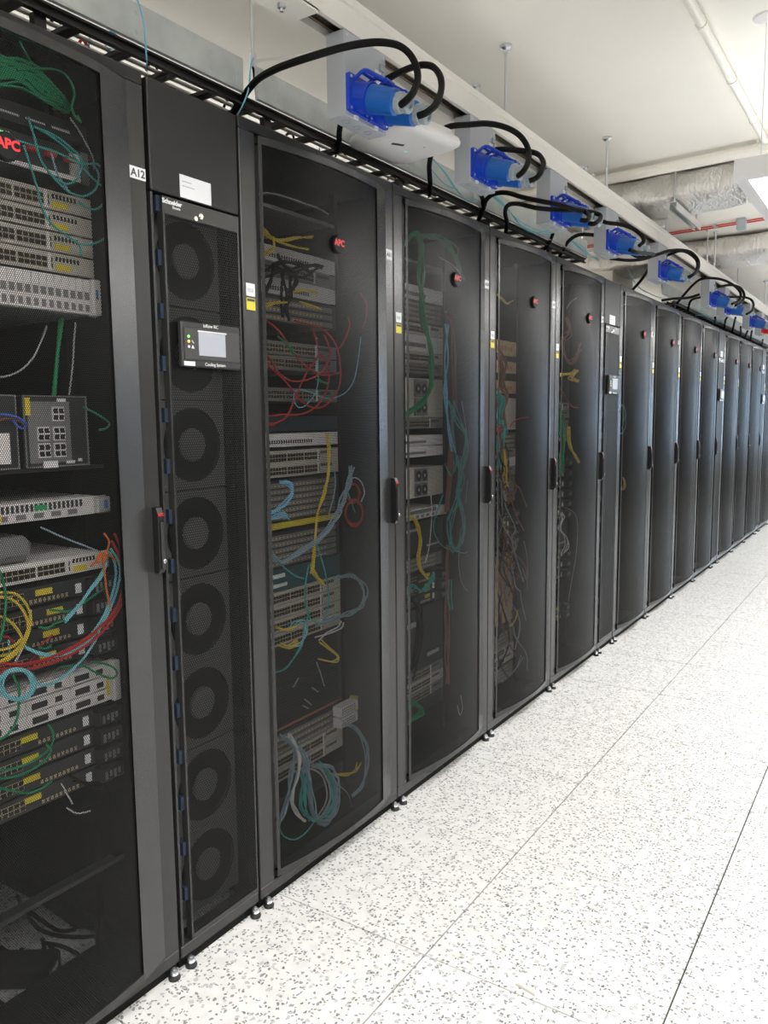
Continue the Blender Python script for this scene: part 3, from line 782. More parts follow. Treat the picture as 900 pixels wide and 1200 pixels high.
part('mount_bracket', 'plastic_white', ap, lambda b: (b.box(-0.150, 0.10, -0.05, 0.05, 0.0585, 0.064), b.box(-0.1512, -0.1462, -0.05, 0.05, 0.02, 0.064)))

# ---------------------------------------------------------------- ceiling services
def pipe_thing(name, label, cat, a, c, r, mat, clips, clip_mat, collar=None, group=None):
    a = Vector(a); c = Vector(c); d = (c - a)
    t = thing(name, label, cat, a, group)
    part('pipe', mat, t, lambda b: b.cyl((0, 0, 0), d, r, 16))
    for k in clips:
        p = d * k
        part('pipe_clip', clip_mat, t, lambda b: (b.lathe([(r + 0.004, -0.012), (r + 0.004, 0.012)], 16, p, d), b.cyl(p, (p.x, p.y, CEIL - a.z), 0.010, 8)))
    return t
pipe_thing('ceiling_pipe', 'slim white pipe on clips running along the ceiling over the aisle', 'pipe', (0.812, 0.10, 2.85), (0.812, 4.68, 2.85), 0.0175, 'pipe_white', (0.15, 0.40, 0.675, 0.803, 0.925), 'pipe_white')
pipe_thing('ceiling_pipe', 'thicker white pipe crossing the ceiling in front of the foil duct', 'pipe', (-3.0, 5.02, 2.832), (3.4, 4.55, 2.832), 0.030, 'pipe_white', (0.447, 0.5885, 0.74, 0.25), 'pipe_white')
for dy, lb in ((0.0, 'upper red pipe crossing the ceiling between the foil ducts'), (0.05, 'lower red pipe crossing the ceiling between the foil ducts')):
    pipe_thing('ceiling_pipe', lb, 'pipe', (-3.0, 6.93 + dy * 1.4, 2.866), (3.4, 6.20 + dy, 2.866), 0.0055, 'pipe_red', (0.3, 0.5, 0.7), 'steel_strut', group='red pipes between the ducts')
jb = thing('junction_box', 'small grey junction box on the ceiling beside the red pipes', 'junction box', (0.40, 6.50, 2.80))
part('enclosure', 'gland_grey', jb, lambda b: b.box(-0.032, 0.032, -0.028, 0.028, 0.0, 0.08), bevel=0.004)
part('cover_plate', 'box_grey', jb, lambda b: (b.box(-0.022, 0.022, -0.031, -0.0285, 0.015, 0.065), b.box(-0.008, 0.008, -0.033, -0.0315, 0.028, 0.052)))

def duct(ya, yb, z0, label, skew):
    """foil-wrapped duct lying across the room with softly rounded lower corners and a wrinkled skin"""
    t = thing('foil_duct', label, 'duct', (0, 0, 0), 'foil wrapped ducts')
    rn = random.Random(int(ya * 10))
    hy = 0.5 * (yb - ya); yc = 0.5 * (ya + yb); z1 = CEIL - 0.012; hz = 0.5 * (z1 - z0); zc = 0.5 * (z0 + z1)
    def skin(b):
        n = 30; m = 150
        for i in range(m + 1):
            x = -3.0 + 6.4 * i / m
            for k in range(n):
                a = 2 * math.pi * k / n
                c, s = math.cos(a), math.sin(a)
                e = 0.45
                py = hy * math.copysign(abs(c) ** e, c); pz = hz * math.copysign(abs(s) ** e, s)
                w = 0.006 * math.sin(x * 19 + k * 0.9) + rn.uniform(-0.0045, 0.0045) + (0.010 * math.sin(x * 7.0) if s < 0 else 0)
                b.v.append((x, yc + py + w * c + skew * x, min(z1 + 0.006, zc + pz + w * s)))
        for i in range(m):
            for k in range(n):
                j = (k + 1) % n
                b.f.append((i * n + k, i * n + j, (i + 1) * n + j, (i + 1) * n + k))
        b.f.append(tuple(range(n))); b.f.append(tuple(m * n + k for k in range(n)))
        b.sm = True
    part('foil_skin', 'foil', t, skin)
    return t
duct(4.99, 5.46, 2.695, 'nearer crinkled foil duct crossing the ceiling', -0.055)
duct(6.95, 7.55, 2.695, 'farther crinkled foil duct crossing the ceiling', -0.055)
def strut(x, ya, yb, z, label):
    t = thing('strut_support', label, 'support', (x, ya, z), 'strut supports under the ducts')
    part('channel', 'steel_strut', t, lambda b: b.prism([(-0.0205, 0), (-0.0205, 0.041), (0.0205, 0.041), (0.0205, 0), (0.011, 0), (0.011, 0.003), (0.0175, 0.003), (0.0175, 0.038), (-0.0175, 0.038), (-0.0175, 0.003), (-0.011, 0.003), (-0.011, 0)], 'y', 0, yb - ya))
    for yy in (0.03, yb - ya - 0.03):
        part('hanger_rod', 'zinc', t, lambda b: b.cyl((0, yy, 0.041), (0, yy, CEIL - z), 0.006, 10))
        part('hanger_nut', 'zinc', t, lambda b: b.lathe([(0.011, 0.041), (0.011, 0.052)], 6, (0, yy, 0)))
strut(0.305, 4.90, 5.53, 2.628, 'zinc strut channel under the nearer foil duct')
hanger(0.16, 6.82, 2.56, 'zinc rod hanging just in front of the farther foil duct', None, 0.006)

fp = thing('floor_patch', 'small pale rectangular patch stuck on a floor tile in the foreground', 'floor patch', (0.791, 1.747, 0.0), None, (0, 0, R(-12)))
part('patch', 'eq_light', fp, lambda b: b.box(-0.026, 0.026, -0.007, 0.007, 0.0002, 0.002), bevel=0.0006)
part('scuff', 'eq_beige', fp, lambda b: b.box(-0.029, 0.029, -0.0125, -0.0075, 0.0002, 0.0008))

# ---------------------------------------------------------------- equipment inside the racks
U = 0.04445
def face_y(rk):
    y, w = RACK_Y[rk]
    return y + 0.5 * w + (0.02 if rk == 0 else 0.0)
FX = {0: -0.06, 1: -0.15, 2: -0.15, 3: -0.15, 4: -0.15, 5: -0.15}
EQ_GROUP = {0: 'equipment in the A12 rack', 1: 'equipment in the A11 rack', 2: 'equipment in the third rack', 3: 'equipment in the fourth rack', 4: 'equipment in the fifth rack', 5: 'equipment in the sixth rack'}

K12 = 0.9577
def z12(z): return 1.442 + (z - 1.442) * K12
def unit(rk, name, label, cat, z0, h, mat, w=0.442, depth=0.42, ear=True, dx=0.0, dy=0.0, ear_mat=None):
    t = thing(name, label, cat, (FX[rk] + dx, face_y(rk) + dy, z12(z0) if rk == 0 else z0), EQ_GROUP[rk])
    if rk == 0: t.scale.z = K12
    part('chassis', mat, t, lambda b: b.box(-depth, 0, -w / 2, w / 2, 0.001, h - 0.001), ('ch', mat, w, h, depth), bevel=0.001)
    if ear:
        for s in (-1, 1):
            part('mounting_ear', ear_mat or mat, t, lambda b: b.box(-0.004, -0.001, min(s * w / 2, s * 0.241), max(s * w / 2, s * 0.241), 0.001, h - 0.001), ('ear', ear_mat or mat, w, h, s))
    return t
def ports(t, y0, n, z0, rows=2, pw=0.0115, ph=0.010, gap=0.0022, mat='eq_black', frame='port_gold', key=None, grp=6):
    def holes(b, e):
        for r_ in range(rows):
            for i in range(n):
                yy = y0 + i * (pw + gap) + (i // grp) * 0.004; zz = z0 + r_ * (ph + 0.003)
                b.box(0.0, 0.0012 + 0.0006 * (e < 0), yy - e, yy + pw + e, zz - e, zz + ph + e)
    if frame: part('port_frame', frame, t, lambda b: holes(b, 0.0009), ('pf', y0, n, z0, rows, pw, frame), kind='stuff')
    part('port', mat, t, lambda b: holes(b, -0.0002), ('pt', y0, n, z0, rows, pw, mat), kind='stuff')
def slab(t, name, mat, y0, y1, z0, z1, d=0.0015, kind=None, label=None):
    return part(name, mat, t, lambda b: b.box(0.0, d, y0, y1, z0, z1), (name, mat, y0, y1, z0, z1, d), kind=kind, label=label)
def vents(t, y0, y1, z0, z1, n, mat='eq_black', vert=True, d=0.0012):
    def f(b):
        for i in range(n):
            if vert:
                a = y0 + (y1 - y0) * i / n; b.box(0, d, a, a + (y1 - y0) / n * 0.55, z0, z1)
            else:
                a = z0 + (z1 - z0) * i / n; b.box(0, d, y0, y1, a, a + (z1 - z0) / n * 0.55)
    part('vent', mat, t, f, ('vent', y0, y1, z0, z1, n, mat, vert), kind='stuff')

def ethernet_switch(rk, z0, label, mat='eq_beige', tag_mat='eq_yellow', n=24, dy=0.0, dx=0.0, yoff=-0.205):
    t = unit(rk, 'network_switch', label, 'switch', z0, U, mat, dx=dx, dy=dy)
    ports(t, yoff, n, 0.0095, grp=6)
    slab(t, 'divider', 'eq_light', 0.122, 0.130, 0.003, U - 0.003, 0.002)
    if tag_mat: slab(t, 'yellow_tag', tag_mat, 0.142, 0.178, 0.006, 0.019, 0.002)
    vents(t, 0.142, 0.205, 0.026, 0.036, 7)
    return t
def storage(rk, z0, label, h=2 * U, mat='eq_light', n=24):
    t = unit(rk, 'storage_shelf', label, 'storage', z0, h, 'eq_grey', ear_mat=mat, depth=0.5)
    bw = 0.436 / n
    for i in range(n):
        d = part('drive_bay', mat, t, lambda b: b.box(0.0, 0.012, 0.0006, bw - 0.0006, 0.004, h - 0.004), ('bay', mat, n, h), loc=(0, -0.218 + bw * i, 0), bevel=0.0008)
        part('bay_grille', 'eq_grey', d, lambda b: (b.box(0.012, 0.0128, 0.003, bw - 0.003, h * 0.42, h * 0.62), b.box(0.012, 0.0128, 0.004, bw - 0.004, h * 0.12, h * 0.30)), ('bayg', n, h))
    part('end_cap', mat, t, lambda b: b.box(0.0, 0.022, 0.219, 0.241, 0.002, h - 0.002), ('ecap', mat, h), bevel=0.003)
    part('end_mark', 'eq_blue', t, lambda b: b.box(0.022, 0.0225, 0.226, 0.232, h * 0.45, h * 0.7), ('emk', h))
    return t
def server(rk, z0, label, h=U, mat='eq_light', dy=0.0):
    t = unit(rk, 'rack_server', label, 'server', z0, h, mat, dy=dy, depth=0.55)
    vents(t, -0.20, 0.18, h * 0.52, h * 0.88, 34, 'eq_dark')
    vents(t, -0.20, 0.18, h * 0.14, h * 0.40, 9, 'eq_grey')
    slab(t, 'green_mark', 'eq_green', 0.055, 0.085, h * 0.55, h * 0.8, 0.002)
    slab(t, 'yellow_tag', 'eq_yellow', -0.030, -0.022, 0.004, h * 0.5, 0.002)
    part('end_cap', 'eq_silver', t, lambda b: b.box(0.0, 0.018, 0.205, 0.241, 0.002, h - 0.002), ('scap', h), bevel=0.003)
    part('end_mark', 'eq_blue', t, lambda b: b.box(0.018, 0.0185, 0.222, 0.232, h * 0.3, h * 0.75), ('smk', h))
    return t
def black_switch(rk, z0, label, dy=0.0, n=16, tagp=0.08):
    t = unit(rk, 'network_switch', label, 'switch', z0, U, 'eq_dark', dy=dy)
    ports(t, -0.205, n, 0.010, grp=8)
    slab(t, 'yellow_tag', 'eq_yellow', tagp, tagp + 0.040, 0.022, 0.036, 0.003)
    vents(t, 0.03, 0.13, 0.006, 0.015, 9, 'port_gold')
    slab(t, 'link_port', 'label_white', 0.145, 0.160, 0.008, 0.032, 0.002)
    part('power_supply', 'eq_black', t, lambda b: b.box(0.0, 0.03, 0.170, 0.232, 0.004, U - 0.004), 'psu', bevel=0.003)
    part('psu_clip', 'eq_grey', t, lambda b: [b.box(0.03, 0.032, 0.178 + 0.012 * i, 0.184 + 0.012 * i, 0.010 + 0.006 * (i % 2), 0.030) for i in range(4)], 'psuc', kind='stuff')
    return t

# --- rack A12
t = unit(0, 'patch_panel_unit', 'dark patch panel at the top of the A12 rack, under the green bundle', 'patch panel', 2.085, U, 'eq_black')
for i in range(3): slab(t, 'label_strip', 'print_grey', 0.03 + 0.06 * i, 0.075 + 0.06 * i, 0.016, 0.021, 0.001)
t = unit(0, 'appliance', 'grey appliance with red handles and green lights in the A12 rack', 'appliance', 1.995, 0.075, 'eq_dark', ear_mat='eq_grey')
vents(t, -0.20, 0.06, 0.045, 0.068, 14, 'eq_light')
slab(t, 'lower_lip', 'eq_light', -0.215, 0.215, 0.002, 0.012, 0.004)
for i in range(4): slab(t, 'red_handle', 'eq_red', 0.04 + 0.045 * i, 0.062 + 0.045 * i, 0.040, 0.052, 0.012)
slab(t, 'end_block', 'eq_light', 0.190, 0.212, 0.012, 0.062, 0.008)
for i in range(5): slab(t, 'status_light', 'led_green', 0.02 + 0.012 * (i % 3), 0.024 + 0.012 * (i % 3), 0.050 + 0.012 * (i // 3), 0.054 + 0.012 * (i // 3), 0.003)
for i, lb in enumerate(('lowest pale switch of the four stacked in the A12 rack', 'third pale switch from the top of four stacked in the A12 rack', 'second pale switch from the top of four stacked in the A12 rack', 'topmost pale switch of the four stacked in the A12 rack')):
    ethernet_switch(0, 1.782 + 0.0462 * i, lb)
storage(0, 1.690, 'silver storage shelf with drive bays under the pale switches in the A12 rack')
sh = unit(0, 'rack_shelf', 'black shelf carrying the two square industrial switches in the A12 rack', 'shelf', 1.327, 0.012, 'eq_black', depth=0.3)
def industrial(yc, w, label):
    t = thing('industrial_switch', label, 'switch', (-0.06, yc, z12(1.339)), EQ_GROUP[0]); t.scale = (1, K12, K12)
    part('case', 'eq_dark', t, lambda b: b.box(-0.11, 0, -w / 2, w / 2, 0.0, 0.164), ('icase', w), bevel=0.003)
    part('rim', 'eq_grey', t, lambda b: (b.box(0.0, 0.003, -w / 2, -w / 2 + 0.003, 0, 0.164), b.box(0.0, 0.003, w / 2 - 0.003, w / 2, 0, 0.164), b.box(0.0, 0.003, -w / 2 + 0.003, w / 2 - 0.003, 0.161, 0.164), b.box(0.0, 0.003, -w / 2 + 0.003, w / 2 - 0.003, 0, 0.003)), ('irim', w))
    return t
t = industrial(1.078, 0.165, 'dark square industrial switch with jack blocks on the shelf in the A12 rack')
slab(t, 'module_plate', 'eq_grey', -0.072, 0.035, 0.010, 0.150, 0.002)
slab(t, 'yellow_tag', 'eq_yellow', -0.078, -0.066, 0.118, 0.158, 0.004)
for yy, zz in ((-0.012, 0.105), (-0.052, 0.060), (-0.012, 0.060), (-0.052, 0.022), (-0.012, 0.022)):
    f = part('jack_block', 'eq_light', t, lambda b: b.box(0.002, 0.006, 0, 0.030, 0, 0.033), 'jackb', loc=(0, yy, zz))
    part('jack', 'eq_black', f, lambda b: [b.box(0.006, 0.0065, 0.002 + 0.0145 * i, 0.0135 + 0.0145 * i, 0.003 + 0.015 * j, 0.0145 + 0.015 * j) for i in range(2) for j in range(2)], 'jackh', kind='stuff')
slab(t, 'white_tag', 'label_white', -0.040, -0.004, -0.002, 0.014, 0.004)
for a, c_, d_ in ((0.004, 0.026, 0.150), (0.020, 0.042, 0.006), (0.052, 0.062, 0.010)): slab(t, 'white_mark', 'print_white', a, c_, d_, d_ + 0.007, 0.003)
t = industrial(0.943, 0.085, 'dark narrow power module left of the square industrial switch in the A12 rack')
slab(t, 'terminal_strip', 'eq_light', -0.005, 0.020, 0.012, 0.080, 0.006)
server(0, 1.218, 'silver one-unit server just under the industrial switch in the A12 rack')
t = thing('rounded_box', 'pale rounded box on the switch in the A12 rack', 'box', (-0.06, 0.924, z12(1.128)), EQ_GROUP[0])
part('case', 'eq_grey', t, lambda b: b.box(-0.15, 0.0, -0.085, 0.085, 0.0, 0.055), bevel=0.016)
ethernet_switch(0, 1.080, 'wide silver switch above the cable loops in the A12 rack', 'eq_light', dy=0.0)
for i, lb in enumerate(('lowest black switch above the silver storage shelf in the A12 rack', 'third black switch below the silver switch in the A12 rack', 'second black switch below the silver switch in the A12 rack', 'black switch directly below the silver switch in the A12 rack')):
    black_switch(0, 0.872 + 0.0505 * i, lb, tagp=0.045 + 0.012 * (i % 3))
t = unit(0, 'storage_shelf', 'silver storage shelf with wide drawers low in the A12 rack', 'storage', 0.742, 0.105, 'eq_light', depth=0.5)
for r_ in range(3):
    for c_ in range(4):
        d = part('drive_drawer', 'eq_light', t, lambda b: b.box(0.0, 0.012, 0.001, 0.109, 0.001, 0.0315), 'drawer', loc=(0, -0.220 + 0.110 * c_, 0.004 + 0.033 * r_), bevel=0.001)
        part('drawer_slot', 'eq_dark', d, lambda b: (b.box(0.012, 0.0128, 0.012, 0.050, 0.007, 0.022), b.box(0.012, 0.0128, 0.070, 0.088, 0.008, 0.021)), 'drslot')
part('end_cap', 'eq_light', t, lambda b: b.box(0.0, 0.022, 0.2205, 0.243, 0.0, 0.105), bevel=0.004)
slab(t, 'yellow_tag', 'eq_yellow', 0.206, 0.214, 0.018, 0.062, 0.014)
for i, lb in enumerate(('lowest black switch under the silver drawers in the A12 rack', 'third black switch under the silver drawers in the A12 rack', 'second black switch under the silver drawers in the A12 rack', 'black switch directly under the silver drawers in the A12 rack')):
    black_switch(0, 0.545 + 0.0485 * i, lb, n=14, tagp=-0.012)
unit(0, 'support_bar', 'thin dark support bar near the bottom of the A12 rack', 'bar', 0.305, 0.014, 'eq_dark', depth=0.03)
t = thing('power_adapter', 'black power adapter with white print lying on the floor inside the A12 rack', 'adapter', (-0.34, 1.06, 0.0), EQ_GROUP[0], (0, 0, R(35)))
part('case', 'eq_black', t, lambda b: b.box(-0.10, 0.10, -0.045, 0.045, 0.0, 0.055), bevel=0.006)
part('print_mark', 'print_white', t, lambda b: b.box(0.1, 0.1006, -0.02, 0.02, 0.022, 0.036))

# --- rack A11
def stack(rk, z, seq):
    for (kind, u, lab) in seq:
        h = u * U
        if kind == 'sw': t = ethernet_switch(rk, z, lab, 'eq_beige', None)
        elif kind == 'swg': t = ethernet_switch(rk, z, lab, 'eq_grey', None)
        elif kind == 'bsw': t = black_switch(rk, z, lab)
        elif kind == 'srv': t = server(rk, z, lab, h, 'eq_light')
        elif kind == 'sto': t = storage(rk, z, lab, h, 'eq_silver')
        elif kind == 'fan':
            t = unit(rk, 'fan_chassis', lab, 'chassis', z, h, 'eq_beige')
            for i in range(2):
                for j in range(2):
                    f = part('fan_module', 'eq_grey', t, lambda b: b.box(0.0, 0.006, 0.002, 0.098, 0.002, h * 0.44), ('fm', h), loc=(0, -0.20 + 0.20 * i, h * 0.04 + h * 0.47 * j))
                    part('fan_mouth', 'eq_black', f, lambda b: [b.lathe([(0.0, 0.0065), (min(h * 0.19, 0.022), 0.0065), (min(h * 0.19, 0.022), 0.006)], 14, (0, yy, h * 0.22), (1, 0, 0)) for yy in (0.026, 0.074)], ('fmm', h), kind='stuff')
                    part('fan_boss', 'eq_beige', f, lambda b: [b.lathe([(0.007, 0.006), (0.007, 0.0075)], 10, (0, yy, h * 0.22), (1, 0, 0)) for yy in (0.026, 0.074)], ('fmb', h), kind='stuff')
        elif kind == 'lin':
            t = unit(rk, 'line_card_chassis', lab, 'chassis', z, h, 'eq_dark')
            n = max(2, int(h / 0.022))
            for i in range(n):
                zz = 0.006 + (h - 0.012) * i / n
                c = part('line_card', 'eq_grey', t, lambda b: b.box(0.0, 0.006, -0.212, 0.212, 0.0, 0.016), 'lcard', loc=(0, 0, zz))
                part('card_port', 'port_gold', c, lambda b: [b.box(0.006, 0.0068, -0.18 + 0.018 * q, -0.170 + 0.018 * q, 0.004, 0.011) for q in range(19)], 'lport', kind='stuff')
        elif kind == 'pan':
            t = unit(rk, 'blanking_unit', lab, 'panel', z, h, 'eq_dark')
            slab(t, 'print_line', 'print_grey', -0.10, 0.02, h * 0.72, h * 0.80, 0.001); slab(t, 'print_line', 'print_grey', 0.10, 0.20, h * 0.16, h * 0.22, 0.001)
        elif kind == 'drk':
            t = unit(rk, 'vented_unit', lab, 'panel', z, h, 'eq_dark')
            vents(t, -0.215, 0.215, 0.004, h - 0.004, max(4, int(h / 0.011)), 'eq_black', False)
        elif kind == 'lite':
            t = unit(rk, 'appliance', lab, 'appliance', z, h, 'eq_light')
            vents(t, -0.20, 0.10, h * 0.25, h * 0.5, 26, 'eq_dark')
        elif kind == 'tan':
            t = unit(rk, 'orange_lit_appliance', lab, 'appliance', z, h, 'eq_tan')  # orange light on these units painted in as a tan body
            vents(t, -0.20, 0.20, h * 0.3, h * 0.6, 12, 'eq_rust')
        z += h + 0.0005
        if kind == 'sto': pass
    return z
R1 = 'in the A11 rack'
unit(1, 'rack_shelf', 'grey shelf lip at the top ' + R1, 'shelf', 2.085, 0.014, 'eq_grey', depth=0.3)
stack(1, 1.745, [('lin', 1.9, 'pale line-card chassis behind black cables ' + R1), ('lite', 1.2, 'pale appliance below the yellow cables ' + R1), ('swg', 1, 'grey switch below the yellow cables ' + R1), ('lite', 1.1, 'topmost pale appliance beside yellow cables ' + R1)])
stack(1, 1.60, [('swg', 1, 'upper grey switch behind the red cables ' + R1), ('swg', 1, 'second grey switch behind the red cables ' + R1)])
stack(1, 1.50, [('swg', 1, 'grey switch inside the red cable loops ' + R1)])
t = unit(1, 'appliance', 'dark appliance with red print below the red loops ' + R1, 'appliance', 1.405, 1.1 * U, 'eq_blueblack')
slab(t, 'red_mark', 'eq_red', -0.16, -0.09, 0.018, 0.028, 0.002)
stack(1, 1.355, [('lite', 1.0, 'silver appliance above the lit switch row ' + R1)])
stack(1, 1.300, [('sw', 1, 'pale switch with gold ports in the middle ' + R1)])
stack(1, 1.258, [('sw', 0.9, 'second pale switch with gold ports in the middle ' + R1)])
stack(1, 1.118, [('lin', 3.0, 'striped line-card chassis at mid height ' + R1)])
t = unit(1, 'cable_manager', 'olive yellow cable manager bar at mid height ' + R1, 'cable manager', 1.092, 0.022, 'eq_yellow', depth=0.05)
stack(1, 0.968, [('lin', 2.6, 'line-card chassis below the yellow bar ' + R1)])
t = unit(1, 'appliance', 'dark teal panel with white labels ' + R1, 'appliance', 0.890, 1.7 * U, 'eq_teal')
slab(t, 'white_label', 'label_white', -0.13, -0.06, 0.045, 0.058, 0.002); slab(t, 'white_label', 'label_white', -0.13, -0.05, 0.015, 0.026, 0.002)
stack(1, 0.71, [('sw', 1, 'lowest pale switch of the dense port block ' + R1), ('sw', 1, 'second lowest pale switch of the dense port block ' + R1), ('sw', 1, 'second pale switch of the dense port block ' + R1), ('sw', 1, 'topmost pale switch of the dense port block ' + R1)])
stack(1, 0.435, [('drk', 3.1, 'lower black vented panel ' + R1), ('drk', 3.0, 'upper black vented panel ' + R1)])
t = unit(1, 'accent_bar', 'thin rust red bar above the lowest switches ' + R1, 'bar', 0.426, 0.008, 'eq_rust', depth=0.05)
stack(1, 0.252, [('sw', 1, 'lowest switch behind the hanging cables ' + R1), ('sw', 1, 'middle switch behind the hanging cables ' + R1), ('lin', 1.8, 'card chassis directly under the rust red bar ' + R1)])
t = thing('power_module', 'pale punched power module with yellow tag, low ' + R1, 'power module', (-0.145, 2.225, 0.345), EQ_GROUP[1])
for i in range(2):
    part('module', 'eq_light', t, lambda b: b.box(0.004, 0.04, -0.055, 0.05, 0.002 + 0.042 * i, 0.038 + 0.042 * i), bevel=0.002)
    part('vent', 'eq_dark', t, lambda b: [b.box(0.04, 0.0405, -0.045 + 0.012 * q, -0.039 + 0.012 * q, 0.008 + 0.042 * i + 0.009 * p, 0.013 + 0.042 * i + 0.009 * p) for q in range(7) for p in range(3)], kind='stuff')
slab(t, 'yellow_tag', 'eq_yellow', 0.056, 0.066, 0.035, 0.085, 0.03)
stack(1, 0.14, [('drk', 1.2, 'dark vented panel at the bottom ' + R1)])

# --- third rack
R2 = 'in the green-bundle rack'
unit(2, 'rack_shelf', 'shelf lip at the top ' + R2, 'shelf', 2.05, 0.014, 'eq_grey', depth=0.3)
stack(2, 1.62, [('swg', 1, 'grey switch just above the fan chassis ' + R2), ('sw', 1, 'pale switch above the grey switch ' + R2), ('lite', 1.5, 'pale appliance in the upper part ' + R2), ('sw', 1, 'pale switch in the upper part ' + R2), ('lin', 2, 'card chassis in the upper part ' + R2), ('lite', 1.3, 'topmost pale appliance ' + R2)])
stack(2, 1.40, [('swg', 1.0, 'grey switch under the upper fan chassis ' + R2), ('fan', 3.6, 'beige fan chassis in the upper part ' + R2)])
stack(2, 1.285, [('lite', 1.0, 'lower white appliance of the pair ' + R2), ('lite', 1.0, 'upper white appliance of the pair ' + R2)])
stack(2, 1.118, [('fan', 2.8, 'beige chassis with round fans at mid height ' + R2)])
stack(2, 1.028, [('srv', 1.0, 'pale one-unit server below the fan chassis ' + R2)])
stack(2, 0.885, [('pan', 3.0, 'dark blank panel at mid height ' + R2)])
stack(2, 0.812, [('lin', 1.5, 'card chassis with white marks below the blank panel ' + R2)])
stack(2, 0.665, [('bsw', 1, 'lowest black switch of the lower stack ' + R2), ('bsw', 1, 'middle black switch of the lower stack ' + R2), ('bsw', 1, 'topmost black switch of the lower stack ' + R2)])
stack(2, 0.385, [('pan', 6.1, 'large dark panel low ' + R2)])
stack(2, 0.19, [('drk', 1.4, 'vented dark panel near the bottom ' + R2), ('swg', 1, 'grey switch near the bottom ' + R2), ('sw', 1, 'pale switch just below the large dark panel ' + R2), ('swg', 0.9, 'thin grey switch under the large dark panel ' + R2)])

# --- fourth rack
R3 = 'in the dark-tangle rack'
stack(3, 1.56, [('tan', 1.4, 'lower brown lit appliance ' + R3), ('drk', 0.8, 'dark strip between brown appliances ' + R3), ('tan', 1.3, 'middle brown lit appliance ' + R3), ('drk', 0.6, 'narrow dark strip above brown appliance ' + R3), ('tan', 1.6, 'topmost brown lit appliance ' + R3)])
stack(3, 1.38, [('fan', 3.6, 'chassis with square fan frames ' + R3)])
stack(3, 1.02, [('swg', 1, 'lowest grey switch of the middle stack ' + R3), ('lin', 2, 'card chassis of the middle stack ' + R3), ('swg', 1, 'second grey switch of the middle stack ' + R3), ('lite', 1, 'pale appliance of the middle stack ' + R3), ('swg', 1, 'third grey switch of the middle stack ' + R3), ('lin', 1.8, 'topmost card chassis of the middle stack ' + R3)])
stack(3, 0.80, [('bsw', 1, 'lowest black switch behind the tangle ' + R3), ('bsw', 1, 'second black switch behind the tangle ' + R3), ('bsw', 1, 'third black switch behind the tangle ' + R3), ('bsw', 1, 'topmost black switch behind the tangle ' + R3)])
t = unit(3, 'cardboard_box', 'tan box low ' + R3, 'box', 0.40, 0.35, 'eq_tan', depth=0.3, ear=False)
slab(t, 'box_flap', 'eq_beige', -0.21, 0.21, 0.17, 0.178, 0.002)
stack(3, 0.10, [('lin', 2, 'lowest card chassis ' + R3), ('sw', 1, 'lower pale switch near the floor ' + R3), ('sw', 1, 'upper pale switch near the floor ' + R3), ('lin', 2, 'card chassis under the tan box ' + R3)])

# --- fifth rack
R4 = 'in the rack before cooler two'
for i in range(6):
    black_switch(4, 0.855 + 0.06 * i, ('lowest', 'second lowest', 'third lowest', 'fourth lowest', 'fifth lowest', 'topmost')[i] + ' black switch with yellow tag at mid height ' + R4, tagp=0.02)
for i in range(3):
    black_switch(4, 0.50 + 0.06 * i, ('lower', 'middle', 'upper')[i] + ' black switch with yellow tag low ' + R4, tagp=0.02)
stack(4, 0.68, [('pan', 3.4, 'dark blank panel between switch groups ' + R4)])
stack(4, 1.30, [('lin', 3, 'card chassis behind the green cables ' + R4), ('swg', 1, 'grey switch above the card chassis ' + R4), ('swg', 1, 'grey switch behind the yellow cable ' + R4), ('drk', 3, 'dark vented panel in the upper part ' + R4)])
stack(4, 0.25, [('bsw', 1, 'lowest black switch ' + R4), ('bsw', 1, 'black switch second from the bottom ' + R4)])

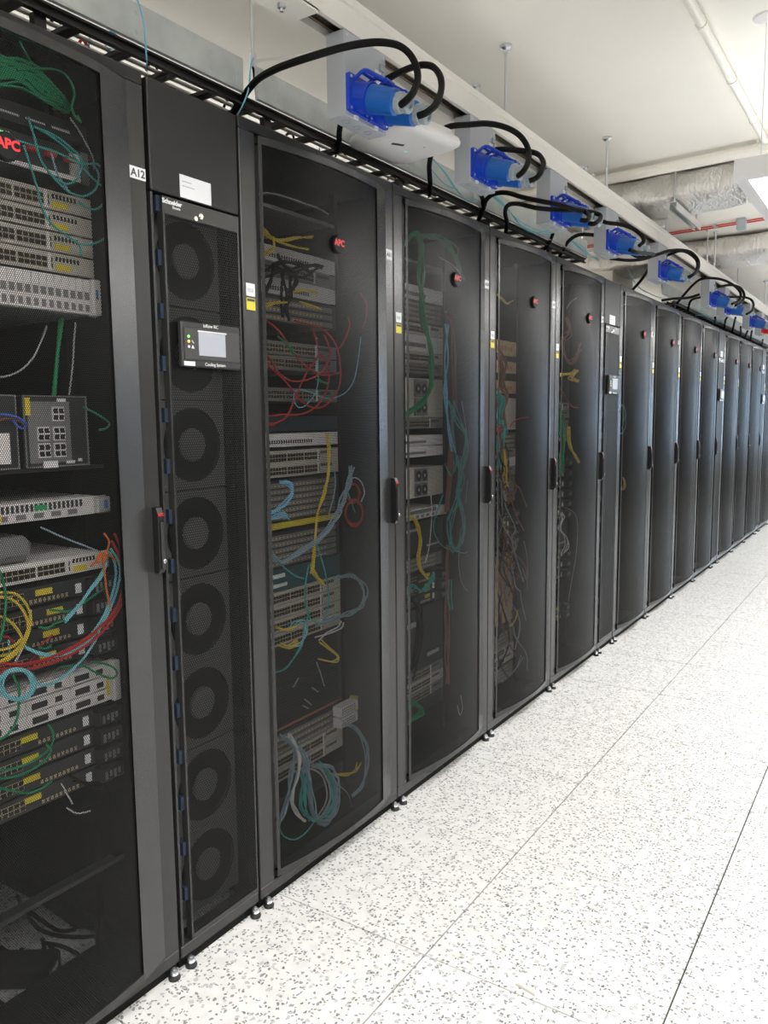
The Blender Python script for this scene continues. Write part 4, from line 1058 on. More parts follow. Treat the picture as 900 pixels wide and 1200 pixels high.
# ---------------------------------------------------------------- loose cables: (colour, radius, label, group, joined) then the runs in metres
CABLES = [
 ('green', 0.0026, 'thin green patch cable in the thick bundle at the top of the A12 rack', 'green bundle in the A12 rack', 0, [
  [(-0.032,0.937,2.165),(-0.032,0.981,2.17),(-0.029,1.024,2.165),(-0.032,1.07,2.166),(-0.041,1.11,2.148),(-0.057,1.119,2.117)],
  [(-0.032,0.937,2.161),(-0.032,0.981,2.164),(-0.029,1.025,2.177),(-0.032,1.071,2.168),(-0.041,1.097,2.139),(-0.057,1.142,2.138)],
  [(-0.032,0.936,2.155),(-0.032,0.98,2.159),(-0.029,1.024,2.165),(-0.032,1.07,2.159),(-0.041,1.1,2.152),(-0.057,1.135,2.135)],
  [(-0.032,0.937,2.16),(-0.032,0.981,2.166),(-0.029,1.025,2.174),(-0.032,1.07,2.16),(-0.041,1.107,2.139),(-0.057,1.133,2.118)],
  [(-0.032,0.936,2.154),(-0.032,0.98,2.158),(-0.029,1.024,2.164),(-0.032,1.07,2.163),(-0.041,1.123,2.139),(-0.057,1.147,2.12)],
  [(-0.032,0.936,2.153),(-0.032,0.98,2.161),(-0.029,1.024,2.165),(-0.032,1.07,2.166),(-0.041,1.117,2.146),(-0.057,1.148,2.13)],
  [(-0.032,0.935,2.144),(-0.032,0.98,2.15),(-0.029,1.025,2.167),(-0.032,1.07,2.161),(-0.041,1.121,2.145),(-0.057,1.154,2.131)],
  [(-0.032,0.936,2.15),(-0.032,0.98,2.15),(-0.029,1.023,2.152),(-0.032,1.07,2.157),(-0.041,1.097,2.138),(-0.057,1.152,2.12)],
  [(-0.032,0.936,2.147),(-0.032,0.98,2.153),(-0.029,1.024,2.161),(-0.032,1.07,2.16),(-0.041,1.118,2.146),(-0.057,1.135,2.124)],
  [(-0.032,0.935,2.144),(-0.032,0.979,2.144),(-0.029,1.024,2.158),(-0.032,1.069,2.144),(-0.041,1.098,2.134),(-0.057,1.121,2.125)],
  [(-0.032,0.935,2.134),(-0.032,0.979,2.14),(-0.029,1.024,2.153),(-0.032,1.068,2.136),(-0.041,1.1,2.134),(-0.057,1.148,2.122)],
  [(-0.032,0.935,2.14),(-0.032,0.978,2.135),(-0.029,1.024,2.153),(-0.032,1.069,2.15),(-0.041,1.117,2.139),(-0.057,1.125,2.131)],
  [(-0.032,0.935,2.137),(-0.032,0.979,2.138),(-0.029,1.023,2.15),(-0.032,1.069,2.139),(-0.041,1.105,2.131),(-0.057,1.153,2.128)],
  [(-0.032,0.934,2.13),(-0.032,0.978,2.131),(-0.029,1.023,2.149),(-0.032,1.069,2.148),(-0.041,1.12,2.128),(-0.057,1.123,2.128)],
  [(-0.032,0.934,2.126),(-0.032,0.978,2.128),(-0.029,1.023,2.146),(-0.032,1.068,2.127),(-0.041,1.119,2.13),(-0.057,1.13,2.132)],
  [(-0.032,0.934,2.13),(-0.032,0.978,2.125),(-0.029,1.023,2.143),(-0.032,1.068,2.131),(-0.041,1.101,2.119),(-0.057,1.137,2.129)],
  [(-0.032,0.934,2.126),(-0.032,0.978,2.125),(-0.029,1.023,2.144),(-0.032,1.069,2.14),(-0.041,1.109,2.12),(-0.057,1.138,2.13)],
  [(-0.032,0.933,2.116),(-0.032,0.978,2.129),(-0.029,1.023,2.142),(-0.032,1.069,2.137),(-0.041,1.107,2.131),(-0.057,1.119,2.121)],
  [(-0.032,0.933,2.117),(-0.032,0.978,2.128),(-0.029,1.022,2.134),(-0.032,1.067,2.12),(-0.041,1.122,2.124),(-0.057,1.141,2.122)],
  [(-0.032,0.934,2.118),(-0.032,0.978,2.126),(-0.029,1.023,2.138),(-0.032,1.067,2.118),(-0.041,1.113,2.114),(-0.057,1.112,2.112)],
  [(-0.032,0.933,2.113),(-0.032,0.977,2.114),(-0.029,1.022,2.131),(-0.032,1.067,2.114),(-0.041,1.095,2.115),(-0.057,1.142,2.113)],
  [(-0.032,0.933,2.107),(-0.032,0.977,2.112),(-0.029,1.021,2.12),(-0.032,1.067,2.114),(-0.041,1.103,2.113),(-0.057,1.149,2.116)],
 ]),
 ('green', 0.0026, 'green cable looping out of the bundle at the top of the A12 rack', None, 0, [
  [(-0.026,1.012,2.151),(-0.026,1.071,2.174),(-0.026,1.115,2.182),(-0.026,1.139,2.166),(-0.026,1.144,2.143),(-0.026,1.136,2.118),(-0.026,1.143,2.101),(-0.026,1.158,2.093),(-0.026,1.148,2.104)],
 ]),
 ('green', 0.0024, 'single green cable rising to the roof of the A12 rack', None, 0, [
  [(-0.029,1.022,2.211),(-0.029,1.036,2.193),(-0.029,1.048,2.179),(-0.029,1.073,2.172)],
 ]),
 ('grey', 0.002, 'thin white lead curving beside the labels in the A12 rack', None, 0, [
  [(-0.035,1.137,2.097),(-0.035,1.157,2.078),(-0.035,1.169,2.062),(-0.035,1.181,2.045),(-0.035,1.191,2.028),(-0.035,1.192,2.004)],
 ]),
 ('teal', 0.0024, 'teal looping cable in the upper part of the A12 rack', 'teal loops in the A12 rack', 0, [
  [(-0.026,1.031,2.066),(-0.026,1.042,2.031),(-0.026,1.048,2.002),(-0.026,1.062,1.976),(-0.026,1.085,1.959),(-0.026,1.113,1.953),(-0.026,1.139,1.968),(-0.026,1.154,1.997),(-0.026,1.151,2.018),(-0.026,1.131,2.03),(-0.026,1.094,2.045),(-0.026,1.043,2.051)],
  [(-0.023,1.03,2.06),(-0.023,1.043,2.02),(-0.023,1.052,1.987),(-0.023,1.078,1.959),(-0.023,1.114,1.937),(-0.023,1.152,1.935),(-0.023,1.184,1.957),(-0.023,1.195,1.99),(-0.023,1.183,2.009)],
  [(-0.023,1.138,1.921),(-0.023,1.166,1.911),(-0.023,1.196,1.922),(-0.023,1.214,1.956),(-0.023,1.214,1.993),(-0.023,1.192,2.013),(-0.023,1.157,2.004),(-0.023,1.118,2.005)],
  [(-0.026,1.017,2.007),(-0.026,1.03,1.967),(-0.026,1.043,1.925),(-0.026,1.052,1.888),(-0.026,1.07,1.862),(-0.026,1.106,1.843),(-0.026,1.135,1.831),(-0.026,1.142,1.806)],
  [(-0.023,1.137,1.83),(-0.023,1.168,1.836),(-0.023,1.201,1.853),(-0.023,1.225,1.88),(-0.023,1.236,1.904)],
  [(-0.029,0.995,2.013),(-0.029,1.043,2.014),(-0.029,1.094,2.014),(-0.029,1.144,2.006),(-0.029,1.184,2.012)],
  [(-0.029,1.045,2.052),(-0.029,1.084,2.043),(-0.029,1.124,2.026),(-0.029,1.148,2.007),(-0.029,1.186,1.98),(-0.029,1.226,1.961)],
 ]),
 ('steel', 0.0024, 'dull blue lead hanging in front of the pale switches in the A12 rack', None, 0, [
  [(-0.029,1.082,2.008),(-0.029,1.092,1.975),(-0.029,1.103,1.957),(-0.029,1.123,1.937)],
 ]),
 ('grey', 0.002, 'lower grey lead hanging below the storage shelf in the A12 rack', 'grey leads in the A12 rack', 0, [
  [(-0.035,1.052,1.647),(-0.035,1.036,1.614),(-0.035,1.018,1.582),(-0.035,0.987,1.552),(-0.035,0.948,1.536),(-0.035,0.911,1.537)]]),
 ('grey', 0.002, 'upper grey lead hanging below the storage shelf in the A12 rack', 'grey leads in the A12 rack', 0, [
  [(-0.048,1.133,1.663),(-0.048,1.126,1.621),(-0.048,1.122,1.587),(-0.048,1.115,1.545),(-0.048,1.106,1.502)]]),
 ('green', 0.004, 'lower dark green lead hanging behind the shelf in the A12 rack', None, 0, [
  [(-0.105,1.134,1.676),(-0.101,1.118,1.585),(-0.101,1.103,1.484)]]),
 ('green', 0.004, 'upper dark green lead hanging behind the shelf in the A12 rack', None, 0, [
  [(-0.1,1.137,1.677),(-0.098,1.116,1.589),(-0.101,1.101,1.493)]]),
 ('green', 0.0026, 'green lead plugged into the square industrial switch', None, 0, [
  [(-0.035,1.132,1.475),(-0.035,1.15,1.467),(-0.035,1.177,1.454),(-0.035,1.199,1.438),(-0.035,1.189,1.426),(-0.035,1.17,1.423)],
 ]),
 ('blue', 0.0028, 'blue lead between the power module and the industrial switch', None, 0, [
  [(-0.041,0.915,1.46),(-0.041,0.952,1.458),(-0.041,0.978,1.451),(-0.041,0.994,1.438)],
 ]),
 ('brown', 0.0024, 'brown lead under the blue lead in the A12 rack', None, 0, [
  [(-0.048,0.921,1.443),(-0.048,0.959,1.451),(-0.048,0.985,1.444),(-0.048,0.996,1.433)],
 ]),
 ('blue', 0.0024, 'short blue lead looping at the industrial switch', None, 0, [
  [(-0.044,0.966,1.446),(-0.044,0.975,1.435),(-0.044,0.988,1.429),(-0.044,0.996,1.438)],
 ]),
 ('red', 0.0031, 'upper red patch cable sweeping in a wide arc in the A12 rack', 'red arcs in the A12 rack', 0, [
  [(-0.017,0.842,0.966),(-0.017,0.886,0.949),(-0.017,0.939,0.933),(-0.017,1.003,0.931),(-0.017,1.079,0.947),(-0.017,1.143,0.976),(-0.017,1.189,1.018),(-0.017,1.212,1.074),(-0.017,1.205,1.132),(-0.017,1.184,1.182)]]),
 ('red', 0.0031, 'middle red patch cable sweeping in a wide arc in the A12 rack', 'red arcs in the A12 rack', 0, [
  [(-0.014,0.839,0.936),(-0.014,0.883,0.929),(-0.014,0.949,0.92),(-0.014,1.032,0.922),(-0.014,1.111,0.944),(-0.014,1.175,0.99),(-0.014,1.205,1.046),(-0.014,1.195,1.12),(-0.014,1.173,1.166)]]),
 ('red', 0.0031, 'lower red patch cable sweeping in a wide arc in the A12 rack', 'red arcs in the A12 rack', 0, [
  [(-0.02,0.843,0.948),(-0.02,0.887,0.936),(-0.02,0.944,0.928),(-0.02,1.026,0.929),(-0.02,1.121,0.957),(-0.02,1.186,1.008),(-0.02,1.207,1.082),(-0.02,1.199,1.149)]]),
 ('cyan', 0.0031, 'pale cyan patch cable curving down from the orange tie in the A12 rack', 'cyan curves in the A12 rack', 0, [
  [(-0.023,0.945,0.97),(-0.023,0.977,0.948),(-0.023,1.02,0.932),(-0.023,1.072,0.936),(-0.023,1.124,0.966),(-0.023,1.164,1.016),(-0.023,1.187,1.077),(-0.023,1.183,1.121),(-0.023,1.167,1.143)],
  [(-0.02,0.947,0.966),(-0.02,0.981,0.942),(-0.02,1.022,0.928),(-0.02,1.078,0.933),(-0.02,1.13,0.963),(-0.02,1.172,1.019),(-0.02,1.197,1.08),(-0.02,1.192,1.118),(-0.02,1.174,1.147)],
 ]),
 ('cyan', 0.0028, 'pale cyan patch cable curving down from the orange tie in the A12 rack', 'cyan curves in the A12 rack', 0, [
  [(-0.029,1.05,0.996),(-0.025,1.084,1.026),(-0.024,1.118,1.058),(-0.023,1.15,1.087),(-0.028,1.165,1.122)],
  [(-0.029,1.051,1.001),(-0.026,1.087,1.027),(-0.025,1.116,1.056),(-0.024,1.155,1.094),(-0.027,1.165,1.123)],
  [(-0.029,1.048,1.003),(-0.023,1.086,1.032),(-0.028,1.115,1.057),(-0.028,1.15,1.09),(-0.025,1.164,1.123)],
  [(-0.017,1.038,0.883),(-0.017,1.076,0.902),(-0.017,1.108,0.93),(-0.017,1.132,0.959)],
 ]),
 ('steel', 0.0022, 'dull lead running back from the orange tie in the A12 rack', None, 0, [
  [(-0.035,1.009,1.216),(-0.035,1.064,1.186),(-0.035,1.117,1.16),(-0.035,1.157,1.14)],
 ]),
 ('orange', 0.0026, 'orange cable knotted beside the silver switch in the A12 rack', 'orange knot in the A12 rack', 1, [
  [(-0.023,1.119,1.113),(-0.023,1.138,1.124),(-0.023,1.155,1.135),(-0.023,1.167,1.145),(-0.023,1.173,1.165),(-0.023,1.16,1.185)],
  [(-0.02,1.131,1.125),(-0.02,1.155,1.135),(-0.02,1.178,1.126),(-0.02,1.196,1.109),(-0.02,1.208,1.093)],
  [(-0.02,1.15,1.132),(-0.02,1.153,1.1),(-0.02,1.157,1.054),(-0.02,1.162,1.021),(-0.02,1.166,1)],
  [(-0.017,1.131,1.129),(-0.017,1.144,1.141),(-0.017,1.157,1.135),(-0.017,1.152,1.122),(-0.017,1.133,1.121),(-0.017,1.143,1.135),(-0.017,1.16,1.139)],
 ]),
 ('yellow', 0.0031, 'highest yellow patch cable looping at the edge of the picture in the A12 rack', 'yellow loops in the A12 rack', 0, [
  [(-0.02,0.863,1.102),(-0.02,0.899,1.095),(-0.02,0.932,1.086),(-0.02,0.953,1.061),(-0.02,0.963,1.031),(-0.02,0.955,0.996),(-0.02,0.935,0.967),(-0.02,0.903,0.95),(-0.02,0.861,0.947)]]),
 ('yellow', 0.0031, 'second highest yellow patch cable looping at the edge of the picture in the A12 rack', 'yellow loops in the A12 rack', 0, [
  [(-0.017,0.86,1.089),(-0.017,0.896,1.086),(-0.017,0.923,1.075),(-0.017,0.944,1.049),(-0.017,0.954,1.015),(-0.017,0.942,0.984),(-0.017,0.915,0.962),(-0.017,0.887,0.953),(-0.017,0.851,0.955)]]),
 ('yellow', 0.0031, 'second lowest yellow patch cable looping at the edge of the picture in the A12 rack', 'yellow loops in the A12 rack', 0, [
  [(-0.023,0.861,1.053),(-0.023,0.897,1.045),(-0.023,0.92,1.027),(-0.023,0.937,1.001),(-0.023,0.942,0.978),(-0.023,0.925,0.965),(-0.023,0.9,0.961),(-0.023,0.858,0.965)]]),
 ('yellow', 0.0031, 'lowest yellow patch cable looping at the edge of the picture in the A12 rack', 'yellow loops in the A12 rack', 0, [
  [(-0.014,0.851,0.989),(-0.014,0.887,0.977),(-0.014,0.917,0.978),(-0.014,0.937,0.99)]]),
 ('white', 0.0028, 'pale cable beside the yellow loops in the A12 rack', None, 0, [
  [(-0.026,0.968,1.043),(-0.026,0.961,1.007),(-0.026,0.947,0.973),(-0.026,0.926,0.941)],
 ]),
 ('green', 0.0028, 'green patch cable plugged into a black switch in the A12 rack', 'green leads on the black switches in the A12 rack', 0, [
  [(-0.014,0.885,1.168),(-0.014,0.901,1.128),(-0.014,0.907,1.087),(-0.014,0.902,1.045),(-0.014,0.892,1.006),(-0.014,0.875,0.974)],
  [(-0.032,1.016,1.032),(-0.032,1.041,1.025),(-0.032,1.066,1.019),(-0.032,1.098,1.028),(-0.032,1.135,1.045),(-0.032,1.164,1.056)],
  [(-0.032,0.987,1),(-0.032,1.009,0.993),(-0.032,1.03,1),(-0.032,1.052,1.001)],
  [(-0.032,0.982,0.957),(-0.032,0.998,0.949),(-0.032,1.015,0.951)],
  [(-0.017,0.912,0.918),(-0.017,0.924,0.885),(-0.017,0.921,0.845),(-0.017,0.913,0.814),(-0.017,0.89,0.792),(-0.017,0.86,0.788)],
  [(-0.035,0.997,0.778),(-0.035,1.008,0.754),(-0.035,1.004,0.728),(-0.035,0.976,0.711),(-0.035,0.935,0.705),(-0.035,0.891,0.712),(-0.035,0.854,0.727)],
  [(-0.032,0.988,0.735),(-0.032,0.999,0.715),(-0.032,0.977,0.697),(-0.032,0.932,0.688),(-0.032,0.889,0.695),(-0.032,0.851,0.712)],
  [(-0.032,0.995,0.645),(-0.032,0.969,0.639),(-0.032,0.933,0.644),(-0.032,0.895,0.666),(-0.032,0.855,0.693)],
 ]),
 ('green', 0.0024, 'green patch cable plugged into a black switch in the A12 rack', 'green leads on the black switches in the A12 rack', 0, [
  [(-0.023,1.11,0.89),(-0.023,1.142,0.878),(-0.023,1.169,0.86),(-0.023,1.176,0.843),(-0.023,1.158,0.838),(-0.023,1.117,0.864),(-0.023,1.082,0.89),(-0.023,1.026,0.901)],
 ]),
 ('cyan', 0.0031, 'cyan cable wound in a coil in front of the silver drawers', 'cyan coil in the A12 rack', 0, [
  [(-0.02,0.938,0.919),(-0.019,0.958,0.9),(-0.012,0.959,0.881),(-0.017,0.951,0.863),(-0.011,0.922,0.862),(-0.011,0.896,0.873),(-0.012,0.88,0.893),(-0.008,0.876,0.915),(-0.013,0.894,0.927),(-0.011,0.918,0.927),(-0.008,0.942,0.915)],
  [(-0.019,0.962,0.876),(-0.019,0.948,0.863),(-0.014,0.921,0.864),(-0.014,0.896,0.876),(-0.012,0.88,0.896),(-0.011,0.88,0.915),(-0.009,0.895,0.927),(-0.007,0.919,0.926),(-0.008,0.943,0.912),(-0.01,0.957,0.89),(-0.007,0.95,0.873)],
  [(-0.015,0.933,0.862),(-0.018,0.914,0.863),(-0.016,0.895,0.879),(-0.015,0.888,0.901),(-0.011,0.892,0.92),(-0.012,0.909,0.928),(-0.01,0.929,0.923),(-0.008,0.943,0.907),(-0.01,0.949,0.884),(-0.006,0.937,0.869),(-0.004,0.917,0.865)],
  [(-0.019,0.957,0.865),(-0.016,0.933,0.858),(-0.014,0.906,0.866),(-0.011,0.883,0.885),(-0.014,0.879,0.907),(-0.011,0.888,0.926),(-0.008,0.908,0.932),(-0.008,0.934,0.923),(-0.006,0.952,0.903),(-0.009,0.956,0.879),(-0.006,0.94,0.864)],
  [(-0.016,0.931,0.857),(-0.014,0.905,0.866),(-0.017,0.887,0.884),(-0.011,0.879,0.909),(-0.009,0.889,0.927),(-0.008,0.911,0.932),(-0.011,0.937,0.921),(-0.008,0.952,0.901),(-0.01,0.955,0.877),(-0.005,0.936,0.864),(-0.005,0.912,0.863)],
 ]),
 ('cyan', 0.0031, 'cyan cable leading out of the coil along the silver drawers', None, 0, [
  [(-0.017,0.951,0.888),(-0.017,0.989,0.872),(-0.017,1.025,0.877),(-0.017,1.06,0.891)],
 ]),
 ('cyan', 0.0028, 'short cyan lead standing beside the yellow loops', None, 0, [
  [(-0.023,0.912,0.991),(-0.023,0.912,0.969),(-0.023,0.907,0.946)],
 ]),
 ('red', 0.0028, 'short red lead beside the short cyan lead', None, 0, [
  [(-0.029,0.905,0.999),(-0.029,0.916,0.995),(-0.029,0.926,0.977),(-0.029,0.915,0.976)],
 ]),
 ('red', 0.0018, 'red and blue twisted lead on the black switches in the A12 rack', None, 0, [
  [(-0.035,0.962,0.928),(-0.035,0.979,0.939),(-0.035,0.992,0.958),(-0.035,1.022,0.974)],
 ]),
 ('white', 0.0018, 'thin white lead below the black switches in the A12 rack', None, 0, [
  [(-0.041,1.025,0.626),(-0.041,1.035,0.602),(-0.041,1.05,0.566)],
 ]),
 ('white', 0.0018, 'thin white lead lying under the lowest black switches in the A12 rack', None, 0, [
  [(-0.041,1.035,0.563),(-0.041,1.06,0.539),(-0.041,1.096,0.529)],
 ]),
 ('black', 0.003, 'black power lead hanging at the right side of the A12 rack', 'black leads in the A12 rack', 0, [
  [(-0.054,1.169,0.691),(-0.054,1.195,0.638),(-0.054,1.213,0.675),(-0.054,1.222,0.738),(-0.054,1.205,0.808)],
  [(-0.054,1.178,0.687),(-0.054,1.205,0.634),(-0.054,1.222,0.694),(-0.054,1.228,0.762),(-0.054,1.205,0.808)],
  [(-0.054,1.188,0.684),(-0.054,1.215,0.63),(-0.054,1.231,0.713),(-0.054,1.235,0.786),(-0.054,1.205,0.808)],
  [(-0.058,1.058,0.628),(-0.053,1.129,0.569),(-0.065,1.18,0.576),(-0.047,1.189,0.65)],
  [(-0.047,1.061,0.616),(-0.054,1.127,0.584),(-0.049,1.186,0.593),(-0.043,1.185,0.646)],
 ]),
 ('black', 0.0058, 'black power cable lying on the floor inside the A12 rack', 'floor cables in the A12 rack', 0, [
  [(-0.498,1.166,0.12),(-0.557,1.227,0.008),(-0.471,1.208,0.008),(-0.403,1.216,0.008),(-0.346,1.243,0.008),(-0.304,1.274,0.008),(-0.189,1.212,0.1),(-0.106,1.161,0.2)],
  [(-0.595,1.297,0.008),(-0.515,1.283,0.008),(-0.438,1.275,0.008),(-0.381,1.274,0.008),(-0.34,1.301,0.008)],
  [(-0.567,1.24,0.008),(-0.501,1.235,0.008),(-0.421,1.231,0.008),(-0.384,1.254,0.008),(-0.386,1.294,0.008)],
  [(-0.404,1.176,0.008),(-0.358,1.193,0.008),(-0.302,1.199,0.008),(-0.246,1.198,0.008),(-0.228,1.218,0.008),(-0.186,1.208,0.06),(-0.115,1.165,0.15)],
  [(-0.363,1.152,0.05),(-0.349,1.148,0.008),(-0.287,1.109,0.008),(-0.241,1.064,0.008),(-0.219,1.036,0.008)],
  [(-0.378,1.18,0.008),(-0.33,1.169,0.008),(-0.273,1.137,0.008),(-0.229,1.09,0.008),(-0.224,1.058,0.008)],
  [(-0.487,1.102,0.008),(-0.436,1.101,0.008),(-0.412,1.1,0.008),(-0.385,1.105,0.04)],
  [(-0.325,0.982,0.008),(-0.271,0.982,0.008),(-0.223,0.979,0.008)],
 ]),
 ('grey', 0.003, 'pale lead arching across the top of the A11 rack', None, 0, [
  [(-0.1,1.782,2.082),(-0.1,1.834,2.105),(-0.1,1.891,2.113),(-0.1,1.959,2.115),(-0.1,2.025,2.114),(-0.1,2.085,2.114),(-0.1,2.143,2.107)],
 ]),
 ('yellow', 0.003, 'yellow cable fanning out near the top of the A11 rack', 'yellow fan in the A11 rack', 0, [
  [(-0.099,1.785,2.021),(-0.097,1.822,2),(-0.099,1.85,1.981),(-0.092,1.91,1.981),(-0.092,1.976,2.001),(-0.098,2.057,2.022)],
  [(-0.1,1.788,2.014),(-0.089,1.822,1.996),(-0.093,1.853,1.982),(-0.095,1.902,1.984),(-0.102,1.976,2.005),(-0.106,2.06,2.018)],
  [(-0.102,1.807,2.007),(-0.101,1.835,1.984),(-0.097,1.879,1.977),(-0.093,1.948,1.972),(-0.107,2.039,1.979)],
  [(-0.103,1.805,1.999),(-0.094,1.833,1.987),(-0.106,1.872,1.981),(-0.102,1.952,1.974),(-0.099,2.034,1.978)],
  [(-0.097,1.861,1.979),(-0.092,1.863,1.958),(-0.106,1.838,1.937),(-0.09,1.799,1.915)],
  [(-0.09,1.856,1.985),(-0.091,1.858,1.951),(-0.095,1.832,1.928),(-0.092,1.8,1.92)],
 ]),
 ('yellow', 0.003, 'upper yellow lead lying along the pale appliance in the A11 rack', 'yellow leads in the A11 rack', 0, [
  [(-0.109,1.782,1.768),(-0.112,1.837,1.787),(-0.09,1.912,1.799)]]),
 ('yellow', 0.003, 'middle yellow lead lying along the pale appliance in the A11 rack', 'yellow leads in the A11 rack', 0, [
  [(-0.1,1.786,1.766),(-0.096,1.837,1.781),(-0.109,1.902,1.804)]]),
 ('yellow', 0.003, 'lower yellow lead lying along the pale appliance in the A11 rack', 'yellow leads in the A11 rack', 0, [
  [(-0.1,1.784,1.762),(-0.108,1.837,1.788),(-0.088,1.911,1.799)]]),
 ('yellow', 0.003, 'second highest yellow lead lying beside the black cables in the A11 rack', 'yellow leads in the A11 rack 2', 0, [
  [(-0.111,1.965,1.837),(-0.094,2.023,1.85),(-0.1,2.076,1.85)]]),
 ('yellow', 0.003, 'highest yellow lead lying beside the black cables in the A11 rack', 'yellow leads in the A11 rack 2', 0, [
  [(-0.112,1.963,1.84),(-0.108,2.024,1.852),(-0.102,2.075,1.846)]]),
 ('yellow', 0.003, 'second lowest yellow lead lying beside the black cables in the A11 rack', 'yellow leads in the A11 rack 2', 0, [
  [(-0.1,1.985,1.81),(-0.093,2.033,1.804),(-0.097,2.083,1.799)]]),
 ('yellow', 0.003, 'lowest yellow lead lying beside the black cables in the A11 rack', 'yellow leads in the A11 rack 2', 0, [
  [(-0.1,1.993,1.809),(-0.106,2.034,1.803),(-0.093,2.087,1.797)]]),
 ('black', 0.0042, 'black power cable looping in the upper part of the A11 rack', 'black loops in the A11 rack', 0, [
  [(-0.09,1.862,1.907),(-0.094,1.843,1.855),(-0.095,1.815,1.81),(-0.101,1.794,1.766)],
  [(-0.097,1.858,1.9),(-0.089,1.842,1.854),(-0.096,1.823,1.814),(-0.103,1.81,1.77)],
  [(-0.095,1.906,1.894),(-0.111,1.914,1.845),(-0.106,1.905,1.798),(-0.107,1.911,1.754)],
  [(-0.106,1.908,1.887),(-0.1,1.919,1.842),(-0.088,1.909,1.81),(-0.11,1.915,1.764)],
  [(-0.111,1.794,1.85),(-0.101,1.858,1.875),(-0.097,1.927,1.902),(-0.102,1.991,1.885),(-0.103,2.049,1.904)],
  [(-0.099,1.784,1.858),(-0.105,1.855,1.871),(-0.111,1.929,1.899),(-0.103,1.997,1.887),(-0.111,2.06,1.909)],
  [(-0.11,1.839,1.887),(-0.101,1.911,1.917),(-0.099,1.992,1.927),(-0.101,2.043,1.91),(-0.098,2.073,1.924)],
  [(-0.101,1.828,1.881),(-0.099,1.897,1.92),(-0.096,1.984,1.919),(-0.098,2.034,1.909),(-0.099,2.087,1.929)],
  [(-0.094,1.93,1.889),(-0.091,1.967,1.87),(-0.103,1.944,1.831),(-0.098,1.923,1.788),(-0.094,1.924,1.744)],
  [(-0.088,1.941,1.901),(-0.111,1.955,1.864),(-0.102,1.95,1.822),(-0.099,1.915,1.779),(-0.096,1.93,1.75)],
  [(-0.103,1.864,1.895),(-0.104,1.946,1.891),(-0.11,1.978,1.913),(-0.097,2.066,1.935),(-0.102,2.111,1.937)],
  [(-0.103,1.866,1.908),(-0.104,1.943,1.89),(-0.09,1.983,1.906),(-0.11,2.068,1.933),(-0.11,2.116,1.932)],
  [(-0.096,1.881,1.937),(-0.11,1.922,1.913),(-0.11,1.951,1.884),(-0.095,1.929,1.82)],
  [(-0.103,1.888,1.931),(-0.109,1.93,1.911),(-0.09,1.961,1.887),(-0.101,1.937,1.823)],
 ]),
 ('red', 0.003, 'red cable hanging in a wide loop in the A11 rack', 'red loops in the A11 rack', 0, [
  [(-0.1,1.801,1.744),(-0.1,1.849,1.728),(-0.1,1.895,1.702),(-0.1,1.942,1.658),(-0.1,1.999,1.617),(-0.1,2.06,1.592),(-0.1,2.123,1.589),(-0.1,2.19,1.598)],
  [(-0.1,1.958,1.748),(-0.1,2.029,1.745),(-0.1,2.1,1.735),(-0.1,2.155,1.706),(-0.1,2.187,1.66),(-0.1,2.195,1.595),(-0.1,2.184,1.549),(-0.1,2.144,1.508),(-0.1,2.079,1.48),(-0.1,2.004,1.49),(-0.1,1.95,1.527),(-0.1,1.898,1.567),(-0.1,1.844,1.596),(-0.1,1.796,1.629)],
  [(-0.1,1.782,1.463),(-0.1,1.827,1.455),(-0.1,1.894,1.458),(-0.1,1.968,1.458),(-0.1,2.038,1.474),(-0.1,2.093,1.51),(-0.1,2.127,1.564),(-0.1,2.124,1.615),(-0.1,2.084,1.654)],
  [(-0.1,2.046,1.733),(-0.1,2.067,1.694),(-0.1,2.07,1.645),(-0.1,2.025,1.604),(-0.1,1.98,1.549),(-0.1,1.944,1.495),(-0.1,1.902,1.447),(-0.1,1.837,1.429),(-0.1,1.788,1.43)],
  [(-0.09,1.786,1.653),(-0.09,1.826,1.625),(-0.09,1.863,1.586),(-0.09,1.918,1.563),(-0.09,1.985,1.565),(-0.09,2.056,1.584),(-0.09,2.106,1.619),(-0.09,2.122,1.67),(-0.09,2.096,1.717)],
  [(-0.1,2.244,1.787),(-0.1,2.253,1.759),(-0.1,2.222,1.711),(-0.1,2.192,1.68)],
 ]),
 ('red', 0.002, 'thin dull red lead at the right side of the A11 rack', None, 0, [
  [(-0.1,2.317,1.878),(-0.1,2.353,1.848),(-0.1,2.351,1.798),(-0.1,2.33,1.757)],
 ]),
 ('cyan', 0.002, 'thin cyan lead in a narrow loop in the A11 rack', None, 0, [
  [(-0.1,2.068,1.707),(-0.1,2.07,1.639),(-0.1,2.072,1.571),(-0.1,2.053,1.524),(-0.1,2.003,1.487),(-0.1,1.965,1.482),(-0.1,1.945,1.508),(-0.1,1.962,1.535),(-0.1,2.022,1.531),(-0.1,2.084,1.516),(-0.1,2.139,1.508)],
 ]),
 ('sky', 0.002, 'thin blue lead hanging at the right side of the A11 rack', None, 0, [
  [(-0.1,2.318,1.727),(-0.1,2.301,1.653),(-0.1,2.274,1.578),(-0.1,2.222,1.533),(-0.1,2.149,1.511)],
 ]),
 ('green', 0.0026, 'second highest short green lead in the red loops of the A11 rack', 'green leads in the A11 rack', 0, [
  [(-0.104,1.882,1.696),(-0.091,1.92,1.664),(-0.103,1.953,1.645)]]),
 ('green', 0.0026, 'highest short green lead in the red loops of the A11 rack', 'green leads in the A11 rack', 0, [
  [(-0.103,1.881,1.694),(-0.093,1.922,1.668),(-0.098,1.951,1.648)]]),
 ('green', 0.0026, 'lowest short green lead in the red loops of the A11 rack', 'green leads in the A11 rack', 0, [
  [(-0.091,2.062,1.575),(-0.1,2.086,1.567),(-0.089,2.114,1.56)]]),
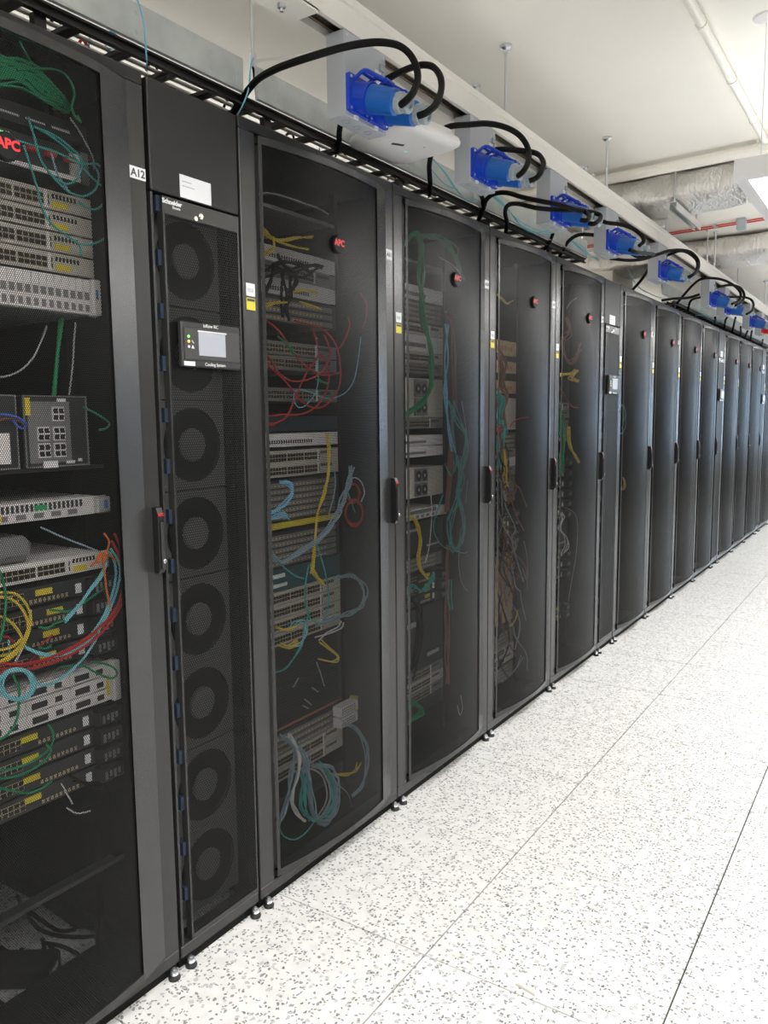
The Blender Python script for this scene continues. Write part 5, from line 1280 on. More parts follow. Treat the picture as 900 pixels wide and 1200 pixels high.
 ('green', 0.0026, 'second lowest short green lead in the red loops of the A11 rack', 'green leads in the A11 rack', 0, [
  [(-0.11,2.064,1.581),(-0.11,2.083,1.568),(-0.09,2.11,1.559)]]),
 ('yellow', 0.003, 'upper yellow cable running down the middle of the A11 rack', 'yellow drop in the A11 rack', 0, [
  [(-0.104,2.115,1.396),(-0.103,2.123,1.334),(-0.1,2.12,1.26),(-0.102,2.097,1.198),(-0.1,2.059,1.139),(-0.098,2.041,1.067),(-0.097,2.032,1.001),(-0.097,2.023,0.939)]]),
 ('yellow', 0.003, 'lower yellow cable running down the middle of the A11 rack', 'yellow drop in the A11 rack', 0, [
  [(-0.095,2.114,1.395),(-0.098,2.127,1.331),(-0.101,2.115,1.263),(-0.095,2.092,1.194),(-0.103,2.058,1.135),(-0.095,2.034,1.066),(-0.104,2.032,1),(-0.103,2.016,0.936)]]),
 ('yellow', 0.003, 'middle yellow cable running down the middle of the A11 rack', 'yellow drop in the A11 rack', 0, [
  [(-0.099,2.116,1.391),(-0.104,2.122,1.33),(-0.103,2.12,1.262),(-0.103,2.09,1.195),(-0.103,2.061,1.135),(-0.1,2.041,1.068),(-0.102,2.034,1.001),(-0.102,2.02,0.94)]]),
 ('steel', 0.003, 'steel blue cable in the bundle curving across the A11 rack', 'steel blue bundle in the A11 rack', 0, [
  [(-0.1,2.247,1.267),(-0.089,2.233,1.219),(-0.099,2.198,1.164),(-0.088,2.159,1.111),(-0.112,2.098,1.067),(-0.093,2.027,1.04),(-0.108,1.948,1.013),(-0.106,1.89,0.998),(-0.097,1.844,1.01),(-0.099,1.805,1.048)],
  [(-0.112,2.255,1.278),(-0.092,2.223,1.218),(-0.095,2.192,1.167),(-0.101,2.163,1.116),(-0.091,2.095,1.073),(-0.102,2.03,1.033),(-0.092,1.949,1.016),(-0.099,1.88,1.003),(-0.105,1.834,1.007),(-0.105,1.81,1.047)],
  [(-0.103,2.254,1.267),(-0.103,2.228,1.228),(-0.092,2.2,1.16),(-0.103,2.16,1.111),(-0.098,2.097,1.062),(-0.088,2.028,1.035),(-0.097,1.95,1.013),(-0.099,1.882,0.996),(-0.103,1.839,1.01),(-0.107,1.813,1.042)],
  [(-0.089,2.252,1.276),(-0.104,2.234,1.215),(-0.109,2.192,1.169),(-0.095,2.153,1.114),(-0.092,2.099,1.063),(-0.107,2.019,1.034),(-0.102,1.947,1.021),(-0.102,1.885,1),(-0.094,1.841,1.011),(-0.104,1.809,1.037)],
  [(-0.102,2.254,1.28),(-0.093,2.231,1.223),(-0.112,2.196,1.165),(-0.096,2.151,1.113),(-0.1,2.102,1.074),(-0.097,2.019,1.043),(-0.09,1.954,1.013),(-0.1,1.88,1.001),(-0.088,1.837,1.016),(-0.092,1.806,1.05)],
  [(-0.097,2.247,1.267),(-0.106,2.23,1.224),(-0.104,2.204,1.165),(-0.101,2.152,1.122),(-0.109,2.104,1.07),(-0.099,2.025,1.036),(-0.09,1.96,1.019),(-0.098,1.88,1.003),(-0.105,1.843,1.009),(-0.098,1.815,1.04)],
  [(-0.099,2.245,1.266),(-0.108,2.236,1.227),(-0.096,2.195,1.169),(-0.094,2.155,1.116),(-0.093,2.091,1.065),(-0.101,2.019,1.037),(-0.098,1.948,1.015),(-0.106,1.886,0.996),(-0.097,1.831,1.015),(-0.109,1.816,1.045)],
 ]),
 ('sky', 0.0026, 'blue cable in the short bundle at the left of the A11 rack', 'short blue bundle in the A11 rack', 1, [
  [(-0.101,1.877,1.25),(-0.095,1.913,1.247),(-0.1,1.923,1.215),(-0.091,1.891,1.18),(-0.098,1.848,1.165),(-0.099,1.794,1.159)],
  [(-0.104,1.873,1.252),(-0.09,1.913,1.245),(-0.094,1.915,1.212),(-0.11,1.887,1.18),(-0.1,1.842,1.16),(-0.095,1.795,1.151)],
  [(-0.105,1.877,1.246),(-0.11,1.915,1.25),(-0.096,1.921,1.21),(-0.093,1.889,1.184),(-0.098,1.848,1.16),(-0.093,1.79,1.154)],
  [(-0.089,1.872,1.246),(-0.105,1.908,1.239),(-0.091,1.921,1.21),(-0.103,1.893,1.176),(-0.111,1.848,1.163),(-0.1,1.8,1.16)],
  [(-0.101,1.874,1.247),(-0.09,1.915,1.24),(-0.092,1.915,1.211),(-0.108,1.897,1.187),(-0.107,1.845,1.161),(-0.091,1.79,1.149)],
 ]),
 ('sky', 0.0022, 'blue lead in the lower half of the short bundle of the A11 rack', 'short blue bundle low in the A11 rack', 1, [
  [(-0.095,1.793,1.143),(-0.091,1.845,1.14),(-0.095,1.895,1.148),(-0.11,1.895,1.13)],
  [(-0.095,1.791,1.134),(-0.106,1.844,1.147),(-0.103,1.892,1.154),(-0.098,1.895,1.13)],
  [(-0.09,1.797,1.135),(-0.097,1.837,1.15),(-0.101,1.89,1.149),(-0.111,1.899,1.129)],
  [(-0.106,1.799,1.133),(-0.105,1.845,1.141),(-0.105,1.891,1.145),(-0.09,1.904,1.126)],
 ]),
 ('steel', 0.0022, 'thin lead hanging at the right of the A11 rack switches', None, 0, [
  [(-0.1,2.152,1.273),(-0.1,2.155,1.215),(-0.1,2.134,1.158),(-0.1,2.104,1.103)],
 ]),
 ('red', 0.0028, 'red cable wound in a coil at the right of the A11 rack', 'red coil in the A11 rack', 0, [
  [(-0.095,2.206,1.104),(-0.099,2.21,1.13),(-0.101,2.233,1.151),(-0.095,2.258,1.157),(-0.092,2.287,1.144),(-0.094,2.307,1.118),(-0.089,2.295,1.091),(-0.086,2.266,1.075),(-0.088,2.234,1.075),(-0.086,2.203,1.092),(-0.081,2.183,1.12)],
  [(-0.104,2.24,1.155),(-0.095,2.259,1.163),(-0.101,2.298,1.147),(-0.094,2.305,1.119),(-0.097,2.304,1.086),(-0.093,2.274,1.067),(-0.088,2.233,1.069),(-0.086,2.204,1.088),(-0.085,2.191,1.119),(-0.09,2.208,1.147),(-0.085,2.228,1.164)],
  [(-0.106,2.281,1.067),(-0.097,2.237,1.075),(-0.094,2.209,1.098),(-0.095,2.205,1.126),(-0.09,2.214,1.151),(-0.096,2.254,1.158),(-0.095,2.284,1.148),(-0.095,2.305,1.123),(-0.088,2.294,1.096),(-0.087,2.272,1.076),(-0.086,2.237,1.072)],
  [(-0.095,2.254,1.075),(-0.098,2.225,1.086),(-0.096,2.205,1.11),(-0.092,2.203,1.135),(-0.097,2.234,1.15),(-0.097,2.268,1.151),(-0.093,2.294,1.137),(-0.095,2.31,1.112),(-0.09,2.294,1.088),(-0.085,2.258,1.077),(-0.085,2.223,1.081)],
  [(-0.096,2.255,1.074),(-0.102,2.233,1.085),(-0.1,2.213,1.109),(-0.1,2.216,1.134),(-0.092,2.228,1.152),(-0.089,2.256,1.153),(-0.088,2.284,1.138),(-0.095,2.307,1.112),(-0.089,2.29,1.089),(-0.088,2.261,1.076),(-0.088,2.228,1.08)],
 ]),
 ('red', 0.0026, 'upper red cable looped above the red coil in the A11 rack', 'upper red loop in the A11 rack', 0, [
  [(-0.107,2.301,1.195),(-0.103,2.297,1.172),(-0.111,2.297,1.152),(-0.106,2.268,1.146),(-0.101,2.239,1.156),(-0.108,2.236,1.174),(-0.104,2.232,1.197),(-0.095,2.234,1.215),(-0.102,2.267,1.217),(-0.098,2.281,1.207),(-0.097,2.291,1.185)]]),
 ('red', 0.0026, 'lower red cable looped above the red coil in the A11 rack', 'upper red loop in the A11 rack', 0, [
  [(-0.104,2.235,1.167),(-0.105,2.231,1.187),(-0.104,2.239,1.205),(-0.109,2.265,1.213),(-0.107,2.286,1.208),(-0.102,2.294,1.193),(-0.104,2.3,1.172),(-0.1,2.281,1.157),(-0.093,2.249,1.153),(-0.098,2.235,1.16),(-0.097,2.22,1.178)]]),
 ('red', 0.0026, 'middle red cable looped above the red coil in the A11 rack', 'upper red loop in the A11 rack', 0, [
  [(-0.111,2.313,1.19),(-0.107,2.308,1.17),(-0.112,2.3,1.154),(-0.107,2.268,1.15),(-0.102,2.235,1.161),(-0.098,2.216,1.179),(-0.1,2.222,1.199),(-0.095,2.233,1.212),(-0.098,2.264,1.213),(-0.098,2.287,1.202),(-0.091,2.288,1.183)]]),
 ('white', 0.0024, 'pale lead arching over the red coil in the A11 rack', None, 0, [
  [(-0.1,2.235,1.233),(-0.1,2.276,1.236),(-0.1,2.312,1.215),(-0.1,2.327,1.177),(-0.1,2.305,1.148)],
 ]),
 ('teal', 0.0024, 'short teal lead across the red coil in the A11 rack', None, 0, [
  [(-0.09,2.21,1.196),(-0.09,2.234,1.155),(-0.09,2.254,1.117)],
 ]),
 ('teal', 0.0026, 'second highest green loop hanging in front of the dense port block in the A11 rack', 'green loops in the A11 rack', 0, [
  [(-0.1,2.042,1.048),(-0.1,2.068,0.986),(-0.1,2.094,0.915),(-0.1,2.106,0.839),(-0.1,2.089,0.777),(-0.1,2.047,0.763),(-0.1,2.002,0.79),(-0.1,1.982,0.846),(-0.1,1.984,0.906),(-0.1,2.003,0.968)]]),
 ('teal', 0.0026, 'second lowest green loop hanging in front of the dense port block in the A11 rack', 'green loops in the A11 rack', 0, [
  [(-0.103,2,0.815),(-0.104,1.984,0.753),(-0.108,1.957,0.7),(-0.101,1.904,0.665),(-0.088,1.848,0.656),(-0.107,1.798,0.66)]]),
 ('teal', 0.0026, 'lowest green loop hanging in front of the dense port block in the A11 rack', 'green loops in the A11 rack', 0, [
  [(-0.095,1.997,0.815),(-0.112,1.984,0.751),(-0.103,1.962,0.704),(-0.106,1.905,0.662),(-0.09,1.846,0.655),(-0.095,1.802,0.659)]]),
 ('teal', 0.0026, 'highest green loop hanging in front of the dense port block in the A11 rack', 'green loops in the A11 rack', 0, [
  [(-0.1,1.814,1.041),(-0.1,1.868,0.989),(-0.1,1.929,0.946),(-0.1,1.976,0.927)]]),
 ('yellow', 0.004, 'lower yellow cable end drooping in the middle of the A11 rack', 'yellow ends in the A11 rack', 0, [
  [(-0.104,2.016,0.968),(-0.091,2.028,0.937),(-0.1,2.057,0.905),(-0.106,2.075,0.888)]]),
 ('yellow', 0.004, 'middle yellow cable end drooping in the middle of the A11 rack', 'yellow ends in the A11 rack', 0, [
  [(-0.098,2.013,0.969),(-0.102,2.029,0.932),(-0.095,2.059,0.908),(-0.096,2.076,0.889)]]),
 ('yellow', 0.004, 'upper yellow cable end drooping in the middle of the A11 rack', 'yellow ends in the A11 rack', 0, [
  [(-0.105,2.019,0.97),(-0.103,2.032,0.933),(-0.105,2.06,0.904),(-0.111,2.075,0.892)]]),
 ('yellow', 0.003, 'upper yellow lead below the green loops in the A11 rack', 'yellow lower leads in the A11 rack', 0, [
  [(-0.098,2.062,0.7),(-0.105,2.107,0.664),(-0.107,2.165,0.616),(-0.089,2.127,0.607),(-0.097,2.053,0.635)]]),
 ('yellow', 0.003, 'lower yellow lead below the green loops in the A11 rack', 'yellow lower leads in the A11 rack', 0, [
  [(-0.103,2.055,0.694),(-0.104,2.105,0.658),(-0.108,2.162,0.614),(-0.108,2.125,0.607),(-0.11,2.055,0.635)]]),
 ('yellow', 0.003, 'yellow lead beside the port rows low in the A11 rack', 'yellow port leads in the A11 rack', 0, [
  [(-0.108,1.841,0.797),(-0.099,1.887,0.774),(-0.103,1.929,0.775)],
  [(-0.102,1.835,0.795),(-0.098,1.885,0.778),(-0.106,1.925,0.778)],
  [(-0.091,1.841,0.792),(-0.096,1.881,0.78),(-0.097,1.936,0.778)],
  [(-0.098,1.855,0.741),(-0.097,1.9,0.719),(-0.102,1.939,0.728)],
  [(-0.091,1.849,0.743),(-0.111,1.895,0.72),(-0.105,1.94,0.73)],
  [(-0.108,1.846,0.735),(-0.096,1.896,0.714),(-0.099,1.941,0.721)],
 ]),
 ('steel', 0.0026, 'pale blue cable bowing out at the right of the port block in the A11 rack', 'pale blue bows in the A11 rack', 0, [
  [(-0.1,2.044,0.759),(-0.097,2.128,0.765),(-0.089,2.214,0.754),(-0.091,2.288,0.774),(-0.095,2.333,0.818),(-0.092,2.299,0.859),(-0.1,2.242,0.885),(-0.105,2.16,0.902)],
  [(-0.106,2.038,0.755),(-0.108,2.127,0.754),(-0.11,2.21,0.75),(-0.095,2.285,0.77),(-0.093,2.33,0.806),(-0.091,2.31,0.85),(-0.106,2.241,0.892),(-0.103,2.159,0.897)],
  [(-0.095,2.039,0.755),(-0.094,2.132,0.765),(-0.098,2.216,0.759),(-0.097,2.296,0.776),(-0.109,2.328,0.814),(-0.106,2.299,0.849),(-0.098,2.248,0.895),(-0.109,2.159,0.9)],
  [(-0.097,2.04,0.765),(-0.088,2.12,0.763),(-0.109,2.21,0.753),(-0.094,2.299,0.765),(-0.104,2.322,0.812),(-0.1,2.302,0.854),(-0.093,2.246,0.884),(-0.103,2.158,0.905)],
  [(-0.088,2.04,0.761),(-0.099,2.132,0.754),(-0.108,2.211,0.763),(-0.106,2.291,0.765),(-0.104,2.322,0.812),(-0.109,2.306,0.853),(-0.107,2.241,0.885),(-0.106,2.149,0.894)],
 ]),
 ('white', 0.0026, 'lower pale cable loop under the port block in the A11 rack', 'pale loops in the A11 rack', 0, [
  [(-0.091,2.039,0.706),(-0.108,2.102,0.715),(-0.107,2.16,0.72),(-0.102,2.18,0.739)]]),
 ('white', 0.0026, 'upper pale cable loop under the port block in the A11 rack', 'pale loops in the A11 rack', 0, [
  [(-0.111,2.042,0.713),(-0.097,2.099,0.714),(-0.091,2.162,0.719),(-0.092,2.179,0.736)]]),
 ('cyan', 0.0024, 'lower cyan lead at the left of the lower port block in the A11 rack', 'cyan leads in the A11 rack', 0, [
  [(-0.111,1.897,0.762),(-0.11,1.934,0.791),(-0.105,1.971,0.78)]]),
 ('cyan', 0.0024, 'upper cyan lead at the left of the lower port block in the A11 rack', 'cyan leads in the A11 rack', 0, [
  [(-0.107,1.907,0.761),(-0.099,1.94,0.792),(-0.094,1.97,0.79)]]),
 ('cyan', 0.0024, 'upper cyan lead curving to the lower left ports in the A11 rack', 'cyan lower leads in the A11 rack', 0, [
  [(-0.092,1.881,0.726),(-0.11,1.946,0.711),(-0.095,1.976,0.738),(-0.111,1.989,0.774)]]),
 ('cyan', 0.0024, 'lower cyan lead curving to the lower left ports in the A11 rack', 'cyan lower leads in the A11 rack', 0, [
  [(-0.103,1.878,0.723),(-0.093,1.941,0.713),(-0.104,1.976,0.738),(-0.104,1.985,0.775)]]),
 ('grey', 0.0024, 'stiff pale stub hanging in the dark gap of the A11 rack', 'pale stubs in the A11 rack', 0, [
  [(-0.1,2.033,0.631),(-0.1,2.055,0.583),(-0.1,2.073,0.536)],
  [(-0.1,1.938,0.604),(-0.1,1.911,0.58)],
  [(-0.1,2.008,0.549),(-0.1,2.039,0.525)],
  [(-0.1,1.966,0.523),(-0.1,2.001,0.492)],
  [(-0.1,1.957,0.503),(-0.1,1.987,0.484)],
 ]),
 ('steel', 0.0026, 'steel blue cable in the tangled knot at the bottom of the A11 rack', 'bottom knot in the A11 rack', 1, [
  [(-0.08,1.846,0.438),(-0.088,1.901,0.387),(-0.106,1.926,0.331),(-0.093,1.947,0.253),(-0.094,1.97,0.17),(-0.072,1.984,0.115),(-0.097,2.042,0.053),(-0.07,2.087,0.08),(-0.101,2.114,0.126),(-0.103,2.102,0.192),(-0.072,2.061,0.235),(-0.096,2.016,0.272)],
  [(-0.085,1.849,0.436),(-0.102,1.9,0.403),(-0.076,1.937,0.334),(-0.087,1.95,0.26),(-0.082,1.973,0.173),(-0.093,1.987,0.101),(-0.086,2.038,0.062),(-0.109,2.092,0.069),(-0.086,2.118,0.13),(-0.104,2.106,0.199),(-0.08,2.061,0.247),(-0.07,2.003,0.288)],
  [(-0.105,1.863,0.433),(-0.101,1.904,0.397),(-0.072,1.941,0.341),(-0.09,1.969,0.243),(-0.075,1.979,0.164),(-0.078,1.989,0.108),(-0.075,2.029,0.057),(-0.084,2.08,0.071),(-0.079,2.116,0.115),(-0.078,2.115,0.194),(-0.088,2.074,0.249),(-0.104,2.002,0.271)],
  [(-0.109,1.849,0.441),(-0.077,1.889,0.387),(-0.094,1.942,0.337),(-0.074,1.949,0.264),(-0.102,1.977,0.177),(-0.081,1.983,0.111),(-0.093,2.025,0.058),(-0.097,2.092,0.065),(-0.086,2.12,0.114),(-0.105,2.111,0.187),(-0.105,2.057,0.252),(-0.086,2.002,0.273)],
  [(-0.07,1.856,0.438),(-0.096,1.893,0.392),(-0.104,1.937,0.332),(-0.077,1.956,0.252),(-0.09,1.984,0.166),(-0.082,1.984,0.109),(-0.099,2.044,0.057),(-0.076,2.093,0.069),(-0.073,2.114,0.126),(-0.086,2.106,0.178),(-0.093,2.06,0.241),(-0.072,2,0.284)],
  [(-0.083,1.846,0.431),(-0.105,1.906,0.389),(-0.093,1.931,0.341),(-0.076,1.96,0.254),(-0.106,1.983,0.16),(-0.095,1.987,0.112),(-0.083,2.033,0.071),(-0.072,2.079,0.073),(-0.091,2.113,0.12),(-0.097,2.111,0.19),(-0.071,2.075,0.253),(-0.094,2.012,0.283)],
  [(-0.082,1.863,0.423),(-0.092,1.895,0.397),(-0.101,1.945,0.328),(-0.095,1.95,0.251),(-0.08,1.965,0.162),(-0.084,1.993,0.112),(-0.1,2.043,0.067),(-0.079,2.081,0.069),(-0.109,2.124,0.131),(-0.074,2.097,0.185),(-0.089,2.066,0.233),(-0.078,2.001,0.28)],
  [(-0.105,1.853,0.425),(-0.106,1.897,0.389),(-0.079,1.928,0.332),(-0.108,1.952,0.252),(-0.088,1.973,0.177),(-0.106,1.998,0.099),(-0.071,2.037,0.06),(-0.086,2.097,0.08),(-0.093,2.105,0.113),(-0.077,2.112,0.193),(-0.104,2.066,0.232),(-0.106,2.001,0.29)],
  [(-0.084,1.86,0.423),(-0.093,1.888,0.389),(-0.106,1.943,0.33),(-0.09,1.961,0.262),(-0.072,1.975,0.169),(-0.074,1.988,0.103),(-0.08,2.031,0.059),(-0.093,2.088,0.067),(-0.093,2.115,0.111),(-0.077,2.097,0.189),(-0.088,2.063,0.236),(-0.106,2.002,0.276)],
 ]),
 ('teal', 0.0026, 'teal cable in the tangled knot at the bottom of the A11 rack', 'teal in the bottom knot', 1, [
  [(-0.086,1.913,0.296),(-0.086,1.933,0.235),(-0.066,1.913,0.188),(-0.067,1.936,0.136),(-0.09,1.989,0.097),(-0.081,2.045,0.095),(-0.084,2.095,0.137),(-0.101,2.067,0.217),(-0.073,2.016,0.287)],
  [(-0.089,1.914,0.295),(-0.102,1.953,0.244),(-0.092,1.919,0.192),(-0.073,1.942,0.125),(-0.074,1.984,0.097),(-0.083,2.058,0.098),(-0.104,2.099,0.151),(-0.082,2.062,0.227),(-0.088,2.021,0.29)],
  [(-0.068,1.909,0.297),(-0.087,1.948,0.235),(-0.087,1.922,0.178),(-0.092,1.944,0.125),(-0.1,2,0.098),(-0.083,2.041,0.087),(-0.093,2.099,0.147),(-0.068,2.066,0.22),(-0.084,2.024,0.272)],
  [(-0.07,1.917,0.282),(-0.088,1.941,0.24),(-0.068,1.923,0.19),(-0.089,1.945,0.126),(-0.075,1.986,0.097),(-0.097,2.046,0.088),(-0.091,2.092,0.146),(-0.089,2.073,0.229),(-0.091,2.019,0.28)],
  [(-0.066,1.915,0.295),(-0.096,1.938,0.242),(-0.082,1.918,0.177),(-0.072,1.937,0.138),(-0.088,1.995,0.096),(-0.066,2.057,0.094),(-0.086,2.085,0.151),(-0.101,2.068,0.229),(-0.104,2.021,0.281)],
  [(-0.083,1.915,0.284),(-0.067,1.948,0.243),(-0.101,1.929,0.18),(-0.097,1.94,0.136),(-0.1,1.998,0.097),(-0.069,2.057,0.099),(-0.09,2.099,0.15),(-0.093,2.079,0.227),(-0.094,2.012,0.27)],
 ]),
 ('steel', 0.0026, 'steel blue cable hanging at the left of the bottom knot in the A11 rack', 'left hang of the bottom knot', 1, [
  [(-0.089,1.89,0.411),(-0.096,1.9,0.351),(-0.095,1.882,0.286),(-0.09,1.861,0.223),(-0.081,1.83,0.184),(-0.089,1.807,0.155)],
  [(-0.086,1.898,0.416),(-0.096,1.899,0.356),(-0.093,1.888,0.286),(-0.091,1.855,0.23),(-0.079,1.826,0.184),(-0.094,1.801,0.16)],
  [(-0.099,1.898,0.415),(-0.1,1.909,0.346),(-0.088,1.88,0.295),(-0.095,1.861,0.222),(-0.086,1.821,0.177),(-0.088,1.81,0.157)],
  [(-0.081,1.896,0.413),(-0.1,1.904,0.347),(-0.089,1.883,0.289),(-0.097,1.859,0.226),(-0.09,1.821,0.183),(-0.089,1.81,0.156)],
  [(-0.099,1.891,0.411),(-0.085,1.909,0.357),(-0.079,1.89,0.293),(-0.08,1.851,0.227),(-0.088,1.828,0.184),(-0.087,1.809,0.15)],
  [(-0.09,1.899,0.407),(-0.099,1.908,0.356),(-0.101,1.879,0.293),(-0.085,1.857,0.228),(-0.084,1.83,0.177),(-0.1,1.808,0.161)],
 ]),
 ('white', 0.003, 'white cable hanging beside the knot at the bottom of the A11 rack', 'white hang in the A11 rack', 0, [
  [(-0.075,1.856,0.437),(-0.082,1.885,0.402),(-0.084,1.91,0.34),(-0.083,1.896,0.282),(-0.084,1.87,0.232),(-0.086,1.88,0.176),(-0.075,1.922,0.122)],
  [(-0.078,1.855,0.439),(-0.084,1.894,0.396),(-0.084,1.907,0.338),(-0.076,1.896,0.285),(-0.079,1.862,0.238),(-0.084,1.879,0.175),(-0.072,1.923,0.124)],
  [(-0.073,1.862,0.438),(-0.086,1.893,0.402),(-0.083,1.912,0.339),(-0.083,1.895,0.284),(-0.08,1.869,0.23),(-0.08,1.881,0.172),(-0.073,1.92,0.122)],
  [(-0.074,1.862,0.443),(-0.083,1.894,0.395),(-0.077,1.913,0.337),(-0.086,1.896,0.286),(-0.076,1.87,0.235),(-0.082,1.878,0.174),(-0.073,1.92,0.122)],
  [(-0.082,1.852,0.437),(-0.085,1.886,0.399),(-0.079,1.91,0.343),(-0.08,1.898,0.278),(-0.084,1.862,0.233),(-0.076,1.886,0.176),(-0.085,1.922,0.126)],
  [(-0.083,1.86,0.444),(-0.081,1.891,0.402),(-0.081,1.906,0.344),(-0.072,1.889,0.285),(-0.082,1.862,0.232),(-0.085,1.884,0.173),(-0.088,1.921,0.128)],
 ]),
 ('grey', 0.003, 'upper pale grey cable looping through the bottom knot of the A11 rack', 'grey loops in the bottom knot', 0, [
  [(-0.08,1.931,0.287),(-0.088,1.984,0.276),(-0.091,2.043,0.223),(-0.083,2.054,0.149),(-0.084,2.013,0.108),(-0.078,1.949,0.111)]]),
 ('grey', 0.003, 'lower pale grey cable looping through the bottom knot of the A11 rack', 'grey loops in the bottom knot', 0, [
  [(-0.081,1.926,0.295),(-0.086,1.999,0.285),(-0.071,2.042,0.221),(-0.068,2.051,0.142),(-0.075,2.011,0.103),(-0.088,1.957,0.107)]]),
 ('teal', 0.0024, 'single teal cable hanging lowest in the A11 rack', None, 0, [
  [(-0.08,1.801,0.154),(-0.08,1.824,0.114),(-0.08,1.87,0.081),(-0.08,1.922,0.075),(-0.08,1.968,0.09),(-0.08,1.996,0.111)],
 ]),
 ('grey', 0.002, 'thin lead trailing below the knot in the A11 rack', None, 0, [
  [(-0.1,1.917,0.011),(-0.1,1.936,0.032),(-0.1,1.981,0.026),(-0.1,2.028,0.026)],
 ]),
 ('steel', 0.0026, 'steel blue cable bowing out at the lower right of the A11 rack', 'lower right bow in the A11 rack', 0, [
  [(-0.11,2.179,0.365),(-0.099,2.248,0.331),(-0.1,2.299,0.239),(-0.1,2.311,0.163),(-0.097,2.285,0.093),(-0.1,2.231,0.072)],
  [(-0.089,2.172,0.366),(-0.11,2.253,0.32),(-0.092,2.306,0.243),(-0.09,2.315,0.161),(-0.099,2.293,0.1),(-0.1,2.228,0.075)],
  [(-0.1,2.173,0.362),(-0.107,2.253,0.329),(-0.089,2.308,0.25),(-0.093,2.318,0.167),(-0.093,2.281,0.105),(-0.105,2.227,0.077)],
  [(-0.111,2.176,0.364),(-0.093,2.25,0.331),(-0.09,2.303,0.24),(-0.096,2.309,0.17),(-0.091,2.283,0.095),(-0.095,2.235,0.078)],
  [(-0.097,2.17,0.371),(-0.111,2.254,0.328),(-0.093,2.307,0.248),(-0.089,2.317,0.162),(-0.103,2.284,0.092),(-0.108,2.236,0.066)],
 ]),
 ('yellow', 0.0026, 'upper yellow cable leaving the bottom knot in the A11 rack', 'yellow in the bottom knot', 0, [
  [(-0.096,2.039,0.265),(-0.1,2.1,0.209),(-0.108,2.173,0.181),(-0.089,2.232,0.169),(-0.09,2.269,0.19)]]),
 ('yellow', 0.0026, 'middle yellow cable leaving the bottom knot in the A11 rack', 'yellow in the bottom knot', 0, [
  [(-0.097,2.042,0.266),(-0.104,2.099,0.212),(-0.1,2.165,0.183),(-0.099,2.234,0.167),(-0.106,2.268,0.186)]]),
 ('yellow', 0.0026, 'lower yellow cable leaving the bottom knot in the A11 rack', 'yellow in the bottom knot', 0, [
  [(-0.106,2.034,0.258),(-0.111,2.1,0.212),(-0.089,2.173,0.178),(-0.102,2.231,0.164),(-0.089,2.267,0.184)]]),
 ('grey', 0.0018, 'thin arc low at the right of the A11 rack', None, 0, [
  [(-0.1,2.14,0.153),(-0.1,2.19,0.107),(-0.1,2.22,0.049),(-0.1,2.224,0.004)],
 ]),
 ('sky', 0.0016, 'short cyan strip caught under the A11 door', None, 0, [
  [(0.02,1.804,0.086),(0.03,1.817,0.085),(0.03,1.838,0.086),(0.02,1.859,0.082)],
 ]),
 ('green', 0.004, 'thick green cable in the bundle hanging in the third rack', 'green bundle in the third rack', 1, [
  [(-0.095,2.591,2.083),(-0.096,2.667,2.139),(-0.107,2.712,2.153),(-0.099,2.725,2.098),(-0.112,2.723,2.005),(-0.106,2.738,1.918),(-0.105,2.757,1.819),(-0.094,2.792,1.73),(-0.111,2.813,1.655),(-0.089,2.785,1.555),(-0.106,2.734,1.503),(-0.11,2.652,1.471),(-0.093,2.564,1.446)],
  [(-0.095,2.589,2.075),(-0.094,2.654,2.126),(-0.101,2.703,2.138),(-0.103,2.729,2.088),(-0.087,2.735,2.004),(-0.098,2.731,1.922),(-0.111,2.75,1.813),(-0.09,2.793,1.73),(-0.103,2.819,1.644),(-0.092,2.795,1.561),(-0.104,2.73,1.503),(-0.105,2.655,1.469),(-0.105,2.57,1.443)],
  [(-0.101,2.593,2.081),(-0.103,2.666,2.141),(-0.092,2.709,2.148),(-0.093,2.727,2.098),(-0.087,2.731,2.007),(-0.102,2.736,1.91),(-0.092,2.754,1.825),(-0.104,2.796,1.723),(-0.102,2.817,1.644),(-0.097,2.788,1.56),(-0.086,2.726,1.511),(-0.112,2.654,1.475),(-0.091,2.564,1.445)],
  [(-0.094,2.591,2.086),(-0.098,2.656,2.136),(-0.098,2.712,2.153),(-0.11,2.734,2.091),(-0.094,2.736,2),(-0.098,2.734,1.914),(-0.109,2.755,1.823),(-0.095,2.79,1.736),(-0.102,2.807,1.65),(-0.101,2.792,1.57),(-0.098,2.738,1.502),(-0.093,2.646,1.467),(-0.095,2.569,1.449)],
  [(-0.103,2.583,2.08),(-0.099,2.652,2.131),(-0.096,2.705,2.142),(-0.09,2.737,2.09),(-0.109,2.723,1.997),(-0.092,2.738,1.91),(-0.1,2.756,1.809),(-0.091,2.799,1.726),(-0.094,2.816,1.645),(-0.089,2.787,1.562),(-0.105,2.73,1.509),(-0.098,2.655,1.478),(-0.108,2.562,1.446)],
  [(-0.11,2.594,2.079),(-0.102,2.659,2.138),(-0.088,2.714,2.14),(-0.104,2.733,2.089),(-0.089,2.735,2),(-0.104,2.73,1.917),(-0.113,2.756,1.81),(-0.09,2.794,1.732),(-0.111,2.806,1.646),(-0.086,2.794,1.568),(-0.112,2.725,1.496),(-0.094,2.648,1.466),(-0.095,2.569,1.441)],
  [(-0.101,2.584,2.083),(-0.104,2.658,2.129),(-0.106,2.707,2.137),(-0.105,2.731,2.09),(-0.111,2.735,2.004),(-0.1,2.731,1.92),(-0.093,2.755,1.82),(-0.095,2.793,1.73),(-0.103,2.813,1.647),(-0.099,2.793,1.567),(-0.089,2.727,1.496),(-0.106,2.646,1.475),(-0.097,2.563,1.439)],
 ]),
 ('green', 0.0035, 'green cable arching right at the top of the third rack', 'green arch in the third rack', 1, [
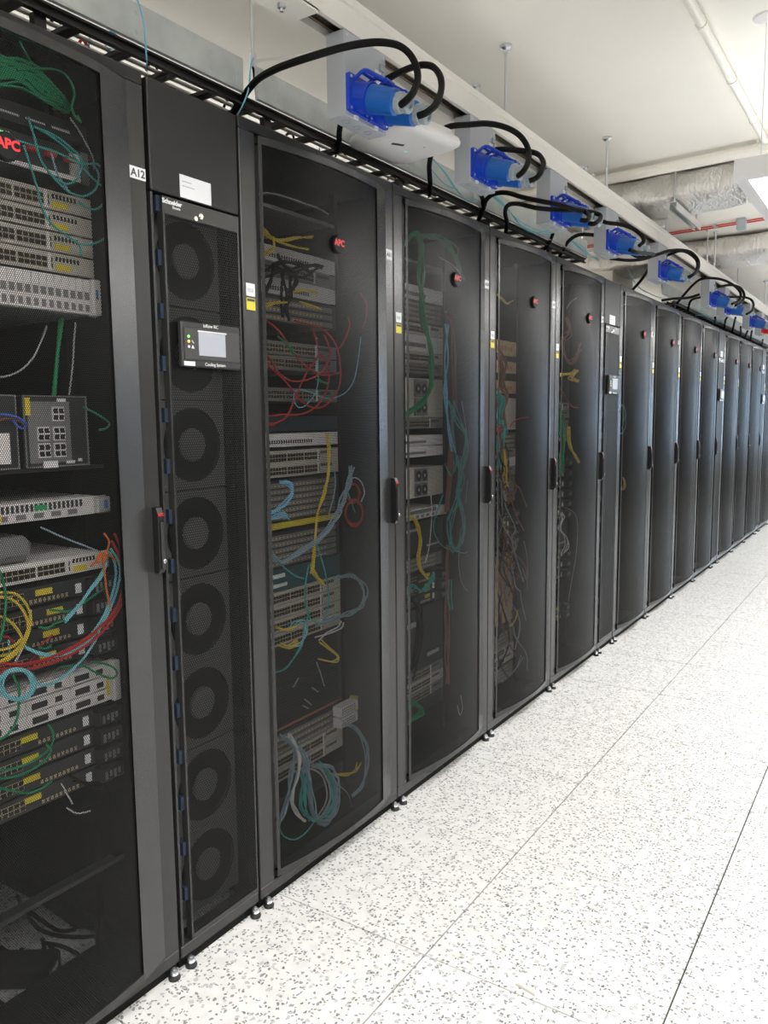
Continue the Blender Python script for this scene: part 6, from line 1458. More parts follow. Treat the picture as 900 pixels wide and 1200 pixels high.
  [(-0.09,2.719,2.139),(-0.095,2.815,2.162),(-0.103,2.913,2.17),(-0.086,3.009,2.14),(-0.112,3.039,2.095),(-0.099,3.068,2.026)],
  [(-0.09,2.711,2.147),(-0.112,2.821,2.151),(-0.11,2.909,2.164),(-0.111,3,2.143),(-0.102,3.051,2.086),(-0.098,3.06,2.03)],
  [(-0.089,2.715,2.128),(-0.101,2.81,2.159),(-0.098,2.915,2.149),(-0.108,3.003,2.125),(-0.112,3.051,2.08),(-0.087,3.069,2.021)],
  [(-0.096,2.705,2.143),(-0.094,2.815,2.152),(-0.113,2.919,2.152),(-0.108,2.988,2.124),(-0.101,3.056,2.08),(-0.107,3.076,2.023)],
  [(-0.096,2.714,2.145),(-0.113,2.811,2.16),(-0.091,2.906,2.166),(-0.109,2.999,2.143),(-0.107,3.04,2.094),(-0.095,3.058,2.023)],
  [(-0.107,2.706,2.143),(-0.094,2.821,2.167),(-0.096,2.909,2.166),(-0.1,2.988,2.132),(-0.103,3.046,2.073),(-0.113,3.08,2.028)],
 ]),
 ('grey', 0.0024, 'pale lead arching under the green arch in the third rack', None, 0, [
  [(-0.1,2.877,2.085),(-0.1,2.97,2.076),(-0.1,3.037,2.055),(-0.1,3.068,2.024)],
 ]),
 ('teal', 0.0024, 'teal cable hanging in long loops at the right of the third rack', 'teal loops in the third rack', 1, [
  [(-0.105,2.962,1.515),(-0.088,3.024,1.423),(-0.1,3.108,1.368),(-0.107,3.103,1.297),(-0.112,3.07,1.192),(-0.109,3.046,1.117),(-0.097,3.092,1.018),(-0.094,3.061,0.926),(-0.11,3.009,0.859),(-0.113,2.978,0.921),(-0.112,2.967,1.02),(-0.097,3.04,1.071),(-0.111,3.073,1.175),(-0.111,3.039,1.279)],
  [(-0.109,2.963,1.514),(-0.103,3.023,1.424),(-0.1,3.1,1.366),(-0.113,3.113,1.285),(-0.105,3.051,1.211),(-0.098,3.045,1.11),(-0.088,3.079,1.009),(-0.094,3.068,0.924),(-0.089,3.006,0.864),(-0.106,2.976,0.93),(-0.094,2.986,1.005),(-0.103,3.039,1.087),(-0.111,3.089,1.187),(-0.09,3.043,1.278)],
  [(-0.087,2.979,1.515),(-0.089,3.042,1.43),(-0.096,3.112,1.359),(-0.103,3.111,1.284),(-0.092,3.052,1.205),(-0.106,3.043,1.111),(-0.109,3.086,1.02),(-0.086,3.066,0.916),(-0.095,3.009,0.877),(-0.108,2.971,0.92),(-0.114,2.966,1.001),(-0.105,3.026,1.092),(-0.096,3.068,1.187),(-0.107,3.046,1.281)],
  [(-0.09,2.98,1.511),(-0.105,3.029,1.419),(-0.093,3.101,1.371),(-0.11,3.116,1.302),(-0.108,3.065,1.195),(-0.113,3.045,1.102),(-0.094,3.089,1.016),(-0.087,3.061,0.91),(-0.113,3.015,0.876),(-0.095,2.971,0.932),(-0.104,2.968,1.015),(-0.113,3.025,1.071),(-0.109,3.068,1.183),(-0.11,3.048,1.283)],
  [(-0.104,2.962,1.517),(-0.094,3.039,1.424),(-0.098,3.11,1.371),(-0.087,3.105,1.298),(-0.096,3.061,1.191),(-0.101,3.042,1.111),(-0.1,3.087,1.002),(-0.11,3.073,0.923),(-0.086,3.022,0.864),(-0.101,2.97,0.931),(-0.103,2.986,1.012),(-0.103,3.031,1.078),(-0.086,3.068,1.18),(-0.112,3.05,1.268)],
  [(-0.108,2.984,1.472),(-0.094,2.999,1.331),(-0.103,3.021,1.227),(-0.112,2.99,1.203),(-0.109,2.936,1.25)],
  [(-0.094,2.98,1.473),(-0.107,2.999,1.334),(-0.111,3.021,1.228),(-0.109,2.988,1.198),(-0.111,2.942,1.245)],
  [(-0.1,2.903,1.122),(-0.1,2.852,1.055),(-0.1,2.823,0.994),(-0.1,2.859,0.936),(-0.1,2.924,0.894),(-0.1,3.016,0.866),(-0.1,3.104,0.845),(-0.1,3.145,0.859)],
 ]),
 ('sky', 0.003, 'lower blue cable dropping straight down the third rack', 'blue drop in the third rack', 0, [
  [(-0.09,2.936,1.824),(-0.111,2.941,1.689),(-0.105,2.937,1.545),(-0.097,2.951,1.41),(-0.089,2.993,1.295)]]),
 ('sky', 0.003, 'middle blue cable dropping straight down the third rack', 'blue drop in the third rack', 0, [
  [(-0.095,2.937,1.83),(-0.111,2.94,1.685),(-0.099,2.938,1.552),(-0.106,2.956,1.404),(-0.108,2.994,1.3)]]),
 ('sky', 0.003, 'upper blue cable dropping straight down the third rack', 'blue drop in the third rack', 0, [
  [(-0.104,2.932,1.829),(-0.095,2.94,1.685),(-0.11,2.93,1.551),(-0.1,2.956,1.405),(-0.103,2.989,1.302)]]),
 ('brown', 0.004, 'brown cable in the strip dropping down the third rack', 'brown drop in the third rack', 1, [
  [(-0.117,2.972,1.888),(-0.118,3.023,1.841),(-0.117,3.042,1.702),(-0.122,3.054,1.513),(-0.122,3.004,1.335),(-0.124,2.989,1.192),(-0.113,2.978,1.046)],
  [(-0.123,2.979,1.882),(-0.124,3.015,1.841),(-0.11,3.034,1.693),(-0.129,3.047,1.517),(-0.111,3,1.33),(-0.114,2.987,1.192),(-0.124,2.976,1.037)],
  [(-0.125,2.976,1.882),(-0.115,3.014,1.839),(-0.113,3.035,1.691),(-0.129,3.046,1.519),(-0.118,2.999,1.332),(-0.118,2.988,1.18),(-0.122,2.974,1.048)],
  [(-0.123,2.983,1.89),(-0.118,3.016,1.841),(-0.13,3.038,1.689),(-0.13,3.051,1.51),(-0.108,3.007,1.339),(-0.109,2.995,1.189),(-0.121,2.98,1.043)],
  [(-0.128,2.977,1.884),(-0.12,3.024,1.84),(-0.118,3.041,1.7),(-0.13,3.047,1.509),(-0.128,3.012,1.33),(-0.121,2.991,1.188),(-0.125,2.98,1.039)],
  [(-0.112,2.981,1.878),(-0.119,3.015,1.842),(-0.13,3.034,1.699),(-0.118,3.054,1.514),(-0.12,3.002,1.332),(-0.126,2.993,1.181),(-0.129,2.972,1.041)],
 ]),
 ('brown', 0.004, 'brown cable in the lower strip of the third rack', 'lower brown drop in the third rack', 1, [
  [(-0.118,2.977,0.897),(-0.112,2.967,0.777),(-0.112,2.981,0.586),(-0.114,2.979,0.404),(-0.127,2.978,0.276)],
  [(-0.126,2.988,0.896),(-0.121,2.964,0.779),(-0.126,2.977,0.593),(-0.113,2.974,0.398),(-0.121,2.981,0.279)],
  [(-0.116,2.986,0.889),(-0.118,2.964,0.776),(-0.123,2.973,0.584),(-0.13,2.974,0.404),(-0.112,2.977,0.278)],
  [(-0.123,2.981,0.887),(-0.118,2.972,0.78),(-0.128,2.97,0.584),(-0.114,2.972,0.402),(-0.113,2.978,0.276)],
 ]),
 ('teal', 0.0024, 'lower teal lead in the lower strip of the third rack', 'lower teal leads in the third rack', 0, [
  [(-0.104,2.965,0.749),(-0.105,2.954,0.672),(-0.101,2.973,0.611)]]),
 ('teal', 0.0024, 'upper teal lead in the lower strip of the third rack', 'lower teal leads in the third rack', 0, [
  [(-0.093,2.966,0.748),(-0.089,2.958,0.67),(-0.088,2.967,0.616)]]),
 ('yellow', 0.004, 'lower yellow cable drooping in the middle of the third rack', 'yellow droop in the third rack', 0, [
  [(-0.105,2.595,1.068),(-0.096,2.662,1.052),(-0.095,2.703,1.002),(-0.105,2.717,0.945),(-0.101,2.703,0.892),(-0.096,2.715,0.837),(-0.097,2.772,0.785)]]),
 ('yellow', 0.004, 'middle yellow cable drooping in the middle of the third rack', 'yellow droop in the third rack', 0, [
  [(-0.105,2.593,1.067),(-0.099,2.66,1.055),(-0.103,2.696,1.003),(-0.102,2.719,0.946),(-0.103,2.695,0.889),(-0.102,2.715,0.835),(-0.1,2.769,0.79)]]),
 ('yellow', 0.004, 'upper yellow cable drooping in the middle of the third rack', 'yellow droop in the third rack', 0, [
  [(-0.102,2.597,1.068),(-0.106,2.658,1.056),(-0.099,2.7,1.001),(-0.097,2.719,0.949),(-0.096,2.702,0.893),(-0.098,2.718,0.839),(-0.099,2.773,0.79)]]),
 ('grey', 0.002, 'grey lead trailing low at the right of the third rack', None, 0, [
  [(-0.1,3.047,0.884),(-0.1,3.048,0.789),(-0.1,3.08,0.706),(-0.1,3.154,0.657),(-0.1,3.222,0.66)],
 ]),
 ('grey', 0.002, 'grey lead hanging beside the teal loops in the third rack', None, 0, [
  [(-0.1,3.069,1.515),(-0.1,3.109,1.404),(-0.1,3.134,1.254),(-0.1,3.111,1.066)],
 ]),
 ('teal', 0.003, 'teal cable bunched low at the left of the third rack', 'low teal bunch in the third rack', 1, [
  [(-0.091,2.584,0.749),(-0.097,2.66,0.781),(-0.111,2.738,0.742),(-0.089,2.801,0.775),(-0.109,2.841,0.798)],
  [(-0.094,2.589,0.752),(-0.112,2.652,0.778),(-0.091,2.744,0.74),(-0.11,2.812,0.779),(-0.111,2.845,0.799)],
  [(-0.111,2.593,0.741),(-0.109,2.666,0.782),(-0.109,2.737,0.739),(-0.096,2.8,0.771),(-0.102,2.835,0.797)],
  [(-0.098,2.602,0.753),(-0.09,2.665,0.768),(-0.106,2.737,0.747),(-0.097,2.805,0.784),(-0.105,2.826,0.79)],
 ]),
 ('green', 0.003, 'green cable bunched near the bottom of the third rack', 'bottom green bunch in the third rack', 1, [
  [(-0.107,2.606,0.297),(-0.111,2.66,0.283),(-0.093,2.73,0.237),(-0.11,2.69,0.231),(-0.095,2.611,0.234)],
  [(-0.094,2.6,0.284),(-0.099,2.67,0.285),(-0.097,2.712,0.254),(-0.107,2.672,0.231),(-0.089,2.622,0.236)],
  [(-0.092,2.608,0.291),(-0.11,2.672,0.297),(-0.092,2.709,0.232),(-0.094,2.679,0.229),(-0.088,2.611,0.232)],
  [(-0.096,2.605,0.286),(-0.097,2.656,0.299),(-0.095,2.727,0.242),(-0.107,2.678,0.224),(-0.099,2.603,0.216)],
  [(-0.102,2.594,0.282),(-0.107,2.664,0.294),(-0.09,2.724,0.231),(-0.091,2.682,0.226),(-0.097,2.609,0.224)],
 ]),
 ('black', 0.004, 'black cable looping low in the third rack', 'black loops in the third rack', 1, [
  [(-0.11,2.639,0.718),(-0.096,2.713,0.688),(-0.097,2.721,0.597),(-0.092,2.688,0.48),(-0.112,2.646,0.424)],
  [(-0.091,2.636,0.731),(-0.112,2.71,0.686),(-0.088,2.713,0.593),(-0.093,2.688,0.48),(-0.09,2.637,0.398)],
  [(-0.104,2.626,0.756),(-0.103,2.688,0.689),(-0.11,2.701,0.575),(-0.109,2.672,0.479),(-0.093,2.635,0.437)],
  [(-0.107,2.633,0.725),(-0.112,2.689,0.697),(-0.105,2.709,0.58),(-0.106,2.669,0.465),(-0.104,2.632,0.431)],
 ]),
 ('white', 0.002, 'pale lead hanging in the middle of the third rack', 'pale leads in the third rack', 0, [
  [(-0.1,2.803,1.13),(-0.1,2.809,1.042),(-0.1,2.788,0.92),(-0.1,2.753,0.855)],
 ]),
 ('white', 0.002, 'thin pale loop near the bottom of the third rack', 'pale leads in the third rack 2', 0, [
  [(-0.1,3.065,0.2),(-0.1,3.082,0.135),(-0.1,3.057,0.111),(-0.1,3.033,0.166)],
 ]),
 ('grey', 0.0036, 'black cable in the dense tangle of the fourth rack', 'black tangle in the fourth rack', 1, [
  [(-0.088,3.473,0.766),(-0.126,3.658,0.643),(-0.071,3.477,0.591),(-0.119,3.717,0.443),(-0.088,3.685,0.371),(-0.094,3.638,0.268)],
  [(-0.082,3.403,1.007),(-0.087,3.502,0.895),(-0.092,3.633,0.804),(-0.123,3.616,0.747),(-0.125,3.699,0.696),(-0.106,3.6,0.669)],
  [(-0.062,3.407,1.023),(-0.094,3.492,0.974),(-0.068,3.425,0.945),(-0.118,3.485,0.85),(-0.124,3.522,0.735),(-0.062,3.485,0.721)],
  [(-0.104,3.525,0.611),(-0.087,3.464,0.533),(-0.13,3.687,0.382),(-0.117,3.696,0.316),(-0.106,3.814,0.198),(-0.066,3.734,0.144)],
  [(-0.064,3.398,1.152),(-0.064,3.404,1.061),(-0.096,3.483,0.964),(-0.084,3.457,0.933),(-0.108,3.622,0.827),(-0.103,3.638,0.768)],
  [(-0.113,3.473,0.8),(-0.087,3.463,0.733),(-0.109,3.514,0.677),(-0.108,3.577,0.564),(-0.1,3.54,0.507),(-0.076,3.539,0.419)],
  [(-0.085,3.473,1.088),(-0.063,3.452,1.016),(-0.077,3.592,0.899),(-0.078,3.554,0.85),(-0.098,3.659,0.728),(-0.088,3.722,0.605)],
  [(-0.09,3.49,0.743),(-0.11,3.636,0.676),(-0.063,3.566,0.615),(-0.064,3.631,0.573),(-0.077,3.674,0.519),(-0.091,3.764,0.395)],
 ]),
 ('black', 0.0036, 'black cable in the dense tangle of the fourth rack', 'black tangle in the fourth rack', 1, [
  [(-0.128,3.564,0.716),(-0.098,3.433,0.701),(-0.062,3.361,0.622),(-0.078,3.428,0.565),(-0.105,3.555,0.432),(-0.096,3.58,0.33)],
  [(-0.072,3.385,0.947),(-0.109,3.565,0.84),(-0.116,3.509,0.788),(-0.124,3.639,0.733),(-0.096,3.714,0.629),(-0.081,3.697,0.527)],
  [(-0.129,3.511,1.323),(-0.089,3.52,1.285),(-0.068,3.477,1.218),(-0.1,3.524,1.174),(-0.087,3.508,1.122),(-0.121,3.608,1.067)],
  [(-0.062,3.369,1.265),(-0.092,3.541,1.156),(-0.066,3.411,1.112),(-0.127,3.469,1.055),(-0.124,3.565,0.992),(-0.1,3.501,0.958)],
  [(-0.121,3.505,1.129),(-0.099,3.404,1.053),(-0.072,3.349,0.989),(-0.104,3.416,0.911),(-0.12,3.451,0.843),(-0.121,3.455,0.735)],
  [(-0.07,3.408,1.098),(-0.086,3.467,1.063),(-0.061,3.427,0.985),(-0.098,3.471,0.948),(-0.113,3.537,0.83),(-0.071,3.46,0.79)],
  [(-0.088,3.416,1.283),(-0.072,3.431,1.194),(-0.12,3.477,1.14),(-0.069,3.387,1.122),(-0.096,3.503,1.02),(-0.072,3.562,0.92)],
  [(-0.098,3.446,1.002),(-0.111,3.48,0.962),(-0.109,3.557,0.846),(-0.068,3.422,0.779),(-0.061,3.386,0.715),(-0.087,3.546,0.611)],
  [(-0.128,3.504,1.385),(-0.119,3.571,1.286),(-0.113,3.475,1.218),(-0.078,3.445,1.123),(-0.11,3.487,1.043),(-0.069,3.475,1)],
  [(-0.086,3.457,0.861),(-0.109,3.523,0.773),(-0.115,3.549,0.684),(-0.062,3.505,0.621),(-0.076,3.585,0.532),(-0.1,3.611,0.465)],
  [(-0.099,3.443,1.194),(-0.111,3.471,1.118),(-0.074,3.438,1.059),(-0.062,3.495,1.01),(-0.112,3.639,0.939),(-0.082,3.642,0.877)],
  [(-0.102,3.478,0.486),(-0.066,3.403,0.47),(-0.119,3.524,0.389),(-0.121,3.483,0.342),(-0.066,3.393,0.273),(-0.065,3.513,0.146)],
  [(-0.103,3.469,0.78),(-0.087,3.45,0.691),(-0.123,3.598,0.615),(-0.097,3.462,0.566),(-0.101,3.462,0.479),(-0.119,3.505,0.422)],
  [(-0.113,3.502,1.317),(-0.082,3.391,1.256),(-0.089,3.381,1.178),(-0.107,3.48,1.064),(-0.094,3.581,0.992),(-0.085,3.51,0.968)],
  [(-0.084,3.436,1.002),(-0.101,3.452,0.906),(-0.105,3.493,0.833),(-0.097,3.403,0.798),(-0.067,3.444,0.758),(-0.11,3.666,0.623)],
  [(-0.101,3.441,0.906),(-0.103,3.518,0.855),(-0.081,3.522,0.792),(-0.104,3.666,0.731),(-0.061,3.553,0.669),(-0.116,3.758,0.537)],
 ]),
 ('brown', 0.0036, 'black cable in the dense tangle of the fourth rack', 'black tangle in the fourth rack', 1, [
  [(-0.13,3.555,0.913),(-0.068,3.504,0.893),(-0.099,3.666,0.801),(-0.127,3.645,0.714),(-0.083,3.574,0.624),(-0.081,3.508,0.55)],
  [(-0.101,3.466,1.328),(-0.07,3.488,1.243),(-0.126,3.622,1.173),(-0.101,3.654,1.098),(-0.126,3.65,1.032),(-0.1,3.531,1.012)],
  [(-0.128,3.509,0.891),(-0.079,3.486,0.869),(-0.113,3.643,0.77),(-0.083,3.502,0.751),(-0.117,3.687,0.652),(-0.086,3.73,0.621)],
  [(-0.089,3.486,0.836),(-0.09,3.471,0.781),(-0.07,3.394,0.717),(-0.128,3.588,0.633),(-0.071,3.455,0.601),(-0.088,3.523,0.516)],
  [(-0.109,3.518,0.854),(-0.123,3.584,0.792),(-0.102,3.658,0.755),(-0.063,3.691,0.686),(-0.082,3.761,0.584),(-0.084,3.765,0.555)],
  [(-0.095,3.446,1.27),(-0.119,3.522,1.214),(-0.108,3.505,1.18),(-0.114,3.594,1.077),(-0.096,3.637,0.964),(-0.105,3.759,0.865)],
  [(-0.067,3.364,1.375),(-0.107,3.529,1.299),(-0.091,3.508,1.205),(-0.116,3.526,1.118),(-0.093,3.55,1.056),(-0.07,3.419,0.979)],
  [(-0.098,3.459,0.649),(-0.129,3.565,0.524),(-0.08,3.441,0.485),(-0.104,3.523,0.393),(-0.088,3.556,0.319),(-0.088,3.638,0.233)],
  [(-0.114,3.509,1.292),(-0.066,3.349,1.273),(-0.129,3.601,1.205),(-0.127,3.67,1.119),(-0.114,3.723,1.084),(-0.114,3.814,0.982)],
  [(-0.114,3.481,0.927),(-0.075,3.473,0.882),(-0.085,3.516,0.815),(-0.098,3.581,0.738),(-0.116,3.72,0.656),(-0.067,3.539,0.592)],
 ]),
 ('yellow', 0.004, 'lower yellow green cable hanging in the fourth rack', 'yellow hang in the fourth rack', 0, [
  [(-0.074,3.45,1.286),(-0.083,3.472,1.203),(-0.088,3.465,1.151),(-0.073,3.493,1.116)]]),
 ('yellow', 0.004, 'upper yellow green cable hanging in the fourth rack', 'yellow hang in the fourth rack', 0, [
  [(-0.082,3.46,1.292),(-0.075,3.478,1.21),(-0.07,3.465,1.157),(-0.09,3.493,1.111)]]),
 ('yellow', 0.004, 'middle yellow green cable hanging in the fourth rack', 'yellow hang in the fourth rack', 0, [
  [(-0.077,3.448,1.29),(-0.09,3.473,1.205),(-0.072,3.468,1.152),(-0.076,3.492,1.114)]]),
 ('teal', 0.004, 'teal cable bunched at the left of the fourth rack', 'teal bunch in the fourth rack', 1, [
  [(-0.102,3.417,1.556),(-0.105,3.466,1.538),(-0.104,3.427,1.441),(-0.096,3.532,1.382),(-0.104,3.467,1.319),(-0.095,3.448,1.202)],
  [(-0.111,3.386,1.55),(-0.108,3.465,1.505),(-0.111,3.438,1.45),(-0.108,3.498,1.408),(-0.11,3.444,1.319),(-0.105,3.452,1.218)],
  [(-0.099,3.394,1.539),(-0.092,3.47,1.533),(-0.109,3.434,1.442),(-0.108,3.497,1.416),(-0.089,3.478,1.321),(-0.094,3.445,1.217)],
  [(-0.108,3.405,1.556),(-0.096,3.456,1.512),(-0.109,3.448,1.439),(-0.105,3.525,1.4),(-0.105,3.454,1.299),(-0.111,3.422,1.236)],
  [(-0.091,3.401,1.576),(-0.099,3.481,1.504),(-0.102,3.441,1.436),(-0.096,3.508,1.405),(-0.107,3.458,1.316),(-0.099,3.423,1.208)],
  [(-0.095,3.386,1.557),(-0.088,3.478,1.529),(-0.094,3.456,1.436),(-0.103,3.524,1.38),(-0.101,3.449,1.321),(-0.094,3.455,1.218)],
  [(-0.095,3.382,1.564),(-0.09,3.479,1.52),(-0.1,3.433,1.427),(-0.107,3.526,1.4),(-0.111,3.463,1.332),(-0.096,3.428,1.236)],
  [(-0.108,3.399,1.556),(-0.108,3.465,1.507),(-0.108,3.419,1.446),(-0.096,3.504,1.417),(-0.102,3.456,1.336),(-0.096,3.44,1.228)],
 ]),
 ('red', 0.004, 'red lead in the middle of the fourth rack', 'red leads in the fourth rack', 1, [
  [(-0.074,3.354,1.391),(-0.074,3.402,1.378),(-0.089,3.439,1.384)],
  [(-0.073,3.362,1.404),(-0.09,3.393,1.382),(-0.089,3.422,1.39)],
  [(-0.072,3.362,1.395),(-0.09,3.404,1.384),(-0.075,3.426,1.398)],
  [(-0.092,3.351,1.397),(-0.069,3.385,1.368),(-0.074,3.439,1.386)],
 ]),
 ('red', 0.003, 'pale red lead arching in the fourth rack', None, 0, [
  [(-0.1,3.573,1.398),(-0.1,3.612,1.422),(-0.1,3.693,1.438),(-0.1,3.8,1.442)],
 ]),
 ('yellow', 0.003, 'middle orange yellow lead at the top of the fourth rack', 'top yellow leads in the fourth rack', 0, [
  [(-0.11,3.414,2.011),(-0.09,3.467,1.98),(-0.094,3.524,1.98),(-0.094,3.58,1.996)]]),
 ('yellow', 0.003, 'upper orange yellow lead at the top of the fourth rack', 'top yellow leads in the fourth rack', 0, [
  [(-0.101,3.409,2.007),(-0.093,3.467,1.99),(-0.105,3.527,1.981),(-0.104,3.574,1.991)]]),
 ('yellow', 0.003, 'lower orange yellow lead at the top of the fourth rack', 'top yellow leads in the fourth rack', 0, [
  [(-0.097,3.416,2.006),(-0.095,3.469,1.981),(-0.096,3.521,1.973),(-0.105,3.578,1.993)]]),
 ('brown', 0.004, 'brown cable hanging at the left of the fourth rack', 'brown cables in the fourth rack', 1, [
  [(-0.099,3.417,1.739),(-0.093,3.499,1.692),(-0.093,3.456,1.592),(-0.101,3.523,1.573),(-0.107,3.476,1.478),(-0.111,3.497,1.403)],
  [(-0.097,3.425,1.74),(-0.099,3.491,1.673),(-0.107,3.46,1.599),(-0.103,3.533,1.567),(-0.105,3.497,1.471),(-0.094,3.503,1.402)],
  [(-0.094,3.434,1.756),(-0.09,3.508,1.691),(-0.103,3.464,1.605),(-0.109,3.518,1.546),(-0.096,3.489,1.495),(-0.093,3.515,1.393)],
  [(-0.104,3.407,1.741),(-0.091,3.483,1.662),(-0.088,3.468,1.61),(-0.101,3.547,1.546),(-0.101,3.498,1.463),(-0.09,3.508,1.405)],
  [(-0.11,3.408,1.74),(-0.093,3.506,1.695),(-0.099,3.457,1.61),(-0.1,3.54,1.566),(-0.098,3.481,1.467),(-0.11,3.512,1.391)],
  [(-0.089,3.407,1.764),(-0.109,3.476,1.695),(-0.107,3.475,1.603),(-0.102,3.525,1.548),(-0.095,3.488,1.484),(-0.092,3.499,1.396)],
  [(-0.104,3.439,1.759),(-0.107,3.489,1.663),(-0.1,3.457,1.587),(-0.1,3.531,1.551),(-0.098,3.486,1.487),(-0.111,3.526,1.397)],
 ]),
 ('black', 0.004, 'black cable arching low in the fourth rack', None, 0, [
  [(-0.1,3.511,0.5),(-0.1,3.563,0.402),(-0.1,3.575,0.311),(-0.1,3.515,0.252),(-0.1,3.447,0.214)],
 ]),
 ('grey', 0.002, 'grey lead trailing at the right of the fourth rack', None, 0, [
  [(-0.1,3.752,0.812),(-0.1,3.798,0.711),(-0.1,3.801,0.598),(-0.1,3.734,0.677)],
 ]),
 ('grey', 0.002, 'upper pale lead arching at the bottom of the fourth rack', 'pale bottom leads in the fourth rack', 0, [
  [(-0.108,3.753,0.209),(-0.11,3.69,0.152),(-0.102,3.569,0.137),(-0.089,3.472,0.143)]]),
 ('grey', 0.002, 'lower pale lead arching at the bottom of the fourth rack', 'pale bottom leads in the fourth rack', 0, [
  [(-0.099,3.76,0.199),(-0.107,3.684,0.153),(-0.111,3.582,0.145),(-0.093,3.485,0.143)]]),
 ('yellow', 0.003, 'lower yellow lead low in the fourth rack', 'low yellow leads in the fourth rack', 0, [
  [(-0.105,3.688,0.46),(-0.097,3.645,0.419),(-0.106,3.596,0.394)]]),
 ('yellow', 0.003, 'upper yellow lead low in the fourth rack', 'low yellow leads in the fourth rack', 0, [
  [(-0.098,3.679,0.464),(-0.089,3.638,0.43),(-0.097,3.595,0.399)]]),
 ('yellow', 0.005, 'upper yellow cable hanging in the rack before the second cooling unit', 'yellow hang in the fifth rack', 0, [
  [(-0.103,4.357,1.383),(-0.106,4.371,1.313),(-0.1,4.39,1.264),(-0.091,4.464,1.221),(-0.104,4.541,1.177)]]),
 ('yellow', 0.005, 'middle yellow cable hanging in the rack before the second cooling unit', 'yellow hang in the fifth rack', 0, [
  [(-0.104,4.361,1.386),(-0.108,4.375,1.31),(-0.095,4.391,1.26),(-0.093,4.465,1.222),(-0.095,4.54,1.176)]]),
 ('yellow', 0.005, 'lower yellow cable hanging in the rack before the second cooling unit', 'yellow hang in the fifth rack', 0, [
  [(-0.095,4.363,1.388),(-0.096,4.376,1.314),(-0.089,4.391,1.257),(-0.1,4.462,1.22),(-0.097,4.533,1.171)]]),
 ('yellow', 0.005, 'yellow cable tied in a knot in the rack before the second cooling unit', 'yellow knot in the fifth rack', 1, [
  [(-0.097,4.2,1.677),(-0.101,4.311,1.677),(-0.089,4.391,1.687),(-0.097,4.469,1.708),(-0.1,4.383,1.672),(-0.102,4.49,1.653)],
  [(-0.093,4.212,1.664),(-0.107,4.314,1.679),(-0.09,4.394,1.685),(-0.091,4.471,1.71),(-0.091,4.381,1.657),(-0.089,4.48,1.652)],
  [(-0.094,4.198,1.669),(-0.09,4.325,1.683),(-0.11,4.402,1.69),(-0.089,4.472,1.704),(-0.11,4.366,1.66),(-0.098,4.48,1.643)],
  [(-0.11,4.206,1.679),(-0.109,4.319,1.683),(-0.103,4.4,1.691),(-0.111,4.474,1.713),(-0.094,4.37,1.665),(-0.089,4.475,1.642)],
 ]),
 ('red', 0.003, 'red lead slanting in the rack before the second cooling unit', None, 0, [
  [(-0.1,4.205,1.604),(-0.1,4.298,1.559),(-0.1,4.408,1.503),(-0.1,4.521,1.494)],
 ]),
 ('green', 0.004, 'green cable bunched in the rack before the second cooling unit', 'green bunch in the fifth rack', 1, [
  [(-0.097,4.228,1.469),(-0.107,4.276,1.438),(-0.098,4.248,1.333),(-0.107,4.3,1.301),(-0.11,4.233,1.192),(-0.102,4.284,1.111)],
  [(-0.11,4.216,1.501),(-0.097,4.295,1.411),(-0.097,4.237,1.365),(-0.098,4.302,1.309),(-0.089,4.234,1.197),(-0.11,4.293,1.113)],
  [(-0.095,4.204,1.463),(-0.091,4.263,1.417),(-0.1,4.224,1.362),(-0.095,4.282,1.297),(-0.109,4.25,1.183),(-0.105,4.289,1.126)],
  [(-0.096,4.227,1.476),(-0.104,4.266,1.436),(-0.103,4.23,1.339),(-0.102,4.31,1.29),(-0.092,4.248,1.202),(-0.106,4.287,1.133)],
  [(-0.11,4.208,1.473),(-0.105,4.272,1.414),(-0.098,4.224,1.341),(-0.106,4.284,1.305),(-0.096,4.265,1.184),(-0.107,4.284,1.124)],
  [(-0.092,4.223,1.497),(-0.112,4.259,1.419),(-0.102,4.222,1.345),(-0.109,4.312,1.28),(-0.104,4.236,1.213),(-0.109,4.289,1.113)],
  [(-0.106,4.23,1.492),(-0.094,4.272,1.445),(-0.089,4.247,1.34),(-0.111,4.299,1.291),(-0.091,4.269,1.212),(-0.106,4.31,1.129)],
 ]),
 ('white', 0.003, 'upper white cable looped in the rack before the second cooling unit', 'white loops in the fifth rack', 0, [
  [(-0.111,4.189,0.927),(-0.093,4.308,0.879),(-0.111,4.249,0.819),(-0.093,4.335,0.763),(-0.099,4.375,0.707),(-0.103,4.32,0.659)]]),
 ('white', 0.003, 'middle white cable looped in the rack before the second cooling unit', 'white loops in the fifth rack', 0, [
  [(-0.104,4.192,0.905),(-0.102,4.29,0.886),(-0.092,4.239,0.813),(-0.106,4.341,0.758),(-0.11,4.363,0.701),(-0.109,4.309,0.668)]]),
 ('white', 0.003, 'lower white cable looped in the rack before the second cooling unit', 'white loops in the fifth rack', 0, [
  [(-0.094,4.194,0.928),(-0.106,4.308,0.865),(-0.09,4.24,0.816),(-0.092,4.343,0.754),(-0.091,4.376,0.696),(-0.093,4.317,0.669)]]),
 ('grey', 0.002, 'grey lead arching at the right of the rack before the second cooling unit', None, 0, [
  [(-0.1,4.327,0.927),(-0.1,4.467,0.888),(-0.1,4.543,0.803),(-0.1,4.524,0.625),(-0.1,4.459,0.481),(-0.1,4.408,0.363)],
 ]),
 ('grey', 0.002, 'grey arc high in the rack before the second cooling unit', None, 0, [
  [(-0.1,4.302,2.035),(-0.1,4.353,2.073),(-0.1,4.46,2.114)],
 ]),
 ('brown', 0.003, 'brown lead looped high in the rack before the second cooling unit', 'brown loops in the fifth rack', 1, [
